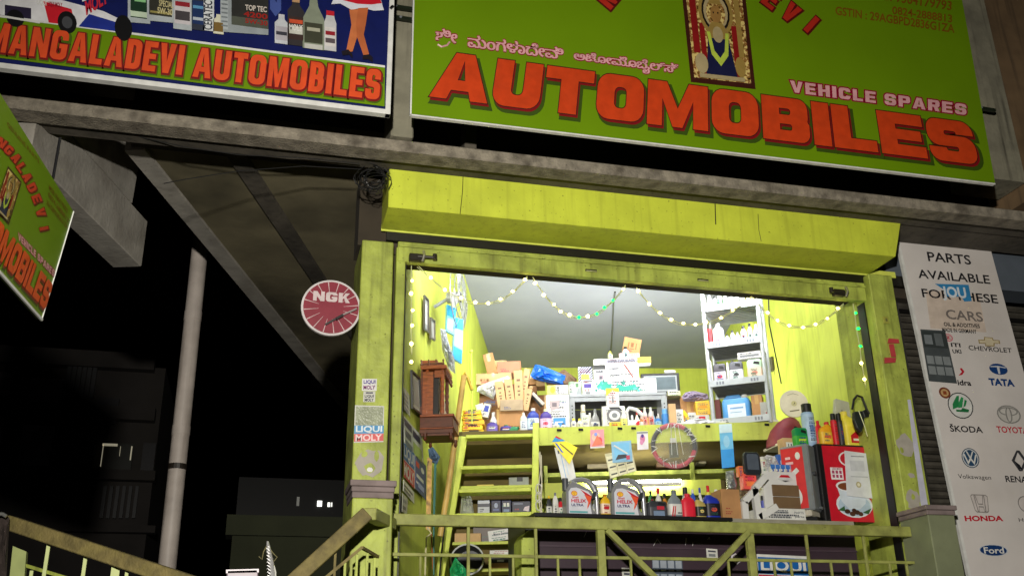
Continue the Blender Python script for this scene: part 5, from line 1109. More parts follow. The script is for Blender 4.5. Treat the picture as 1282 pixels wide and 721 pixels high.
for x in (-.02, .015, .05): b.tube([(x, -.1, rx*.98), (x*1.6, -.1, -rx*.5)], .0025, C(226, 226, 226), 5)
b.build('crease', t)

# ================================================================== COUNTER AND WHAT STANDS ON IT
CY = 8.3; CTZ = FP(CY).at(730, 643).z
cx0, cx1 = FP(CY).at(672, 665).x, FP(CY).at(1070, 665).x
ct = root('counter', 'dark purple shop counter covered in stickers behind the railing', 'counter', ((cx0+cx1)/2, CY, FLOOR))
PURD = mat('dark_counter_laminate', (58, 44, 54), .4, vary=.12, scale=3, dirt=.25, dirtc=(80, 66, 76), spec=.6)
b = MB(); b.box(cx0, cx1, CY+.02, CY+.55, FLOOR+.02, CTZ-.045, PURD); b.build('body', ct, world=True)
b = MB(); b.box(cx0-.02, FP(CY).at(916, 650).x, CY-.02, CY+.6, CTZ-.03, CTZ, BLK); b.box(FP(CY).at(916, 650).x, cx1, CY-.005, CY+.6, CTZ-.04, CTZ-.004, C(150, 146, 130)); b.build('worktop', ct, world=True)
b = MB(); b.box(cx0+.02, cx1, CY+.004, CY+.018, FP(CY).at(800, 684).z-.012, FP(CY).at(800, 684).z+.002, C(70, 56, 66)); b.build('front_rail', ct, world=True)
b = MB(); b.box(cx0-.1, cx0-.005, CY+.01, CY+.6, FLOOR+.02, CTZ-.045, C(56, 58, 58)); b.build('end_panel', ct, world=True)
PC_ = FP(CY+.018)
def stick(label_name, pts, deco, base): 
    q = Quad(PC_, *pts); prints(q, [('r', 0, 0, 1, 1, base)]+[d for d in deco if d[0] != 't'], ct, label_name, off=.004)
    for d in deco:
        if d[0] == 't': text(q, d[1], d[6], .012, ct, weight=.03, u0=d[2], v0=d[3], u1=d[4], v1=d[5])
PC_ = FP(CY+.002)
stick('oil_brand_sticker', ((947, 693), (1012, 696), (1018, 745), (950, 742)), [('r', .02, .5, 1, .93, C(20, 96, 170)), ('r', .02, 0, 1, .48, C(196, 40, 60)), ('t', 'LIQUI', .07, .54, .93, .88, WHT), ('t', 'MOLY', .07, .1, .93, .44, WHT)], WHT)
grid = [('r', .02+.25*i, .96, .22+.25*i, 1.0, C(206, 210, 216)) for i in range(4)]+[('r', .02+.25*i, .72-.36*j, .22+.25*i, .92-.36*j, C(150, 158, 170)) for i in range(4) for j in range(2)]+[('r', .04+.25*i, .64-.36*j, .2+.25*i, .68-.36*j, C(206, 210, 216)) for i in range(4) for j in range(2)]
stick('product_poster', ((816, 697), (854, 698), (857, 745), (818, 744)), grid, C(74, 84, 100))
stick('price_sticker', ((884, 686), (898, 687), (899, 701), (885, 700)), [('r', .15, .7, .85, .85, INK), ('r', .2, .3, .8, .55, GREY)], PALE)
stick('price_sticker', ((778, 710), (790, 711), (791, 722), (779, 721)), [('r', .2, .6, .8, .75, INK), ('r', .2, .2, .8, .45, INK)], PALE)
q = Quad(PC_, (914, 692), (928, 692), (931, 706), (915, 706)); prints(q, [('p', [(.5, 1), (1, .4), (.5, 0), (0, .4), (.1, .8)], C(206, 200, 206)), ('e', .5, .55, .3, .3, C(110, 96, 106)), ('e', .5, .55, .2, .2, C(206, 200, 206))], ct, 'emblem_sticker')
b = MB()
for p in (((818, 683), (823, 674), (827, 680)), ((858, 682), (859, 676), (859, 673)), ((867, 683), (867.5, 680), (867, 679)), ((886, 675), (888, 672), (889, 675)), ((731, 672), (733, 668), (734, 665))): b.tube([PC_.at(*a, off=.002) for a in p], .003, C(180, 176, 180), 4)
b.build('glue_trace', ct, world=True)
PF = FP(CY+.05)
# tall five litre oil jugs with window handle
def jug(label, x0, x1, y0, y1):
    t, w, h = item('oil_jug', label, 'oil jug', PF, x0, x1, y0, y1, on=CTZ, group='silver oil jugs on the counter')
    G_ = C(112, 116, 124, .3); L_ = mat('jug_silver', (176, 178, 184), .25, metal=.5, vary=.04); d = .13
    def P_(pts): return [(-w/2+u*w, 0, v*h) for u, v in pts]
    b = MB(); b.prism(P_([(0, 0), (.88, 0), (.74, .2), (.72, .42), (.78, .56), (.74, .66), (.42, .8), (.18, .9), (.06, .74), (0, .6)]), (0, d, 0), L_); b.build('body', t, bevel=.006)
    b = MB()
    hpts = [(.06, .74), (.2, .87), (.36, .955), (.55, .975), (.72, .93), (.85, .82), (.93, .66), (.95, .4), (.95, .03)]
    b.tube([(-w/2+u*w, d/2, v*h) for u, v in hpts], [.022, .022, .02, .02, .024, .03, .026, .022, .022], L_, 10); b.build('handle', t, smooth=True)
    b = MB(); b.prism([(-w/2+u*w, .02, v*h) for u, v in ((.72, .55), (.9, .66), (.88, .44), (.76, .46))], (0, d-.04, 0), C(44, 48, 52)); b.build('handle_root', t)
    b = MB(); b.tube([(-w/2+.045*w, d/2, h*.66), (-w/2+.045*w, d/2, h*.985)], .028, C(70, 74, 80), 12); b.build('cap', t)
    q = LQuad(-w/2, 0, w/2, h)
    prints(q, [('p', [(.06, .03), (.72, .03), (.68, .3), (.72, .52), (.64, .62), (.3, .72), (.14, .7), (.07, .6)], C(214, 216, 226)), ('p', [(.4, .68), (.74, .5), (.68, .3), (.6, .16), (.64, .36), (.56, .52)], C(196, 36, 56)), ('p', [(.52, .54), (.72, .48), (.68, .32), (.62, .34)], C(236, 90, 50)), ('p', [(.6, .2), (.66, .3), (.62, .34), (.57, .12)], C(236, 120, 80)),
               ('r', .08, .05, .6, .1, C(96, 170, 176)), ('e', .23, .56, .09, .07, C(206, 40, 40)), ('e', .23, .56, .075, .058, C(246, 206, 60))], t, 'label', world=False)
    for i in range(5): pass
    prints(q, [('p', [(.23, .5), (.17+.03*i, .6), (.18+.03*i, .6)], C(206, 60, 40)) for i in range(4)], t, 'shell_emblem', world=False, off=.008)
    text(q, 'Shell', RED, .011, t, world=False, weight=.02, u0=.16, v0=.43, u1=.34, v1=.48); text(q, 'HELIX', C(196, 30, 70), .011, t, world=False, weight=.03, u0=.13, v0=.32, u1=.56, v1=.41); text(q, 'ULTRA', C(60, 60, 110), .011, t, world=False, weight=.03, u0=.13, v0=.22, u1=.48, v1=.29)
    return t
jug('silver oil jug with red flash label, left of the small yellow bottle', 709, 752, 597, 643)
jug('silver oil jug with red flash label, right of the small yellow bottle', 766, 811, 598, 644)
bottle('small yellow bottle between the two silver oil jugs', PF, 753, 765, 618, 643, C(240, 190, 30), C(196, 130, 20), C(236, 214, 190), on=CTZ, emblem=RED)
bottle('small clear bottle standing behind the left oil jug', FP(CY+.3), 742, 748, 625, 643, C(160, 166, 176), WHT, PALE, on=CTZ, kind='round')
t, w, h = bottle('black oil can with red logo right of the second oil jug', PF, 813, 836, 625, 645, C(52, 54, 60), C(40, 40, 44), C(70, 72, 80), kind='can', on=CTZ, name='oil_can', cat='can', deco=[('r', .4, .42, .8, .62, C(190, 40, 60)), ('r', .2, .04, .8, .34, C(120, 140, 170))])
bottle('small red bottle behind the black oil can', FP(CY+.25), 814, 821, 621, 640, C(196, 30, 50), BLK, None, on=CTZ)
bottle('grey tapered bottle with white label and red stripes', PF, 838, 855, 612, 646, C(128, 138, 146), C(110, 118, 124), WHT, on=CTZ, kind='taper', deco=[('p', [(.1, .04), (.26, .4), (.34, .4), (.2, .04)], RED), ('p', [(.26, .04), (.4, .4), (.46, .4), (.36, .04)], RED), ('r', .55, .14, .85, .18, INK)])
bottle('plain red oil bottle right of the grey tapered one', PF, 855, 872, 617, 647, C(222, 36, 60), C(210, 24, 50), None, on=CTZ)
bottle('gold and black oil bottle between red and blue bottles', PF, 872, 885, 622, 647, C(190, 170, 96), C(60, 70, 40), C(40, 36, 30), on=CTZ, neck=-.6, emblem=C(226, 200, 120))
bottle('dark blue oil bottle with yellow cap and black label', PF, 884, 903, 615, 647, C(30, 50, 170), C(220, 206, 60), C(26, 26, 34), on=CTZ, neck=-.5, emblem=C(206, 80, 60))
bottle('pale bottle hidden behind the blue oil bottle', FP(CY+.25), 894, 904, 612, 645, PALE, WHT, WHT, on=CTZ)
carton('open brown carton on the counter right of the blue oil bottle', PF, 904, 927, 612, 644, d=.25, m_=CARD, on=CTZ, flaps=True)
rag('silver foil pouch standing in the open brown carton', 'foil_pouch', 'pouch', FP(CY+.1), [(908, 590), (919, 588), (923, 606), (921, 615), (910, 615)], mat('foil', (180, 184, 190), .2, metal=.7, vary=.3, scale=30, bump=.8), seed=11)
# white shelf boxes
WB_ = mat('white_display_board', (214, 214, 212), .5, vary=.05)
b = MB(); pl_ = PF
wd = root('display_stand', 'white folding display stand with slanted legs on the counter', 'display stand', (PF.at(945, 650).x, CY+.1, CTZ))
for a, c in (((933, 650), (931, 628)), ((931, 628), (946, 612)), ((950, 650), (944, 612)), ((944, 612), (958, 596)), ((950, 648), (972, 634))):
    b = MB(); b.bar(PF.at(*a), PF.at(*c), .06, .05, WB_, up=(0, 1, 0)); b.build('strut', wd, world=True)
carton('low white carton with faint grey lettering at the foot of the display', FP(CY+.04), 951, 1009, 636, 652, d=.25, m_=WHT, on=CTZ, tape=False, deco=[('t', 'GENUINE', .3, .55, .6, .75, GREY), ('t', 'PARTS', .75, .55, .95, .75, GREY), ('t', 'quality', .3, .18, .65, .38, GREY), ('t', 'parts', .75, .18, .95, .38, GREY)])
t, w, h = item('drawer_unit', 'white counter display unit with two brown drawers and red logo', 'display unit', FP(CY+.12), 958, 1003, 590, 650, on=CTZ)
b = MB(); b.box(-w/2, w/2, .01, .22, 0, h, WB_); b.build('body', t, bevel=.004)
for k in (0, 1):
    b = MB(); b.box(-w*.28, w*.46, -.004, .012, h*(.26+.24*k), h*(.49+.24*k), C(112, 90, 64)); b.build('drawer', t, bevel=.003)
decorate(t, w, h, [('p', [(.4, .84), (.5, .94), (.72, .94), (.82, .84), (.6, .78)], C(206, 206, 206)), ('p', [(.44, .88), (.5, .93), (.7, .93), (.76, .88)], RED), ('p', [(.5, .82), (.72, .82), (.6, .79)], DKG)])
PK = FP(CY+.16)
for k in range(5):
    zt_ = 573
    carton('small blue and white cigarette-size packet, %s in the row on the display' % ('first', 'second', 'third', 'fourth', 'last')[k], PK, 965+k*6.2, 970.5+k*6.2, 581+.2*k, 592, d=.05, m_=WHT, on=t.location.z+h, tape=False, deco=[('r', 0, .45, 1, 1, C(60, 120, 200)), ('r', .35, .1, .65, .6, C(30, 90, 180))], name='packet', cat='packet', group='blue and white packets in a row')
carton('blue printed carton behind the row of packets', FP(CY+.26), 974, 996, 569, 592, d=.1, m_=C(60, 100, 176), on=t.location.z+h, tape=False, deco=[('e', .3, .6, .15, .2, WHT), ('e', .7, .6, .15, .2, C(160, 190, 226))])
bottle('pale yellow spray can among crumpled film beside the display', FP(CY+.2), 953, 961, 571, 592, C(226, 226, 190), WHT, PALE, kind='spray', on=t.location.z+h, name='spray_can', cat='can')
rag('heap of clear plastic wrap on the display left of the blue carton', 'plastic_wrap', 'wrap', FP(CY+.24), [(952, 592), (953, 574), (960, 569), (970, 571), (976, 582), (974, 592)], POLY, amp=.03, seed=12)
t2, w, h2 = item('wing_mirror', 'black rounded wing mirror standing above orange packs on the counter', 'mirror', FP(CY+.05), 932, 953, 565, 594)
b = MB(); b.prism([(x*w, 0, z*h2) for x, z in [(-.5, .15), (-.4, 0), (.4, 0), (.5, .15), (.48, .85), (.36, 1), (-.36, 1), (-.48, .85)]], (0, .05, 0), C(40, 44, 50, .35)); b.build('housing', t2, bevel=.008)
b = MB(); b.prism([(x*w, -.002, z*h2) for x, z in [(-.34, .22), (.34, .22), (.34, .84), (.26, .9), (-.26, .9), (-.34, .84)]], (0, .004, 0), C(84, 92, 104, .1)); b.build('glass', t2)
carton('orange and pink pack under the black mirror', FP(CY+.08), 931, 948, 593, 612, d=.08, m_=C(236, 90, 80), tape=False, deco=[('r', .2, .2, .8, .5, C(240, 130, 70)), ('r', .3, .6, .7, .8, C(230, 60, 90))])
carton('small orange pack left of the black mirror', FP(CY+.12), 925, 932, 583, 596, d=.06, m_=C(236, 120, 60), tape=False)
rag('camouflage coloured cloth bunched below the orange packs', 'cloth_bundle', 'cloth', FP(CY+.2), [(925, 598), (936, 602), (946, 612), (940, 630), (930, 644), (924, 640), (926, 620)], mat('camouflage', (128, 110, 84), .8, vary=.6, scale=30, dirt=.6, dirtc=(40, 34, 26)), seed=13, amp=.03)
carton('flat dark clip box on the white display shelf', FP(CY+.06), 948, 960, 594, 601, d=.06, m_=C(70, 74, 78), tape=False)
bottle('slim blue bottle inside the white display stand', FP(CY+.16), 954, 959, 620, 640, C(70, 80, 170), BLK, None, kind='spray', on=CTZ+.02)
# goods between loft and machine
carton('brown carton with a white paper label left of the drinks machine', FP(CY+.35), 981, 997, 548, 566, d=.12, m_=CARDL, deco=[('r', .2, .2, .8, .7, WHT), ('r', .35, .3, .42, .6, INK), ('r', .55, .3, .65, .6, INK)], tape=False)
t, w, h = item('helmet', 'dull maroon helmet shell lying behind the light blue spray can', 'helmet', FP(CY+.45), 972, 1014, 517, 556)
b = MB(); b.loft([(0, w*.5, .16, -.02, .16), (h*.25, w*.49, .17, -.01, .16), (h*.55, w*.42, .15, .01, .16), (h*.8, w*.3, .11, .04, .16), (h*.95, w*.16, .06, .06, .16), (h, w*.05, .03, .07, .16)], mat('dull_maroon', (128, 44, 58), .6, vary=.15, dirt=.3, dirtc=(170, 120, 110)), 20, 2.3); b.build('shell', t, smooth=True)
b = MB(); b.box(-w*.48, w*.45, -.012, .32, -.012, .012, CREAM); b.build('trim', t)

for i, (px_, y, nm, bo, ca, kd) in enumerate(((816, 614, 'green', C(60, 140, 80), BLK, 'oil'), (826, 610, 'white', WHT, RED, 'round'), (834, 617, 'amber', C(196, 130, 40), BLK, 'round'), (860, 609, 'grey', GREY, BLK, 'spray'), (869, 612, 'blue', C(50, 90, 190), WHT, 'oil'), (878, 610, 'white', WHT, BLUE, 'taper'), (889, 607, 'yellow', YEL, RED, 'round'), (703, 622, 'red', RED, BLK, 'round'), (696, 616, 'white', WHT, GREY, 'oil'), (688, 620, 'dark', DKG, YEL, 'oil'))):
    bottle('small %s bottle in the rear row on the counter %s' % (nm, 'left of the jugs' if px_ < 710 else ('right of the jugs' if px_ < 840 else 'behind the red bottle')), FP(CY+.36), px_-3.6, px_+3.6, y, 645, bo, ca, PALE, kind=kd, on=CTZ, group='rear row of bottles on the counter')
for i, (x0_, x1_, y, nm, m_) in enumerate(((960, 969, 560, 'brown', CARD), (970, 980, 556, 'white', WHT), (981, 990, 562, 'red', RED))):
    pass

# ---- drinks vending machines
MT = FP(CY+.06)
vm = root('drinks_machine', 'black drinks machine with a red coffee cup poster on its front', 'drinks machine', (MT.at(1062, 655).x, MT.p.y, CTZ))
qm = Quad(MT, (1027, 555), (1086, 559), (1097, 656), (1041, 655))
c = [MT.at(1020, 553), MT.at(1088, 559), MT.at(1107, 656), MT.at(1036, 655)]
zt_ = (c[0].z+c[1].z)/2; xl_, xr_ = (c[0].x+c[3].x)/2, (MT.at(1105, 600).x+MT.at(1112, 656).x)/2
b = MB(); b.box(xl_, xr_, CY+.062, CY+.42, CTZ, zt_, C(22, 22, 24, .35)); b.build('cabinet', vm, world=True, bevel=.01)
rl, rr2 = MT.at(1034, 600).x, MT.at(1093, 600).x
q = WQuad((rl, CY+.056, CTZ+.005), (rr2-rl, 0, 0), (0, 0, zt_-.02-CTZ)); 
b = MB(); b.box(rl, rr2, CY+.054, CY+.0615, CTZ+.004, zt_-.02, C(198, 26, 46, .3)); b.build('front_poster', vm, world=True)
class FQ:
    n = V3((0, -1, 0))
    def __init__(s, q): s.q = q
    def at(s, u, v, off=0): return s.q.o+s.q.u*u+s.q.v*v+V3((0, -off-.003, 0))
q = FQ(q)
prints(q, [('e', .52, .22, .38, .17, C(216, 222, 230)), ('e', .52, .21, .34, .14, C(176, 196, 216)), ('p', [(.2, .46), (.8, .44), (.76, .24), (.62, .16), (.4, .16), (.26, .26)], C(206, 216, 228)), ('e', .42, .46, .24, .07, C(226, 228, 230)), ('e', .4, .455, .18, .05, C(120, 66, 36)),
           ('e', .35, .13, .06, .03, C(66, 36, 24)), ('e', .45, .1, .06, .03, C(76, 44, 28)), ('e', .55, .12, .06, .03, C(60, 34, 22)), ('e', .62, .1, .05, .028, C(80, 46, 30)), ('e', .49, .145, .05, .025, C(60, 34, 22)), ('p', [(.15, .14), (.3, .2), (.3, .13)], C(50, 96, 56)), ('p', [(.66, .12), (.86, .18), (.78, .1)], C(50, 96, 56)), ('e', .93, .035, .03, .02, PALE),
           ('r', .1, .54, .36, .7, C(232, 226, 228))]+[('r', .13+.075*i, .62-.055*j, .18+.075*i, .66-.055*j, C(170, 60, 100)) for i in range(3) for j in range(2)]+[('e', .5, .82, .2, .1, C(232, 220, 222)), ('e', .5, .82, .165, .082, C(198, 26, 46))], vm, 'cup_picture', off=.0)
text(q, 'LIQUI MOLY', C(150, 30, 70), .017, vm, weight=.02, u0=.13, v0=.665, u1=.33, v1=.695)
prints(q, [('p', [(.36, .33), (.94, .3), (.97, .9), (.44, .93)], C(214, 216, 222)), ('r', .52, .66, .82, .8, C(196, 198, 206)), ('r', .5, .58, .86, .59, C(170, 172, 180)), ('e', .64, .48, .055, .04, C(176, 166, 130)), ('e', .64, .48, .03, .022, C(226, 220, 196)), ('r', .56, .85, .84, .865, C(150, 152, 160))], vm, 'paper_notice', off=.019)
b = MB(); b.box(xr_+.002, xr_+.012, CY+.1, CY+.36, CTZ+.1, CTZ+.3, C(50, 60, 54)); b.build('side_grille', vm, world=True)
# second machine, turned: grey front with red side
p0 = MT.at(1013, 640); 
v2 = root('drinks_machine', 'small grey dispenser turned sideways with a red cup poster, left of the black machine', 'dispenser', (MT.at(1012, 640).x, CY+.08, CTZ+.1), rz=R(-52))
zt2 = MT.at(1010, 556).z-CTZ-.1; zb2 = .0
b = MB(); b.box(-.2, .08, 0, .2, 0, zt2, C(150, 156, 160, .3, .4)); b.build('cabinet', v2, bevel=.012)
q = LQuad(-.2, .01, .05, zt2-.01, -.002)
prints(q, [('r', .04, .02, .9, .98, C(206, 50, 52)), ('e', .5, .2, .2, .13, WHT), ('e', .5, .26, .16, .08, WHT), ('e', .5, .29, .1, .04, C(190, 140, 60)), ('e', .5, .2, .1, .07, C(150, 180, 200)), ('p', [(.3, .48), (.7, .6), (.6, .66), (.4, .6), (.36, .54)], WHT), ('r', .2, .72, .5, .76, C(236, 190, 190)), ('r', .2, .8, .4, .84, C(236, 190, 190)), ('e', .7, .84, .1, .06, WHT)], v2, 'side_poster', world=False)
b = MB(); b.tube([(.082, .05, zt2*.55), (.11, .05, zt2*.55)], .018, C(60, 64, 70), 12); b.tube([(.085, .1, .03), (.115, .1, .02)], .014, C(90, 94, 98), 10); b.build('knob', v2)
b = MB(); b.box(-.12, .06, -.05, .16, -.06, -.003, C(190, 184, 170)); b.build('drip_tray', v2, bevel=.01)
b = MB(); b.box(-.08, .08, .02, .2, -.1, -.061, BLK); b.build('foot', v2)
TZ_ = zt_; PT = FP(CY+.12)
bottle('tall light blue spray can on the left machine', PT, 1009, 1023, 504, 556, C(150, 180, 214), C(26, 26, 30), C(170, 196, 222), kind='spray', on=TZ_-.01, name='spray_can', cat='can', emblem=C(120, 150, 200))
bottle('small green oil can with black cap on the grey dispenser', PT, 996, 1012, 533, 560, C(20, 140, 80), BLK, C(60, 170, 60), kind='can', on=TZ_-.04, name='oil_can', cat='can', emblem=C(190, 214, 60))
bottle('orange yellow bottle with red cap on the black machine', PT, 1028, 1043, 527, 553, C(240, 170, 30), C(196, 30, 40), C(236, 190, 60), kind='oil', on=TZ_, emblem=C(226, 100, 60), neck=.6)
bottle('small red can behind the orange yellow bottle', FP(CY+.3), 1022, 1031, 526, 553, C(200, 30, 44), RED, None, kind='oil', on=TZ_, name='oil_can', cat='can')
bottle('slim red tube with black cap on the black machine', PT, 1043, 1050, 517, 554, C(190, 26, 40), BLK, C(206, 30, 46), kind='spray', on=TZ_, name='tube', cat='tube')
bottle('slim black spray can between red tube and yellow bottle', PT, 1050, 1057, 517, 554, C(34, 30, 30), BLK, C(60, 50, 46), kind='spray', on=TZ_, name='spray_can', cat='can', emblem=C(150, 60, 40))
bottle('tall yellow oil bottle with red label at the right on the black machine', PT, 1058, 1078, 514, 554, C(232, 216, 70), C(226, 206, 80), C(226, 206, 60), kind='oil', on=TZ_, neck=-.8, deco=[('p', [(.26, .1), (.9, .1), (.86, .32), (.6, .42), (.26, .3)], C(190, 26, 36)), ('r', .4, .16, .72, .22, CREAM)])
carton('pale grey box tilted behind the bottles on the black machine', FP(CY+.3), 1046, 1066, 501, 528, d=.05, m_=C(176, 176, 160), tilt=12, tape=False, deco=[('e', .4, .5, .04, .03, INK)])
hd = root('hand_tool', 'black strapped hand tool hanging by the right wall above the machine', 'tool', FP(8.16).at(1076, 520))
HP = FP(8.16)
b = MB(); b.tube([HP.at(1067, 512), HP.at(1069, 500), HP.at(1073, 495), HP.at(1079, 497), HP.at(1085, 512), HP.at(1088, 518)], .012, BLK, 8); b.build('strap', hd, world=True)
b = MB(); b.prism([HP.at(1070, 515), HP.at(1080, 514), HP.at(1083, 528), HP.at(1079, 541), HP.at(1074, 536), HP.at(1070, 526)], (0, .05, 0), C(26, 34, 34)); b.prism([HP.at(1080, 514), HP.at(1086, 511), HP.at(1089, 521), HP.at(1083, 523)], (0, .04, 0), C(24, 26, 22)); b.build('body', hd, world=True, bevel=.006)
b = MB(); b.tube([HP.at(1075, 514, .02), HP.at(1082, 532, .02), HP.at(1086, 546, .02)], .004, C(214, 220, 160), 5); b.build('cord', hd, world=True)

# ================================================================== LEFT INNER WALL
def wallcard(label, name, cat, pts, m_, deco=(), th=.004, off=.004, frame=None):
    q = Quad(LW, *pts); t = root(name, label, cat, q.at(.5, .5))
    b = MB(); b.prism([q.at(0, 0, off), q.at(1, 0, off), q.at(1, 1, off), q.at(0, 1, off)], LW.n*th, m_); b.build('sheet' if not frame else 'picture', t, world=True)
    if frame:
        b = MB()
        for u0, v0, u1, v1 in ((0, 0, 1, 0), (0, 1, 1, 1), (0, 0, 0, 1), (1, 0, 1, 1)): b.bar(q.at(u0, v0, off+.01), q.at(u1, v1, off+.01), .018, .02, frame, up=LW.n)
        b.build('frame', t, world=True)
    if deco: prints(q, [d for d in deco if d[0] != 't'], t, 'print', off=off+th+.002)
    for i, d in enumerate(deco):
        if d[0] == 't': text(q, d[1], d[6], off+th+.007+i*.0004, t, weight=.03, u0=d[2], v0=d[3], u1=d[4], v1=d[5])
    return t
wallcard('tall narrow grey framed picture high on the left wall', 'wall_picture', 'picture', ((531, 370), (536, 376), (536, 416), (531, 412)), C(150, 150, 146), frame=C(70, 66, 60), deco=[('r', .2, .2, .8, .8, C(196, 196, 190))])
wallcard('small framed picture right of the tall narrow one on the left wall', 'wall_picture', 'picture', ((539, 398), (544, 402), (544, 426), (539, 423)), C(170, 168, 160), frame=C(80, 74, 64))
wallcard('black framed picture beside the carved wooden shrine', 'wall_picture', 'picture', ((515, 464), (525, 474), (527, 519), (516, 510)), C(176, 176, 160), frame=BLK, deco=[('r', .2, .15, .8, .85, C(140, 140, 130))])
wallcard('grey printed notice at the edge of the left wall', 'wall_notice', 'notice', ((504.5, 484), (512, 494), (513, 522), (505.5, 512)), C(190, 190, 180), deco=[('r', .15, .1+.2*i, .85, .2+.2*i, GREY) for i in range(4)])
wallcard('black and white text poster above the blue one on the left wall', 'wall_poster', 'poster', ((505, 520), (528, 547), (530, 584), (506, 556)), C(196, 200, 190), deco=[('r', .05, .72, .45, .95, NAVYB), ('r', .5, .66, .9, .9, NAVYB), ('r', .1, .35, .4, .6, INK), ('r', .5, .1, .95, .5, C(150, 170, 90)), ('r', .1, .05, .45, .25, C(90, 100, 110))])
wallcard('blue and red oil brand poster low on the left wall', 'wall_poster', 'poster', ((505.5, 553), (519, 568), (519, 612), (505.5, 596)), WHT, deco=[('r', .0, .52, 1, 1, C(20, 96, 170)), ('r', 0, 0, 1, .5, C(206, 40, 60)), ('t', 'LIQUI', .05, .56, .95, .94, WHT), ('t', 'MOLY', .05, .06, .95, .44, WHT)])
wallcard('navy poster with red logos right of the oil brand poster', 'wall_poster', 'poster', ((519.5, 568), (533, 583), (533, 626), (519.5, 611)), C(50, 64, 130), deco=[('r', .1, .7, .4, .85, RED), ('e', .7, .75, .15, .08, WHT), ('r', .15, .4, .8, .5, WHT), ('r', .3, .15, .85, .3, C(150, 160, 206)), ('r', .1, .22, .3, .28, WHT)])
wallcard('white strip notice under the posters on the left wall', 'wall_notice', 'notice', ((505, 600), (518, 616), (518, 630), (504.5, 614)), PALE, deco=[('r', .1, .55, .9, .75, INK), ('r', .1, .2, .7, .4, INK)])
wallcard('torn grey paper scrap at the foot of the left wall posters', 'wall_notice', 'notice', ((503.5, 617), (510, 624), (509, 644), (503, 640)), C(176, 176, 166), deco=[('r', .1, .2, .8, .4, INK), ('r', .3, .6, .9, .8, GREY)])
# wall fan
t = root('wall_fan', 'grey wall fan seen edge on high in the left corner', 'fan', LW.at(574, 372, .25))
o = LW.at(574, 372, .28)-LW.at(574, 372, .25); fc = V3((0, 0, 0)); GR = mat('fan_guard', (150, 152, 150), .3, metal=.4)
dn = (LW.n*.993-LW.u*.1).normalized(); e1_ = V3((0, 0, 1)); e2_ = dn.cross(e1_).normalized()
rf = .36
b = MB()
for rr in (rf, rf*.7, rf*.4): b.tube([e1_*rr*math.cos(i*math.pi/12)+e2_*rr*math.sin(i*math.pi/12)+dn*(.06*(1-rr/rf)) for i in range(25)], .006, GR, 5)
for i in range(24): a = i*math.pi/12; b.tube([dn*.07, (e1_*math.cos(a)+e2_*math.sin(a))*rf*.6+dn*.05, (e1_*math.cos(a)+e2_*math.sin(a))*rf], .003, GR, 4)
b.build('guard', t)
for i in range(3):
    b = MB(); a = i*2*math.pi/3; x = e1_*math.cos(a)+e2_*math.sin(a); y = e2_*math.cos(a)-e1_*math.sin(a); b.prism([x*.06-y*.03, x*.3-y*.1, x*.32+y*.06, x*.06+y*.05], dn*.006, C(176, 178, 176)); b.build('blade', t)
b = MB(); b.tube([dn*.03, -dn*.12], .06, C(120, 122, 120), 12); b.tube([-dn*.1, -LW.n*.26-V3((0, 0, .1))], .02, GREY, 8); b.build('motor', t)
# blue hanging packs and foil strips on the wall
for pts, lab, m_, dc in ((((560, 381), (571, 386), (570, 420), (559, 414)), 'upper left blue hanging packet on the left wall', C(120, 190, 226), [('r', 0, .6, 1, 1, C(30, 150, 226)), ('r', .1, .1, .7, .5, C(186, 206, 214))]),
                          (((570, 397), (580, 400), (578, 455), (567, 448)), 'long blue hanging packet right of the upper one on the left wall', C(150, 200, 226), [('r', 0, .75, 1, 1, C(30, 150, 226)), ('r', .0, .0, 1, .3, C(36, 150, 220)), ('r', .2, .35, .8, .7, C(200, 214, 220))])):
    q = Quad(LF(1.7), *pts); t = root('hanging_pack', lab, 'packet', q.at(.5, .5)); b = MB(); b.prism([q.at(0, 0), q.at(1, 0), q.at(1, 1), q.at(0, 1)], (-.01, .03, 0), m_); b.build('sleeve', t, world=True); prints(q, dc, t, 'print', off=.003)
rag('strip of silver wrapped sachets hanging from the left wall', 'sachet_strip', 'sachets', LF(1.55), [(551, 411), (558, 413), (562, 430), (569, 448), (570, 468), (562, 462), (554, 440)], mat('foil', (180, 184, 190)), amp=.03, seed=21)

# carved wooden shrine
so = LW.at(525, 549, .01); t = root('wall_shrine', 'carved dark wooden shrine shelf mounted on the left wall', 'shrine', so, rz=LW.rz)
Wd, Pd = .34, .31; zf = lambda y: LW.at(525, y).z-so.z
WD2 = mat('carved_red_wood', (140, 74, 38), .4, vary=.3, scale=12, stretch=(1, 1, 5))
b = MB(); b.box(0, Wd, -Pd, 0, .1, .2, WOOD); b.box(-.01, Wd+.01, -Pd-.012, 0, .2, .225, WD2); b.box(-.01, Wd+.01, -Pd-.012, 0, .085, .1, WD2); b.build('drawer_base', t, bevel=.004)
b = MB(); b.box(.02, Wd-.02, -Pd+.03, -.01, .03, .084, WOOD); b.box(0, .03, -Pd, 0, .05, .084, WOOD); b.build('underframe', t)
for x, y in ((.02, -Pd+.02), (.02, -.05), (Wd-.02, -Pd+.02), (Wd-.02, -.05)):
    b = MB(); b.loft([(-.02, .006, .006, x, y), (.0, .018, .018, x, y), (.02, .012, .012, x, y), (.05, .022, .022, x, y)], WOOD, 10); b.build('foot', t, smooth=True)
hz_ = zf(462)
Pu = .235
for x, y in ((.03, -Pu+.03), (.03, -.06), (Wd-.03, -Pu+.03), (Wd-.03, -.06)):
    b = MB(); n_ = 14; b.loft([(.225+(hz_-.225)*i/n_, .014+.008*abs(math.sin(i*1.35)), .014+.008*abs(math.sin(i*1.35)), x, y) for i in range(n_+1)], WOOD if x > .1 else WD2, 10); b.build('turned_post', t, smooth=True)
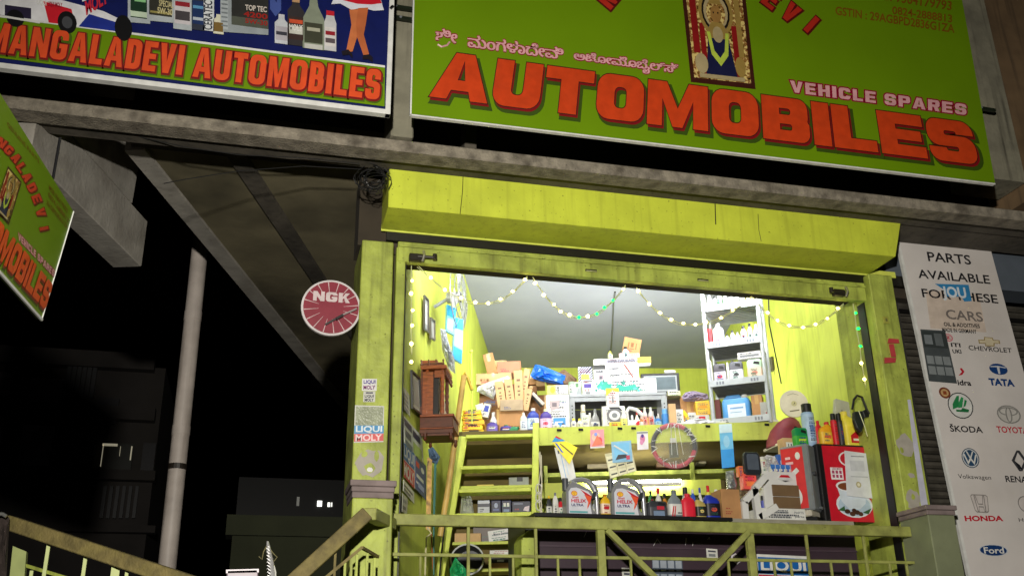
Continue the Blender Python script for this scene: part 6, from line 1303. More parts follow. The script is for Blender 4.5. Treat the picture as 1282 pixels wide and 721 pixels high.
b = MB(); b.box(.0, Wd, -.02, -.002, .225, hz_, WOOD); b.box(.012, .022, -.12, -.02, .225, hz_-.02, WD2); b.box(.012, .022, -Pu+.02, -.13, hz_-.08, hz_-.01, WD2); b.build('back_panel', t)
b = MB(); b.box(-.015, Wd+.015, -Pu-.015, 0, hz_, hz_+.035, WD2); b.box(.01, Wd-.01, -Pu+.02, 0, hz_+.035, hz_+.07, WOOD); b.box(.03, Wd-.03, -Pu+.08, 0, hz_+.07, hz_+.1, WD2); b.build('canopy', t, bevel=.004)
for i in range(5):
    b = MB(); y = -Pu+.02+i*.07; b.loft([(hz_+.035, .008, .008, -.0, y), (hz_+.05, .014, .014, -.0, y), (hz_+.065, .006, .006, -.0, y), (hz_+.085, .01, .01, -.0, y), (hz_+.1, .002, .002, 0, y)], WOOD, 8); b.build('finial', t, smooth=True)
for i in range(6):
    b = MB(); x = i*Wd/5; zz = hz_-.02; b.loft([(zz-.07, .002, .002, x, -Pu-.01), (zz-.055, .013, .013, x, -Pu-.01), (zz-.035, .007, .007, x, -Pu-.01), (zz-.015, .012, .012, x, -Pu-.01), (zz+.01, .006, .006, x, -Pu-.01)], WOOD, 8); b.build('pendant', t, smooth=True)
b = MB(); b.box(.05, Wd-.05, -Pu+.07, -.03, .226, hz_-.03, C(26, 20, 18)); b.build('dark_niche', t)
r_ = root('shrine_idol', 'small pale figurine standing in the carved wooden shrine', 'figurine', so+LW.u*.09+LW.n*.2+V3((0, 0, .2255)), rz=LW.rz)
b = MB(); b.loft([(0, .045, .03, 0, 0), (.03, .05, .035, 0, 0), (.06, .03, .025, 0, 0), (.12, .035, .025, 0, 0), (.15, .018, .016, 0, 0), (.17, .024, .022, 0, 0), (.2, .02, .02, 0, 0), (.22, .004, .004, 0, 0)], C(186, 170, 150), 12); b.build('body', r_, smooth=True)
# poles, straps
PL1 = LF(1.3)
b = MB(); b.tube([PL1.at(581, 470), PL1.at(574, 520), PL1.at(562, 605), PL1.at(551, 671)], .028, BAMB, 10)
bb_ = tag(b.build('bamboo_pole', smooth=True), 'long tan bamboo pole leaning between shrine and ladder', 'pole')
PL2 = LF(1.4)
b = MB(); b.tube([PL2.at(579, 472), PL2.at(582, 466), PL2.at(586, 474), PL2.at(590, 486), PL2.at(591, 488)], .016, C(190, 160, 50), 8); tag(b.build('pipe_hook', smooth=True), 'short bent yellow pipe hooked behind the bamboo pole', 'pipe')
PL3 = LF(1.9)
b = MB(); b.tube([PL3.at(590, 439), PL3.at(590.5, 480), PL3.at(591, 530)], .008, C(206, 216, 90), 6); b.sphere(PL3.at(590, 440), .022, C(206, 216, 90)); tag(b.build('thin_rod'), 'thin lime rod with a small knob standing by the yellow boxes', 'rod')
PL4 = LF(.75)
t = root('patterned_strap', 'leopard patterned strap hanging under the shrine', 'strap', PL4.at(538, 575))
SPOT = mat('spotted_strap', (190, 150, 80), .6, vary=.3, scale=24, dirt=.9, dirtc=(36, 26, 18), speck=.9)
b = MB(); b.hexa([PL4.at(533, 662), PL4.at(539, 665), PL4.at(539, 665, -.01), PL4.at(533, 662, -.01)], [PL4.at(535, 572), PL4.at(541, 575), PL4.at(541, 575, -.01), PL4.at(535, 572, -.01)], SPOT); b.build('webbing', t, world=True)
b = MB(); b.tube([PL4.at(535, 660), PL4.at(540, 667), PL4.at(534, 672), PL4.at(533, 690), PL4.at(532, 725)], .008, C(196, 190, 150), 6); b.tube([PL4.at(540, 668), PL4.at(541, 690), PL4.at(542, 712)], .006, C(150, 90, 50), 5); b.build('cord', t, world=True)
rag('blue grey folded jacket hanging below the shrine', 'jacket', 'jacket', LF(.8), [(536, 562), (542, 559), (551, 572), (547, 581), (538, 578)], C(76, 100, 128, .8), seed=31)
b = MB(); b.tube([PL4.at(545, 580), PL4.at(544, 620), PL4.at(543, 655), PL4.at(543, 722)], [.012, .012, .008, .006], C(70, 120, 110), 6); tag(b.build('green_rod'), 'thin blue green rod standing next to the spotted strap', 'rod')
b = MB(); b.tube([PL1.at(557, 655), PL1.at(553, 690), PL1.at(550, 724)], .009, BLK, 6); tag(b.build('black_stick'), 'thin black stick standing below the bamboo pole', 'stick')

# ---- ladder to the loft
t = root('loft_ladder', 'lime wooden ladder leading up to the loft', 'ladder', LF(1.7).at(620, 700))
def lad(x, y, dd): return LF(dd).at(x, y)
dY = lambda y: 1.93-(y-545)/176*.28
for (xa, ya, xb_, yb_), w_ in (((580, 547, 548, 735), .09), ((671, 530, 668.5, 735), .065)):
    b = MB(); b.bar(lad(xa, ya, dY(ya)), lad(xb_, yb_, dY(yb_)), w_, .05, LIME, up=D); b.build('stile', t, world=True, bevel=.004)
for (xa, ya, xb_, yb_, th) in ((583, 550, 667, 545, .035), (576, 589, 666, 584, .035), (574, 617, 665, 614, .035), (567, 648, 665, 645, .035)):
    a = lad(xa, ya, dY(ya)-.05); c = lad(xb_, yb_, dY(yb_)-.05); zc = (a.z+c.z)/2; a.z = c.z = zc
    b = MB(); b.prism([a, c, c+D*.2, a+D*.2], (0, 0, th), LIMEW); b.build('tread', t, world=True, bevel=.004)

# ---- shelving under the loft, left part with goods
US = LF(2.15)
t = root('low_shelves', 'lime shelves crowded with boxes behind the ladder', 'shelves', US.at(610, 700))
bz = []
for (xa, ya, xb_, yb_) in ((566, 614, 672, 608), (563, 648, 672, 642), (566, 684, 656, 678), (570, 718, 656, 712)):
    a = US.at(xa, ya); c = US.at(xb_, yb_); zc = (a.z+c.z)/2; a.z = c.z = zc; bz.append(zc+.03)
    b = MB(); b.prism([a, c, c+D*.38, a+D*.38], (0, 0, .03), LIMEW); b.build('board', t, world=True, bevel=.003)
b = MB(); a = US.at(558, 600); c = US.at(672, 600); 
b.prism([V3((a.x, a.y, FLOOR+.03))+D*.4, V3((c.x, c.y, FLOOR+.03))+D*.4, V3((c.x, c.y, LB))+D*.4, V3((a.x, a.y, LB))+D*.4], D*.02, SHADED_BOARD); b.build('back_panel', t, world=True)
G = LF(2.2)
def on3(k): return bz[k]
carton('pale box on the shelf behind the ladder, right end of the second level', G, 637, 662, 597, 607, d=.15, m_=C(150, 156, 150), on=bz[0], tape=False, deco=[('r', .4, .5, .7, 1, DKG)])
carton('small yellow box lying on the shelf behind the ladder', G, 597, 618, 606, 611, d=.12, m_=C(220, 200, 90), on=bz[0], tape=False)
carton('white and grey box between ladder treads', G, 598, 613, 626, 643, d=.15, m_=C(186, 190, 200), on=bz[1], tape=False, deco=[('r', 0, .5, 1, .75, INK)])
carton('navy box with white logo left of its twin behind the ladder', G, 615, 627, 626, 643, d=.15, m_=NAVYB, on=bz[1], tape=False, deco=[('e', .5, .6, .2, .2, C(150, 160, 190)), ('r', .2, .2, .8, .35, C(90, 100, 150))])
carton('navy box with white squares behind the ladder', G, 628, 640, 626, 643, d=.15, m_=NAVYB, on=bz[1], tape=False, deco=[('r', .2, .5, .45, .8, PALE), ('r', .55, .5, .8, .8, PALE), ('r', .2, .1, .8, .3, C(110, 130, 170))])
carton('long dark navy box at the right behind the ladder', G, 641, 664, 627, 643, d=.15, m_=C(34, 36, 60), on=bz[1], tape=False, deco=[('p', [(.6, .2), (.9, .1), (.95, .6), (.7, .5)], C(206, 190, 200)), ('r', .1, .7, .6, .85, C(110, 116, 140))])
rag('white rag and tubes at the left end of the shelf behind the ladder', 'rag_heap', 'rags', LF(2.2), [(576, 645), (578, 622), (584, 612), (590, 622), (594, 645)], C(176, 180, 170, .8), seed=41)
carton('open pink brown carton below the railing on the left', G, 569, 584, 667, 681, d=.2, m_=CARDL, on=bz[2], tape=False)
carton('pink brown carton right of its twin below the railing', G, 588, 602, 667, 681, d=.2, m_=CARDL, on=bz[2], tape=False)
t_, w, h = carton('white box with small black lettering tilted on the low shelf', LF(2.15), 611, 646, 662, 676, d=.15, m_=C(206, 206, 206), tilt=-7, tape=False)
decorate(t_, w, h, [('t', 'Motor Service', .2, .5, .75, .75, INK)])
carton('dark box with red dots behind the white lettered box', LF(2.3), 592, 646, 656, 680, d=.15, m_=C(92, 80, 74), on=bz[2], tape=False, deco=[('r', .4+.08*i, .8, .44+.08*i, .9, (RED if i % 2 else PALE)) for i in range(7)])
b = MB(); cc_ = LF(2.1).at(650, 670); b.tube([cc_+XI*.07*math.cos(i*math.pi/8)+V3((0, 0, .05*math.sin(i*math.pi/8)))+D*(.004*i) for i in range(33)], .008, C(186, 190, 190), 6); tag(b.build('cable_coil'), 'grey coil of cable at the right end of the low shelf', 'cable')
carton('flat white carton on the lowest visible shelf', G, 613, 646, 688, 698, d=.15, m_=PALE, on=None, tape=False)
carton('brown carton under the flat white one', G, 614, 642, 699, 714, d=.2, m_=CARD, on=bz[3], tape=False, deco=[('r', 0, .6, .9, 1, DKG), ('r', .3, .7, .6, .9, PALE)])
bottle('small blue water bottle at the right end of the lowest shelf', G, 646, 655, 700, 722, C(70, 140, 180), C(60, 110, 170), C(120, 180, 206), kind='round')
t_ = root('pail', 'dark metal pail lying on its side on the low shelf', 'pail', LF(1.95).at(585, 700), rz=PL1.rz)
w_ = (LF(1.95).at(606, 700)-LF(1.95).at(565, 700)).length/2
b = MB(); n_ = 24
for r0_, r1_, y0_, y1_, m_ in ((w_, w_*.96, 0, .0, SILV), (w_*.96, w_*.8, .0, .25, C(40, 42, 44)), (w_, w_*.84, 0, .26, C(150, 156, 156))):
    vs = [(r*math.cos(i*2*math.pi/n_), y, r*.9*math.sin(i*2*math.pi/n_)) for r, y in ((r0_, y0_), (r1_, y1_)) for i in range(n_)]
    b.add(vs, [(i, (i+1) % n_, n_+(i+1) % n_, n_+i) for i in range(n_)], m_)
b.add([(w_*.8*math.cos(i*2*math.pi/n_), .25, w_*.72*math.sin(i*2*math.pi/n_)) for i in range(n_)], [tuple(range(n_))], DKG)
b.build('drum', t_, fixn=False)
b = MB(); b.tube([(w_*math.cos(i*math.pi/12), -.004, w_*.9*math.sin(i*math.pi/12)) for i in range(25)], .009, C(196, 200, 200), 6); b.build('rim', t_)
rag('green plastic bag standing at the very bottom left of the shop', 'plastic_bag', 'bag', LF(1.2), [(564, 726), (563, 712), (570, 697), (576, 704), (584, 712), (586, 726)], C(30, 150, 90, .3), seed=51)
# curved end panel of the counter passage
b = MB(); P_ = FP(8.15); pts = [P_.at(653, 735), P_.at(653, 676), P_.at(657, 668), P_.at(664, 663), P_.at(671, 662), P_.at(672, 735)]; b.prism(pts, (0, .25, 0), LIMED); tag(b.build('curved_panel'), 'olive panel with rounded top beside the dark counter', 'panel')
# ropes beside ladder
b = MB(); P_ = LF(1.5); rnd = random.Random(3)
for k in range(4): b.tube([P_.at(676+rnd.uniform(-2, 3), 566+20*i+rnd.uniform(-4, 4), rnd.uniform(-.02, .02)) for i in range(5)], .005, C(206, 200, 176), 5)
for k in range(3): cc_ = P_.at(674.5, 612+10*k); b.tube([cc_+XI*.028*math.cos(i*math.pi/6)+V3((0, 0, .05*math.sin(i*math.pi/6))) for i in range(13)], .006, C(196, 196, 190), 5)
tag(b.build('rope_bundle'), 'bundle of pale cords hanging right of the ladder', 'cord')

# ---- shelving under the loft, right part
t = root('rear_shelves', 'lime rear shelves under the loft behind the counter goods', 'shelves', LF(2.5).at(790, 700))
RS = LF(2.5)
for (ya, yb_, th, m_) in ((587, 577, .045, LIMED), ):
    a = RS.at(676, ya); c = RS.at(960, yb_); zc = (a.z+c.z)/2; a.z = c.z = zc; b = MB(); b.prism([a+D*.5, c+D*.5, c+D*.9, a+D*.9], (0, 0, th), m_); b.build('board', t, world=True, bevel=.003)
a = RS.at(678, 600); c = RS.at(902, 600); z1 = RS.at(790, 602).z; z0 = RS.at(790, 621).z
b = MB(); b.prism([V3((a.x, a.y, z0)), V3((c.x, c.y, z0)), V3((c.x, c.y, z1)), V3((a.x, a.y, z1))], D*.03, LIMEW); b.build('fascia', t, world=True)
b = MB(); b.prism([V3((a.x, a.y, z0+.005))+D*.031, V3((c.x, c.y, z0+.005))+D*.031, V3((c.x, c.y, z0+.03))+D*.031, V3((a.x, a.y, z0+.03))+D*.031], D*.4, LIMEW); b.build('board', t, world=True)
z2 = RS.at(790, 640).z
b = MB(); b.prism([V3((a.x, a.y, z2))+D*.05, V3((c.x, c.y, z2))+D*.05, V3((c.x, c.y, z2+.03))+D*.05, V3((a.x, a.y, z2+.03))+D*.05], D*.4, LIMED); b.build('board', t, world=True)
e_ = LF(2.5).at(1000, 600)
b = MB(); b.prism([V3((a.x, a.y, FLOOR+.03))+D*.95, V3((e_.x, e_.y, FLOOR+.03))+D*.95, V3((e_.x, e_.y, LB))+D*.95, V3((a.x, a.y, LB))+D*.95], D*.03, SHADED_BOARD); b.build('back_panel', t, world=True)
for px_ in (700, 790, 893):
    q_ = RS.at(px_, 590); b = MB(); b.box(q_.x-.02, q_.x+.02, q_.y+.5, q_.y+.54, FLOOR+.03, LB, LIMED); b.build('upright', t, world=True)
carton('greyish carton on the rear shelf under the loft', LF(3.1), 735, 762, 576, 586, d=.15, m_=C(120, 110, 80), tape=False)
carton('brown carton on the rear shelf behind the steering wheel cover', LF(3.1), 822, 860, 574, 584, d=.15, m_=C(110, 84, 60), tape=False)
carton('low carton at the right of the rear shelf under the loft', LF(3.1), 872, 884, 572, 580, d=.15, m_=C(130, 124, 96), tape=False)

# ================================================================== RAILING, POSTS, STAIR RAILS
CAPM = mat('purple_brown_stone', (126, 112, 110), .8, vary=.15, scale=8, bump=.3, dirt=.4, dirtc=(70, 60, 56))
def gate_post(x0, x1, label, ctop):
    t = root('gate_post', label, 'post', ((x0+x1)/2, 7.45, FLOOR))
    b = MB(); b.box(x0, x1, 7.45, 7.85, FLOOR, ctop-.13, LIMED if x0 < 3 else mat('grey_green_render', (120, 126, 96), .75, vary=.12, scale=3, dirt=.4, dirtc=(84, 84, 60), speck=.3)); b.build('shaft', t, world=True, bevel=.008)
    tiers = ((0, .13, .085), (.012, .084, .045), (-.004+.022, .044, .0)) if x0 < 3 else ((.0, .08, .04), (.014, .039, .0))
    for i, (ins, a, c) in enumerate(tiers):
        e = .022-ins; b = MB(); b.box(x0-e, x1+e, 7.45-e, 7.85+min(e, .005), ctop-.13+(.13-a if False else c), ctop-.13+a, CAPM); b.build('cap_tier', t, world=True, bevel=.005)
    return t
lp0, lp1 = FP(7.45).at(441, 628).x, FP(7.45).at(492, 628).x
gate_post(lp0, lp1, 'lime gate post with a stepped stone cap left of the opening', FP(7.45).at(465, 601).z)
rp0, rp1 = FP(7.45).at(1161, 641).x, FP(7.45).at(1195, 644).x
gate_post(rp0, rp1, 'grey green gate post with a stepped cap right of the opening', FP(7.45).at(1178, 644).z+.13)
RY = 7.7; RP = FP(RY)
t = root('front_railing', 'grimy lime steel railing in front of the shop counter', 'railing', (3.4, RY, FLOOR))
x0, x1 = lp1+.004, rp0-.004; rz0, rz1 = 2.775, 2.862
b = MB(); b.box(x0, x1, RY, RY+.06, rz0, rz1, LIMEG); b.build('top_rail', t, world=True, bevel=.006)
b = MB(); b.box(x0, x1, RY+.02, RY+.04, 2.548, 2.573, LIMEG); b.build('lower_rail', t, world=True, bevel=.003)
b = MB(); b.box(x0, x1, RY+.02, RY+.04, FLOOR+.08, FLOOR+.105, LIMEG); b.build('lower_rail', t, world=True)
def vbar(px_, w_, z0_, z1_, nm):
    q_ = RP.at(px_, 690); b = MB(); b.box(q_.x-w_/2, q_.x+w_/2, RY+.012 if w_ < .04 else RY+.002, RY+.034 if w_ < .04 else RY+.055, z0_, z1_, LIMEG); b.build(nm, t, world=True, bevel=.003)
for px_ in (587, 672, 1013, 1085): vbar(px_, .024, FLOOR+.02, rz0-.001, 'baluster')
for px_ in (754, 942): vbar(px_, .062, FLOOR+.02, rz0-.001, 'upright')
for px_ in (527, 614, 643, 699, 726, 790, 912, 969, 990, 1040, 1064, 1113, 1134): vbar(px_, .018, FLOOR+.105, 2.5475, 'baluster')
for a, c in (((759, 663), (835, 738)), ((936, 666), (868, 738))):
    b = MB(); b.bar(RP.at(*a)+V3((0, -.008, 0)), RP.at(*c)+V3((0, -.008, 0)), .045, .045, LIMEG, up=(0, 1, 0)); b.build('brace', t, world=True, bevel=.003)
# right stair rail
t = root('stair_rail', 'rusty brown handrail descending left from the gate post', 'handrail', FP(7.1).at(420, 690))
A1 = FP(7.1); top = A1.at(459, 643); low = A1.at(340, 752)
b = MB(); b.bar(top, low, .12, .1, RUST, up=(0, 0, 1)); b.build('handrail', t, world=True, bevel=.006)
b = MB(); b.bar(top+V3((.02, -.02, -.002)), FP(7.66).at(489, 656), .09, .085, LIMEG); b.build('return_rail', t, world=True, bevel=.006)
b = MB(); b.bar(A1.at(453, 685), A1.at(395, 733), .02, .02, RUST); b.bar(A1.at(453, 685), FP(7.66).at(484, 703), .02, .02, RUST); b.build('lower_rail', t, world=True)
for px_, ya, yb_ in ((447, 692, 726), (440, 700, 726), (432, 704, 726), (421, 668, 726), (460, 692, 726), (469, 698, 726)):
    b = MB(); q_ = A1.at(px_, ya); q2_ = A1.at(px_-1, yb_); b.bar(q_, V3((q_.x, q_.y, q2_.z)), .016, .016, RUST if px_ == 421 else LIMED, up=(0, 1, 0)); b.build('baluster', t, world=True)
# left stair rail
t = root('stair_rail', 'brown handrail sloping down to the right at the far bottom left', 'handrail', FP(6.9).at(100, 690))
A2a, A2b = FP(7.2).at(12, 654), FP(6.5).at(262, 737)
b = MB(); b.bar(A2a, A2b, .09, .09, RUST); b.build('handrail', t, world=True, bevel=.006)
def lerpY(x): return 7.2-(x-12)/250*.7
for px_, y0_, w_ in ((62, 676, .022), (108, 692, .022), (146, 703, .05), (160, 708, .02), (40, 714, .02)):
    P_ = FP(lerpY(px_)+.02); q_ = P_.at(px_, y0_); b = MB(); b.box(q_.x-w_/2, q_.x+w_/2, q_.y-.01, q_.y+.01, 1.6, q_.z, C(186, 196, 130, .6)); b.build('baluster', t, world=True)
b = MB(); b.bar(FP(7.2).at(28, 706), FP(6.9).at(120, 734), .02, .02, LIMED); b.build('lower_rail', t, world=True)
b = MB(); P_ = FP(7.15); b.prism([P_.at(10, 740), P_.at(29, 740), P_.at(33, 690), P_.at(16, 683)], (0, .06, 0), C(150, 160, 96, .7)); b.build('end_plate', t, world=True)
rag('dark frayed cloth tied round the end of the left handrail', 'cloth_wrap', 'cloth', FP(7.08), [(-6, 722), (-4, 650), (4, 641), (12, 648), (10, 684), (8, 724)], C(52, 42, 38, .9), seed=61)
b = MB(); P_ = FP(7.0); b.tube([P_.at(-2, 643), P_.at(3, 643), P_.at(8, 646)], .012, C(206, 206, 200, .2, .8), 8); tag(b.build('metal_ring'), 'shiny bit of metal on the cloth tied to the left handrail', 'metal')
# spiky rod and pale box between the rails
P_ = FP(6.6); t = root('wrapped_rod', 'upright rod bound with bright wire between the two stair rails', 'rod', P_.at(340, 720))
b = MB(); b.tube([P_.at(343, 735), P_.at(340, 706), P_.at(336, 686), P_.at(335, 677)], [.016, .016, .014, .006], C(206, 206, 206, .25, .6), 8); b.build('rod', t, world=True)
b = MB(); rnd = random.Random(9)
b.tube([P_.at(335, 681), P_.at(330, 690), P_.at(328, 700), P_.at(324, 696)], .003, C(120, 114, 80), 4); b.tube([P_.at(336, 684), P_.at(342, 692), P_.at(347, 697), P_.at(343, 702)], .003, C(120, 114, 80), 4); b.tube([P_.at(345, 735), P_.at(345, 716), P_.at(343, 708)], .006, C(150, 150, 140), 5)
for k in range(12): y = 682+4.2*k; b.tube([P_.at(335+.12*k*1.2-1.6, y, .016), P_.at(337+.12*k*1.2+1.0, y+2, .018)], .0035, C(230, 230, 230, .2, .8), 4)
b.build('wire', t, world=True)
t = root('pale_box', 'top of a pale purple box at the bottom edge between the stair rails', 'box', FP(6.4).at(304, 730))
P_ = FP(6.4); b = MB(); b.prism([P_.at(284, 760), P_.at(323, 760), P_.at(323, 712), P_.at(284, 713)], (0, .3, 0), C(150, 136, 146)); b.build('body', t, world=True, bevel=.006)
b = MB(); b.prism([P_.at(283, 717), P_.at(324, 716), P_.at(324, 711.5), P_.at(283, 712.5)], (0, .31, 0), C(206, 196, 204)); b.build('lid', t, world=True)

# ---- stickers and scraps on pillars (flat print on each pillar)
def pillar_print(parent, pl, pts, deco, off=.003, name='sticker'):
    q = Quad(pl, *pts); prints(q, [d for d in deco if d[0] != 't'], parent, name, off=off)
    for i, d in enumerate(deco):
        if d[0] == 't': text(q, d[1], d[6], off+.007+.0003*i, parent, weight=.03, u0=d[2], v0=d[3], u1=d[4], v1=d[5])
PI = FP(Yp)
pillar_print(rp, PI, ((453.5, 474), (472, 474), (471.5, 489), (453, 489)), [('r', 0, 0, 1, 1, WHT), ('t', 'LIQUI', .1, .55, .9, .9, PUR), ('t', 'MOLY', .1, .12, .9, .46, C(120, 40, 110))])
pillar_print(rp, PI, ((455, 489.5), (470, 489.5), (469.5, 503), (454.5, 503)), [('r', 0, 0, 1, 1, C(200, 200, 190)), ('r', .2, .78, .8, .92, INK), ('t', 'LIQUI', .12, .4, .88, .68, INK), ('t', 'MOLY', .12, .06, .88, .34, INK)])
SHT = mat('plastic_sleeve', (150, 156, 132), .3, vary=.2, scale=12, bump=.4)
pillar_print(rp, PI, ((444.5, 507), (481, 508), (480, 553), (443, 554)), [('r', 0, 0, 1, 1, PALE), ('r', .03, .46, .97, .97, SHT), ('r', .0, .24, 1, .46, C(66, 140, 190)), ('r', .0, .03, 1, .235, C(206, 90, 90)), ('t', 'LIQUI', .05, .25, .95, .45, C(214, 226, 232)), ('t', 'MOLY', .05, .04, .95, .22, C(236, 206, 206))])
rnd = random.Random(17)
def scrap(cx, cy, rx_, ry_, n=14):
    return [(cx+rx_*math.cos(i*2*math.pi/n)*rnd.uniform(.7, 1.1), cy+ry_*math.sin(i*2*math.pi/n)*rnd.uniform(.7, 1.1)) for i in range(n)]
SCR = C(168, 162, 150, .8)
pillar_print(rp, PI, ((445, 557), (482, 557), (482, 601), (443, 601)), [('p', scrap(.5, .5, .48, .46), SCR), ('p', scrap(.5, .35, .2, .14, 9), LIMED), ('p', scrap(.3, .75, .12, .1, 8), LIMED), ('p', scrap(.72, .7, .1, .16, 8), LIMED), ('p', scrap(.5, .3, .12, .08, 7), WHT)], name='torn_paper')
PR_ = FP(Yp)
pillar_print(rq, PR_, ((1118, 540), (1142, 542), (1147, 575), (1124, 572)), [('p', scrap(.5, .5, .5, .48), SCR), ('p', scrap(.3, .3, .12, .14, 7), LIMED)], name='torn_paper')
pillar_print(rq, PR_, ((1133, 610), (1150, 612), (1156, 636), (1135, 638)), [('p', scrap(.5, .5, .55, .5), SCR), ('p', scrap(.5, .6, .14, .16, 7), LIMED)], name='torn_paper')
pillar_print(rq, PR_, ((1136, 590), (1146, 591), (1147, 600), (1137, 599)), [('p', scrap(.5, .5, .5, .4, 9), SCR)], name='torn_paper')
b = MB(); b.add([PR_.at(1136, 500, .004), PR_.at(1140, 500, .004), PR_.at(1163, 640, .004), PR_.at(1154, 640, .004)], [(0, 1, 2, 3)], C(190, 190, 206, .8)) 
b.build('whitewash_streak', rq, world=True, fixn=False)
t = root('door_bracket', 'small red metal bracket on the right lime pillar', 'bracket', PR_.at(1115, 438))
b = MB(); P_ = FP(Yp-.004)
BR_ = C(186, 66, 70)
for pts in (((1112, 424), (1124, 425), (1125, 430), (1111, 430)), ((1112.5, 431), (1118, 431), (1121, 447), (1115.5, 447)), ((1107, 448), (1121, 448), (1120, 454), (1107, 455))): b.prism([P_.at(*p) for p in reversed(pts)], (0, -.014, 0), BR_)
b.build('plate', t, world=True)
t = root('wall_switch', 'small square switch plate on the right lime pillar', 'switch', PR_.at(1108, 401)); b = MB(); q_ = PR_.at(1108.5, 401); b.box(q_.x-.03, q_.x+.03, Yp-.014, Yp-.001, q_.z-.035, q_.z+.035, C(160, 160, 70)); b.build('plate', t, world=True, bevel=.003)
b = MB(); b.box(q_.x-.01, q_.x+.01, Yp-.02, Yp-.0145, q_.z-.015, q_.z+.015, C(110, 110, 60)); b.build('rocker', t, world=True)

# ---- wire tangle and drooping wires
t = root('wire_bundle', 'tangled coil of black wire beside the shutter box', 'wire', FP(7.45).at(467, 226))
b = MB(); rnd = random.Random(4); P_ = FP(7.42)
for k in range(14):
    cx_, cy_ = 466+rnd.uniform(-6, 8), 225+rnd.uniform(-5, 5); rx_, ry_ = rnd.uniform(9, 20), rnd.uniform(8, 18); ph = rnd.uniform(0, 6)
    b.tube([P_.at(cx_+rx_*math.cos(ph+i*.5), cy_+ry_*math.sin(ph+i*.5+rnd.uniform(-.1, .1)), rnd.uniform(-.03, .03)) for i in range(rnd.randint(9, 14))], .0035, C(30, 30, 30), 4)
b.build('strand', t, world=True)
for pts, lab in (([(205, 230), (230, 225), (300, 214), (380, 208), (452, 212)], 'thin wire strung from the slab edge to the wire bundle'), ([(80, 158), (150, 166), (230, 184), (300, 194), (380, 198), (450, 205)], 'thin wire sagging just under the concrete ledge')):
    P_ = FP(7.4); b = MB(); b.tube([P_.at(*p) for p in pts], .004, C(24, 24, 24), 4); tag(b.build('wire'), lab, 'wire')

# ---- pipe column under the slab edge
tp_ = atz(252.5, 290, SZ+.75); P_ = FP(tp_.y); bt = P_.at(209.5, 705); dirv = (bt-tp_); bt2 = tp_+dirv*((tp_.z-0.02)/(tp_.z-bt.z))
rad = (P_.at(262.5, 330)-P_.at(241, 330)).length/2*.97
PIPE = mat('grubby_pvc', (186, 176, 168), .5, vary=.1, scale=5, dirt=.35, dirtc=(120, 108, 98), streak=.5)
t = root('pipe_column', 'tall pale plastic pipe standing under the passage slab', 'pipe', bt2)
b = MB(); b.tube([tp_-dirv*.25, tp_+dirv*.45, bt2], rad, PIPE, 20); b.build('pipe', t, world=True, smooth=True)
for f in (.28, .63):
    c_ = tp_+(P_.at(209.5, 705)-tp_)*f; dv = dirv.normalized(); b = MB(); b.tube([c_-dv*.05, c_+dv*.05], rad*1.05, PIPE, 20); b.build('socket', t, world=True, smooth=True)
c_ = tp_+(P_.at(209.5, 705)-tp_)*.735; b = MB(); b.tube([c_-dv*.03, c_+dv*.03], rad*1.06, C(40, 34, 28), 20); b.build('clamp', t, world=True)

# ---- things beyond the passage, in the dark
DB = mat('dark_far_render', (60, 56, 54), .9, vary=.3, scale=.6, dirt=.5)
P_ = FP(24); t = root('far_building', 'dim building with hung sheets in the dark on the far left', 'building', P_.at(90, 721))
b = MB(); a = P_.at(-160, 300); c = P_.at(196, 560); b.box(a.x, c.x, 24, 30, 0, P_.at(50, 452).z, DB); b.build('wall', t, world=True)
def fwin(x0, y0, x1, y1, m_, nm='window'):
    p_, q_ = P_.at(x0, y1), P_.at(x1, y0); b = MB(); b.box(p_.x, q_.x, 23.9, 23.99, p_.z, q_.z, m_); return b.build(nm, t, world=True)
SHEET = mat('hung_sheet', (124, 116, 120), .9, vary=.3, scale=1.5)
for r_ in ((34, 476, 82, 509), (22, 534, 69, 583), (-8, 468, 16, 496), (-8, 520, 8, 556)): fwin(*r_, SHEET, 'hung_sheet')
for r_ in ((84, 556, 120, 600), (176, 556, 196, 590), (12, 602, 54, 626), (120, 500, 150, 530)): fwin(*r_, C(36, 34, 38), 'window')
for y_ in (448, 514, 592, 660): p_, q_ = P_.at(-100, y_+3), P_.at(196, y_); b = MB(); b.box(p_.x, q_.x, 23.7, 23.99, p_.z, q_.z, SHEET if 0 else DB); b.build('ledge', t, world=True)
for r_ in ((86, 458, 118, 500), (60, 596, 104, 640), (130, 610, 170, 650)):
    for k_ in range(6): x_ = r_[0]+(r_[2]-r_[0])*k_/5; p_, q_ = P_.at(x_, r_[3]), P_.at(x_+.9, r_[1]); b = MB(); b.box(p_.x, q_.x, 23.8, 23.84, p_.z, q_.z, C(52, 52, 54)); b.build('window_bar', t, world=True)
w_ = fwin(126, 557, 168, 588, C(30, 32, 24)); GLOW = mat('window_glow', (230, 220, 190), emis=.22)
for r_ in ((127, 558, 130, 585), (163, 560, 166.5, 577), (150, 560, 152, 572), (129, 557, 148, 559)):
    p_, q_ = P_.at(r_[0], r_[3]), P_.at(r_[2], r_[1]); b = MB(); b.box(p_.x, q_.x, 23.86, 23.895, p_.z, q_.z, GLOW); o_ = b.build('lit_gap', w_)
    o_.data.transform(ROOTM[t.name].inverted())
P_ = FP(16); t = root('parapet_wall', 'dim greenish parapet wall beyond the stair rails', 'wall', P_.at(360, 721))
b = MB(); a, c = P_.at(293, 645), P_.at(445, 640); b.box(a.x, c.x+.5, 16, 16.3, 0, a.z-.3, mat('dim_green_render', (58, 62, 42), .9, vary=.2, scale=1)); b.build('wall', t, world=True)
b = MB(); b.box(a.x-.1, c.x+.6, 15.9, 16.4, a.z-.3, a.z, mat('dim_green_render', (58, 62, 42))); b.build('coping', t, world=True)
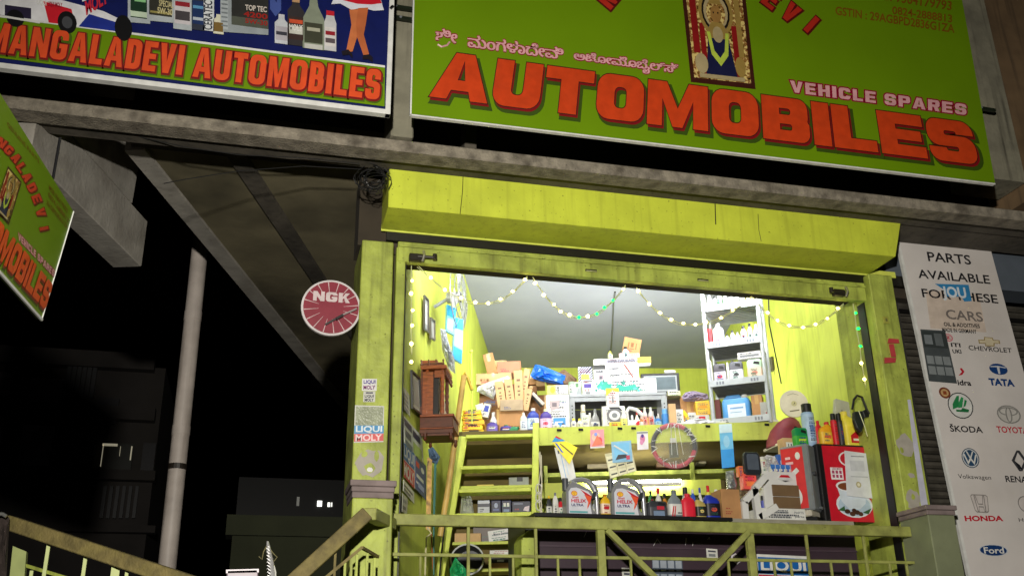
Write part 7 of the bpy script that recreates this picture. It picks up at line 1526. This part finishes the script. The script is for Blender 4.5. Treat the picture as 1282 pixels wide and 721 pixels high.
P_ = FP(30); t = root('distant_house', 'distant dark house with two small lit windows', 'building', P_.at(405, 700))
b = MB(); a, c = P_.at(300, 590), P_.at(470, 590); b.box(a.x, c.x, 30, 36, 0, P_.at(400, 600).z, C(22, 22, 22)); b.build('wall', t, world=True)
for x0_, y0_, x1_, y1_, e_ in ((397, 627, 403, 633.5, 3), (410, 629, 413, 634, 2), (414, 629, 416, 634, 1), (371, 622, 375, 633, .06)):
    p_, q_ = P_.at(x0_, y1_), P_.at(x1_, y0_); b = MB(); b.box(p_.x, q_.x, 29.95, 29.99, p_.z, q_.z, mat('far_glow_%d' % (e_*10), (236, 236, 226), emis=e_)); b.build('lit_window', t, world=True)

# ================================================================== FAIRY LIGHTS, ASSUMED LAMPS AND ADDED FILL TUBES
TUBE = mat('tube_glass', (255, 252, 240), emis=6)
def assumed_tube_light(label, p, q_, watts, aim, mesh_on=True, glow=TUBE, lsize=.06, bat=None):
    p = V3(p); q_ = V3(q_); t = root('assumed_tube_light', label, 'tube light', (p+q_)/2)
    d = (q_-p); 
    b = MB(); b.tube([p, q_], .014, glow, 10); b.build('tube', t, world=True)
    up_ = -V3(aim).normalized(); b = MB(); bt_ = bat or up_; b.bar(p+bt_*.035, q_+bt_*.035, .05, .03, WHT, up=bt_); b.build('batten', t, world=True)
    L = bpy.data.lights.new('tube_lamp', 'AREA'); L.shape = 'RECTANGLE'; L.size = d.length; L.size_y = lsize; L.energy = watts; L.color = (.96, .98, 1)
    o = bpy.data.objects.new('tube_lamp', L); COL.objects.link(o)
    z = up_; x = d.normalized(); y = z.cross(x)
    M_ = Matrix(((x.x, y.x, z.x, 0), (x.y, y.y, z.y, 0), (x.z, y.z, z.z, 0), (0, 0, 0, 1))); M_.translation = (p+q_)/2+V3(aim).normalized()*.02
    o.matrix_world = M_
    return t
assumed_tube_light('assumed unseen left tube light on the inside wall above the shutter opening', (1.6, 8.5, 5.62), (3.0, 8.5, 5.62), ASSUMED_FRONT_TUBES, (0, 1, -.05))  # both front tubes are assumed, hidden behind the header
assumed_tube_light('assumed unseen right tube light on the inside wall above the shutter opening', (3.7, 8.5, 5.62), (5.1, 8.5, 5.62), ASSUMED_FRONT_TUBES, (0, 1, -.05))
assumed_tube_light('added unseen tube light brightening the ceiling from inside the front wall', (2.6, 8.5, 6.5), (4.4, 8.5, 6.5), FILL_CEILING, (0, .85, .5))
ta = LF(2.42).at(738, 604); tb = LF(2.42).at(852, 598); tb.z = ta.z
assumed_tube_light('assumed glaring tube light on the shelf behind the oil jugs', ta, tb, ASSUMED_LOW_TUBE, D, glow=mat('tube_glass_bright', (255, 250, 230), emis=30), bat=V3((0, 0, -1)))
ta_, tb_ = LF(4.9).at(690, 500), LF(4.9).at(860, 500); ta_.z = tb_.z = LZ+.18
b = MB(); cc_ = (ta_+tb_)/2
for q_ in (ta_.lerp(tb_, .15), ta_.lerp(tb_, .85)): b.box(q_.x-.03, q_.x+.03, q_.y-.03, q_.y+.03, LZ+.001, LZ+.14, GREY)
tag(b.build('fill_tube_feet'), 'two small added feet carrying the unseen fill tube at the back of the loft', 'stand')  # feet made up to hold the added fill tube
assumed_tube_light('added unseen tube light facing up behind the loft stock', ta_, tb_, FILL_LOFT, (0, 0, 1), lsize=.25)
# assumed street lamp, unseen behind the camera, added to light the shop front
t = root('assumed_street_lamp', 'assumed short street lamp, unseen behind the camera, added to light the shop', 'street lamp', (-.45, -.7, 0))
LZZ = 3.0
b = MB(); b.tube([(0, 0, 0), (0, 0, LZZ-.1)], [.05, .035], C(70, 74, 76), 12); b.build('pole', t)
b = MB(); b.loft([(LZZ+.12, .14, .14, 0, 0), (LZZ+.2, .05, .05, 0, 0)], C(60, 62, 64), 16); b.loft([(LZZ-.14, .04, .04, 0, 0), (LZZ-.1, .08, .08, 0, 0)], C(60, 62, 64), 16); b.build('cap', t)
L = bpy.data.lights.new('assumed_street_light', 'SPOT'); L.energy = ASSUMED_STREET_LAMP; L.spot_size = R(100); L.spot_blend = 1; L.shadow_soft_size = .09; L.color = (1, .95, .85)
o = bpy.data.objects.new('assumed_street_light', L); COL.objects.link(o); o.location = (-.45, -.7, LZZ); o.rotation_euler = (V3((2.9, 8, 4.0))-V3((-.45, -.7, LZZ))).to_track_quat('-Z', 'Y').to_euler()

# fairy lights
WARM = mat('fairy_warm', (255, 234, 140), emis=12); GRNL = mat('fairy_green', (0, 255, 80), emis=5)
WIRE = mat('fairy_cable', (196, 200, 150), .4); FPL = FP(8.06)
def swag(a, lowp, c, n=24):
    """quadratic through end, low and end pixels"""
    return [((1-s_)**2*a[0]+2*s_*(1-s_)*(2*lowp[0]-(a[0]+c[0])/2)+s_*s_*c[0], (1-s_)**2*a[1]+2*s_*(1-s_)*(2*lowp[1]-(a[1]+c[1])/2)+s_*s_*c[1]) for s_ in [i/n for i in range(n+1)]]
def garland(label, pts, bulbs, group='fairy light strings'):
    t = root('fairy_lights', label, 'fairy lights', FPL.at(*pts[0]), group=group)
    b = MB(); b.tube([FPL.at(*p) for p in pts], .0045, WIRE, 5); b.tube([FPL.at(p[0]+1.2*math.sin(i*.9), p[1]+2.0+1.2*math.cos(i*.7), .01) for i, p in enumerate(pts)], .003, WIRE, 4); b.build('cable', t, world=True)
    for i, (x, y, m_) in enumerate(bulbs):
        x += RNDP.uniform(-1.6, 1.6); y += RNDP.uniform(-.8, .8)
        b = MB(); c_ = FPL.at(x, y, .012); b.sphere(c_, RNDP.uniform(.012, .0165), m_, 8)
        k1 = RNDP.uniform(1.3, 3.0); a1 = RNDP.uniform(-.5, .5); d1, d2 = FPL.at(x+k1, y+a1, .012), FPL.at(x-k1, y-a1, .012); b.tube([d1, c_, d2], [.001, .0045, .001], m_, 5)  # glowing side spikes imitate lens flare around each light
        b.build('bulb_and_flare', t, world=True, smooth=True)
def along(pts, n, m_, s0=.04, s1=.96):
    out = []
    for i in range(n):
        f = (s0+(s1-s0)*i/(n-1))*(len(pts)-1); k = min(int(f), len(pts)-2); g = f-k; out.append((pts[k][0]*(1-g)+pts[k+1][0]*g, pts[k][1]*(1-g)+pts[k+1][1]*g, m_ if not callable(m_) else m_(i)))
    return out
s1_ = swag((522, 331), (598, 379.5), (660, 346)); garland('leftmost drooping swag of warm fairy lights under the header', s1_, along(s1_, 8, WARM, .1, .97))
s2_ = swag((667, 347), (724, 397), (783, 357)); garland('second swag of fairy lights, warm turning green on its right', s2_, along(s2_, 11, lambda i: GRNL if i in (5, 7, 8, 9) else WARM, .04, .97))
s3_ = swag((797, 360), (862, 406), (941, 371)); garland('third swag of warm fairy lights, passing in front of the rack', s3_, along(s3_, 10, WARM, .03, .97))
s4_ = swag((942, 372), (998, 409), (1056, 380)); garland('rightmost swag of warm fairy lights under the header', s4_, along(s4_, 8, WARM, .03, .95))
s5_ = [(515, 332+i*6.4) for i in range(18)]; garland('straight fairy light string hanging down the left side of the opening', s5_, [(516, 351, WARM), (516, 368, WARM), (515.5, 388, WARM), (515, 408, WARM), (515, 431, WARM), (514.5, 453, WARM)])
s6_ = [(1068+i*.9, 380+i*6) for i in range(18)]; garland('straight green fairy light string hanging down the right side of the opening', s6_, [(1070, 392, GRNL), (1074, 412, GRNL), (1076, 433, GRNL), (1079, 455, WARM), (1082, 474, WARM)])

finish_texts()
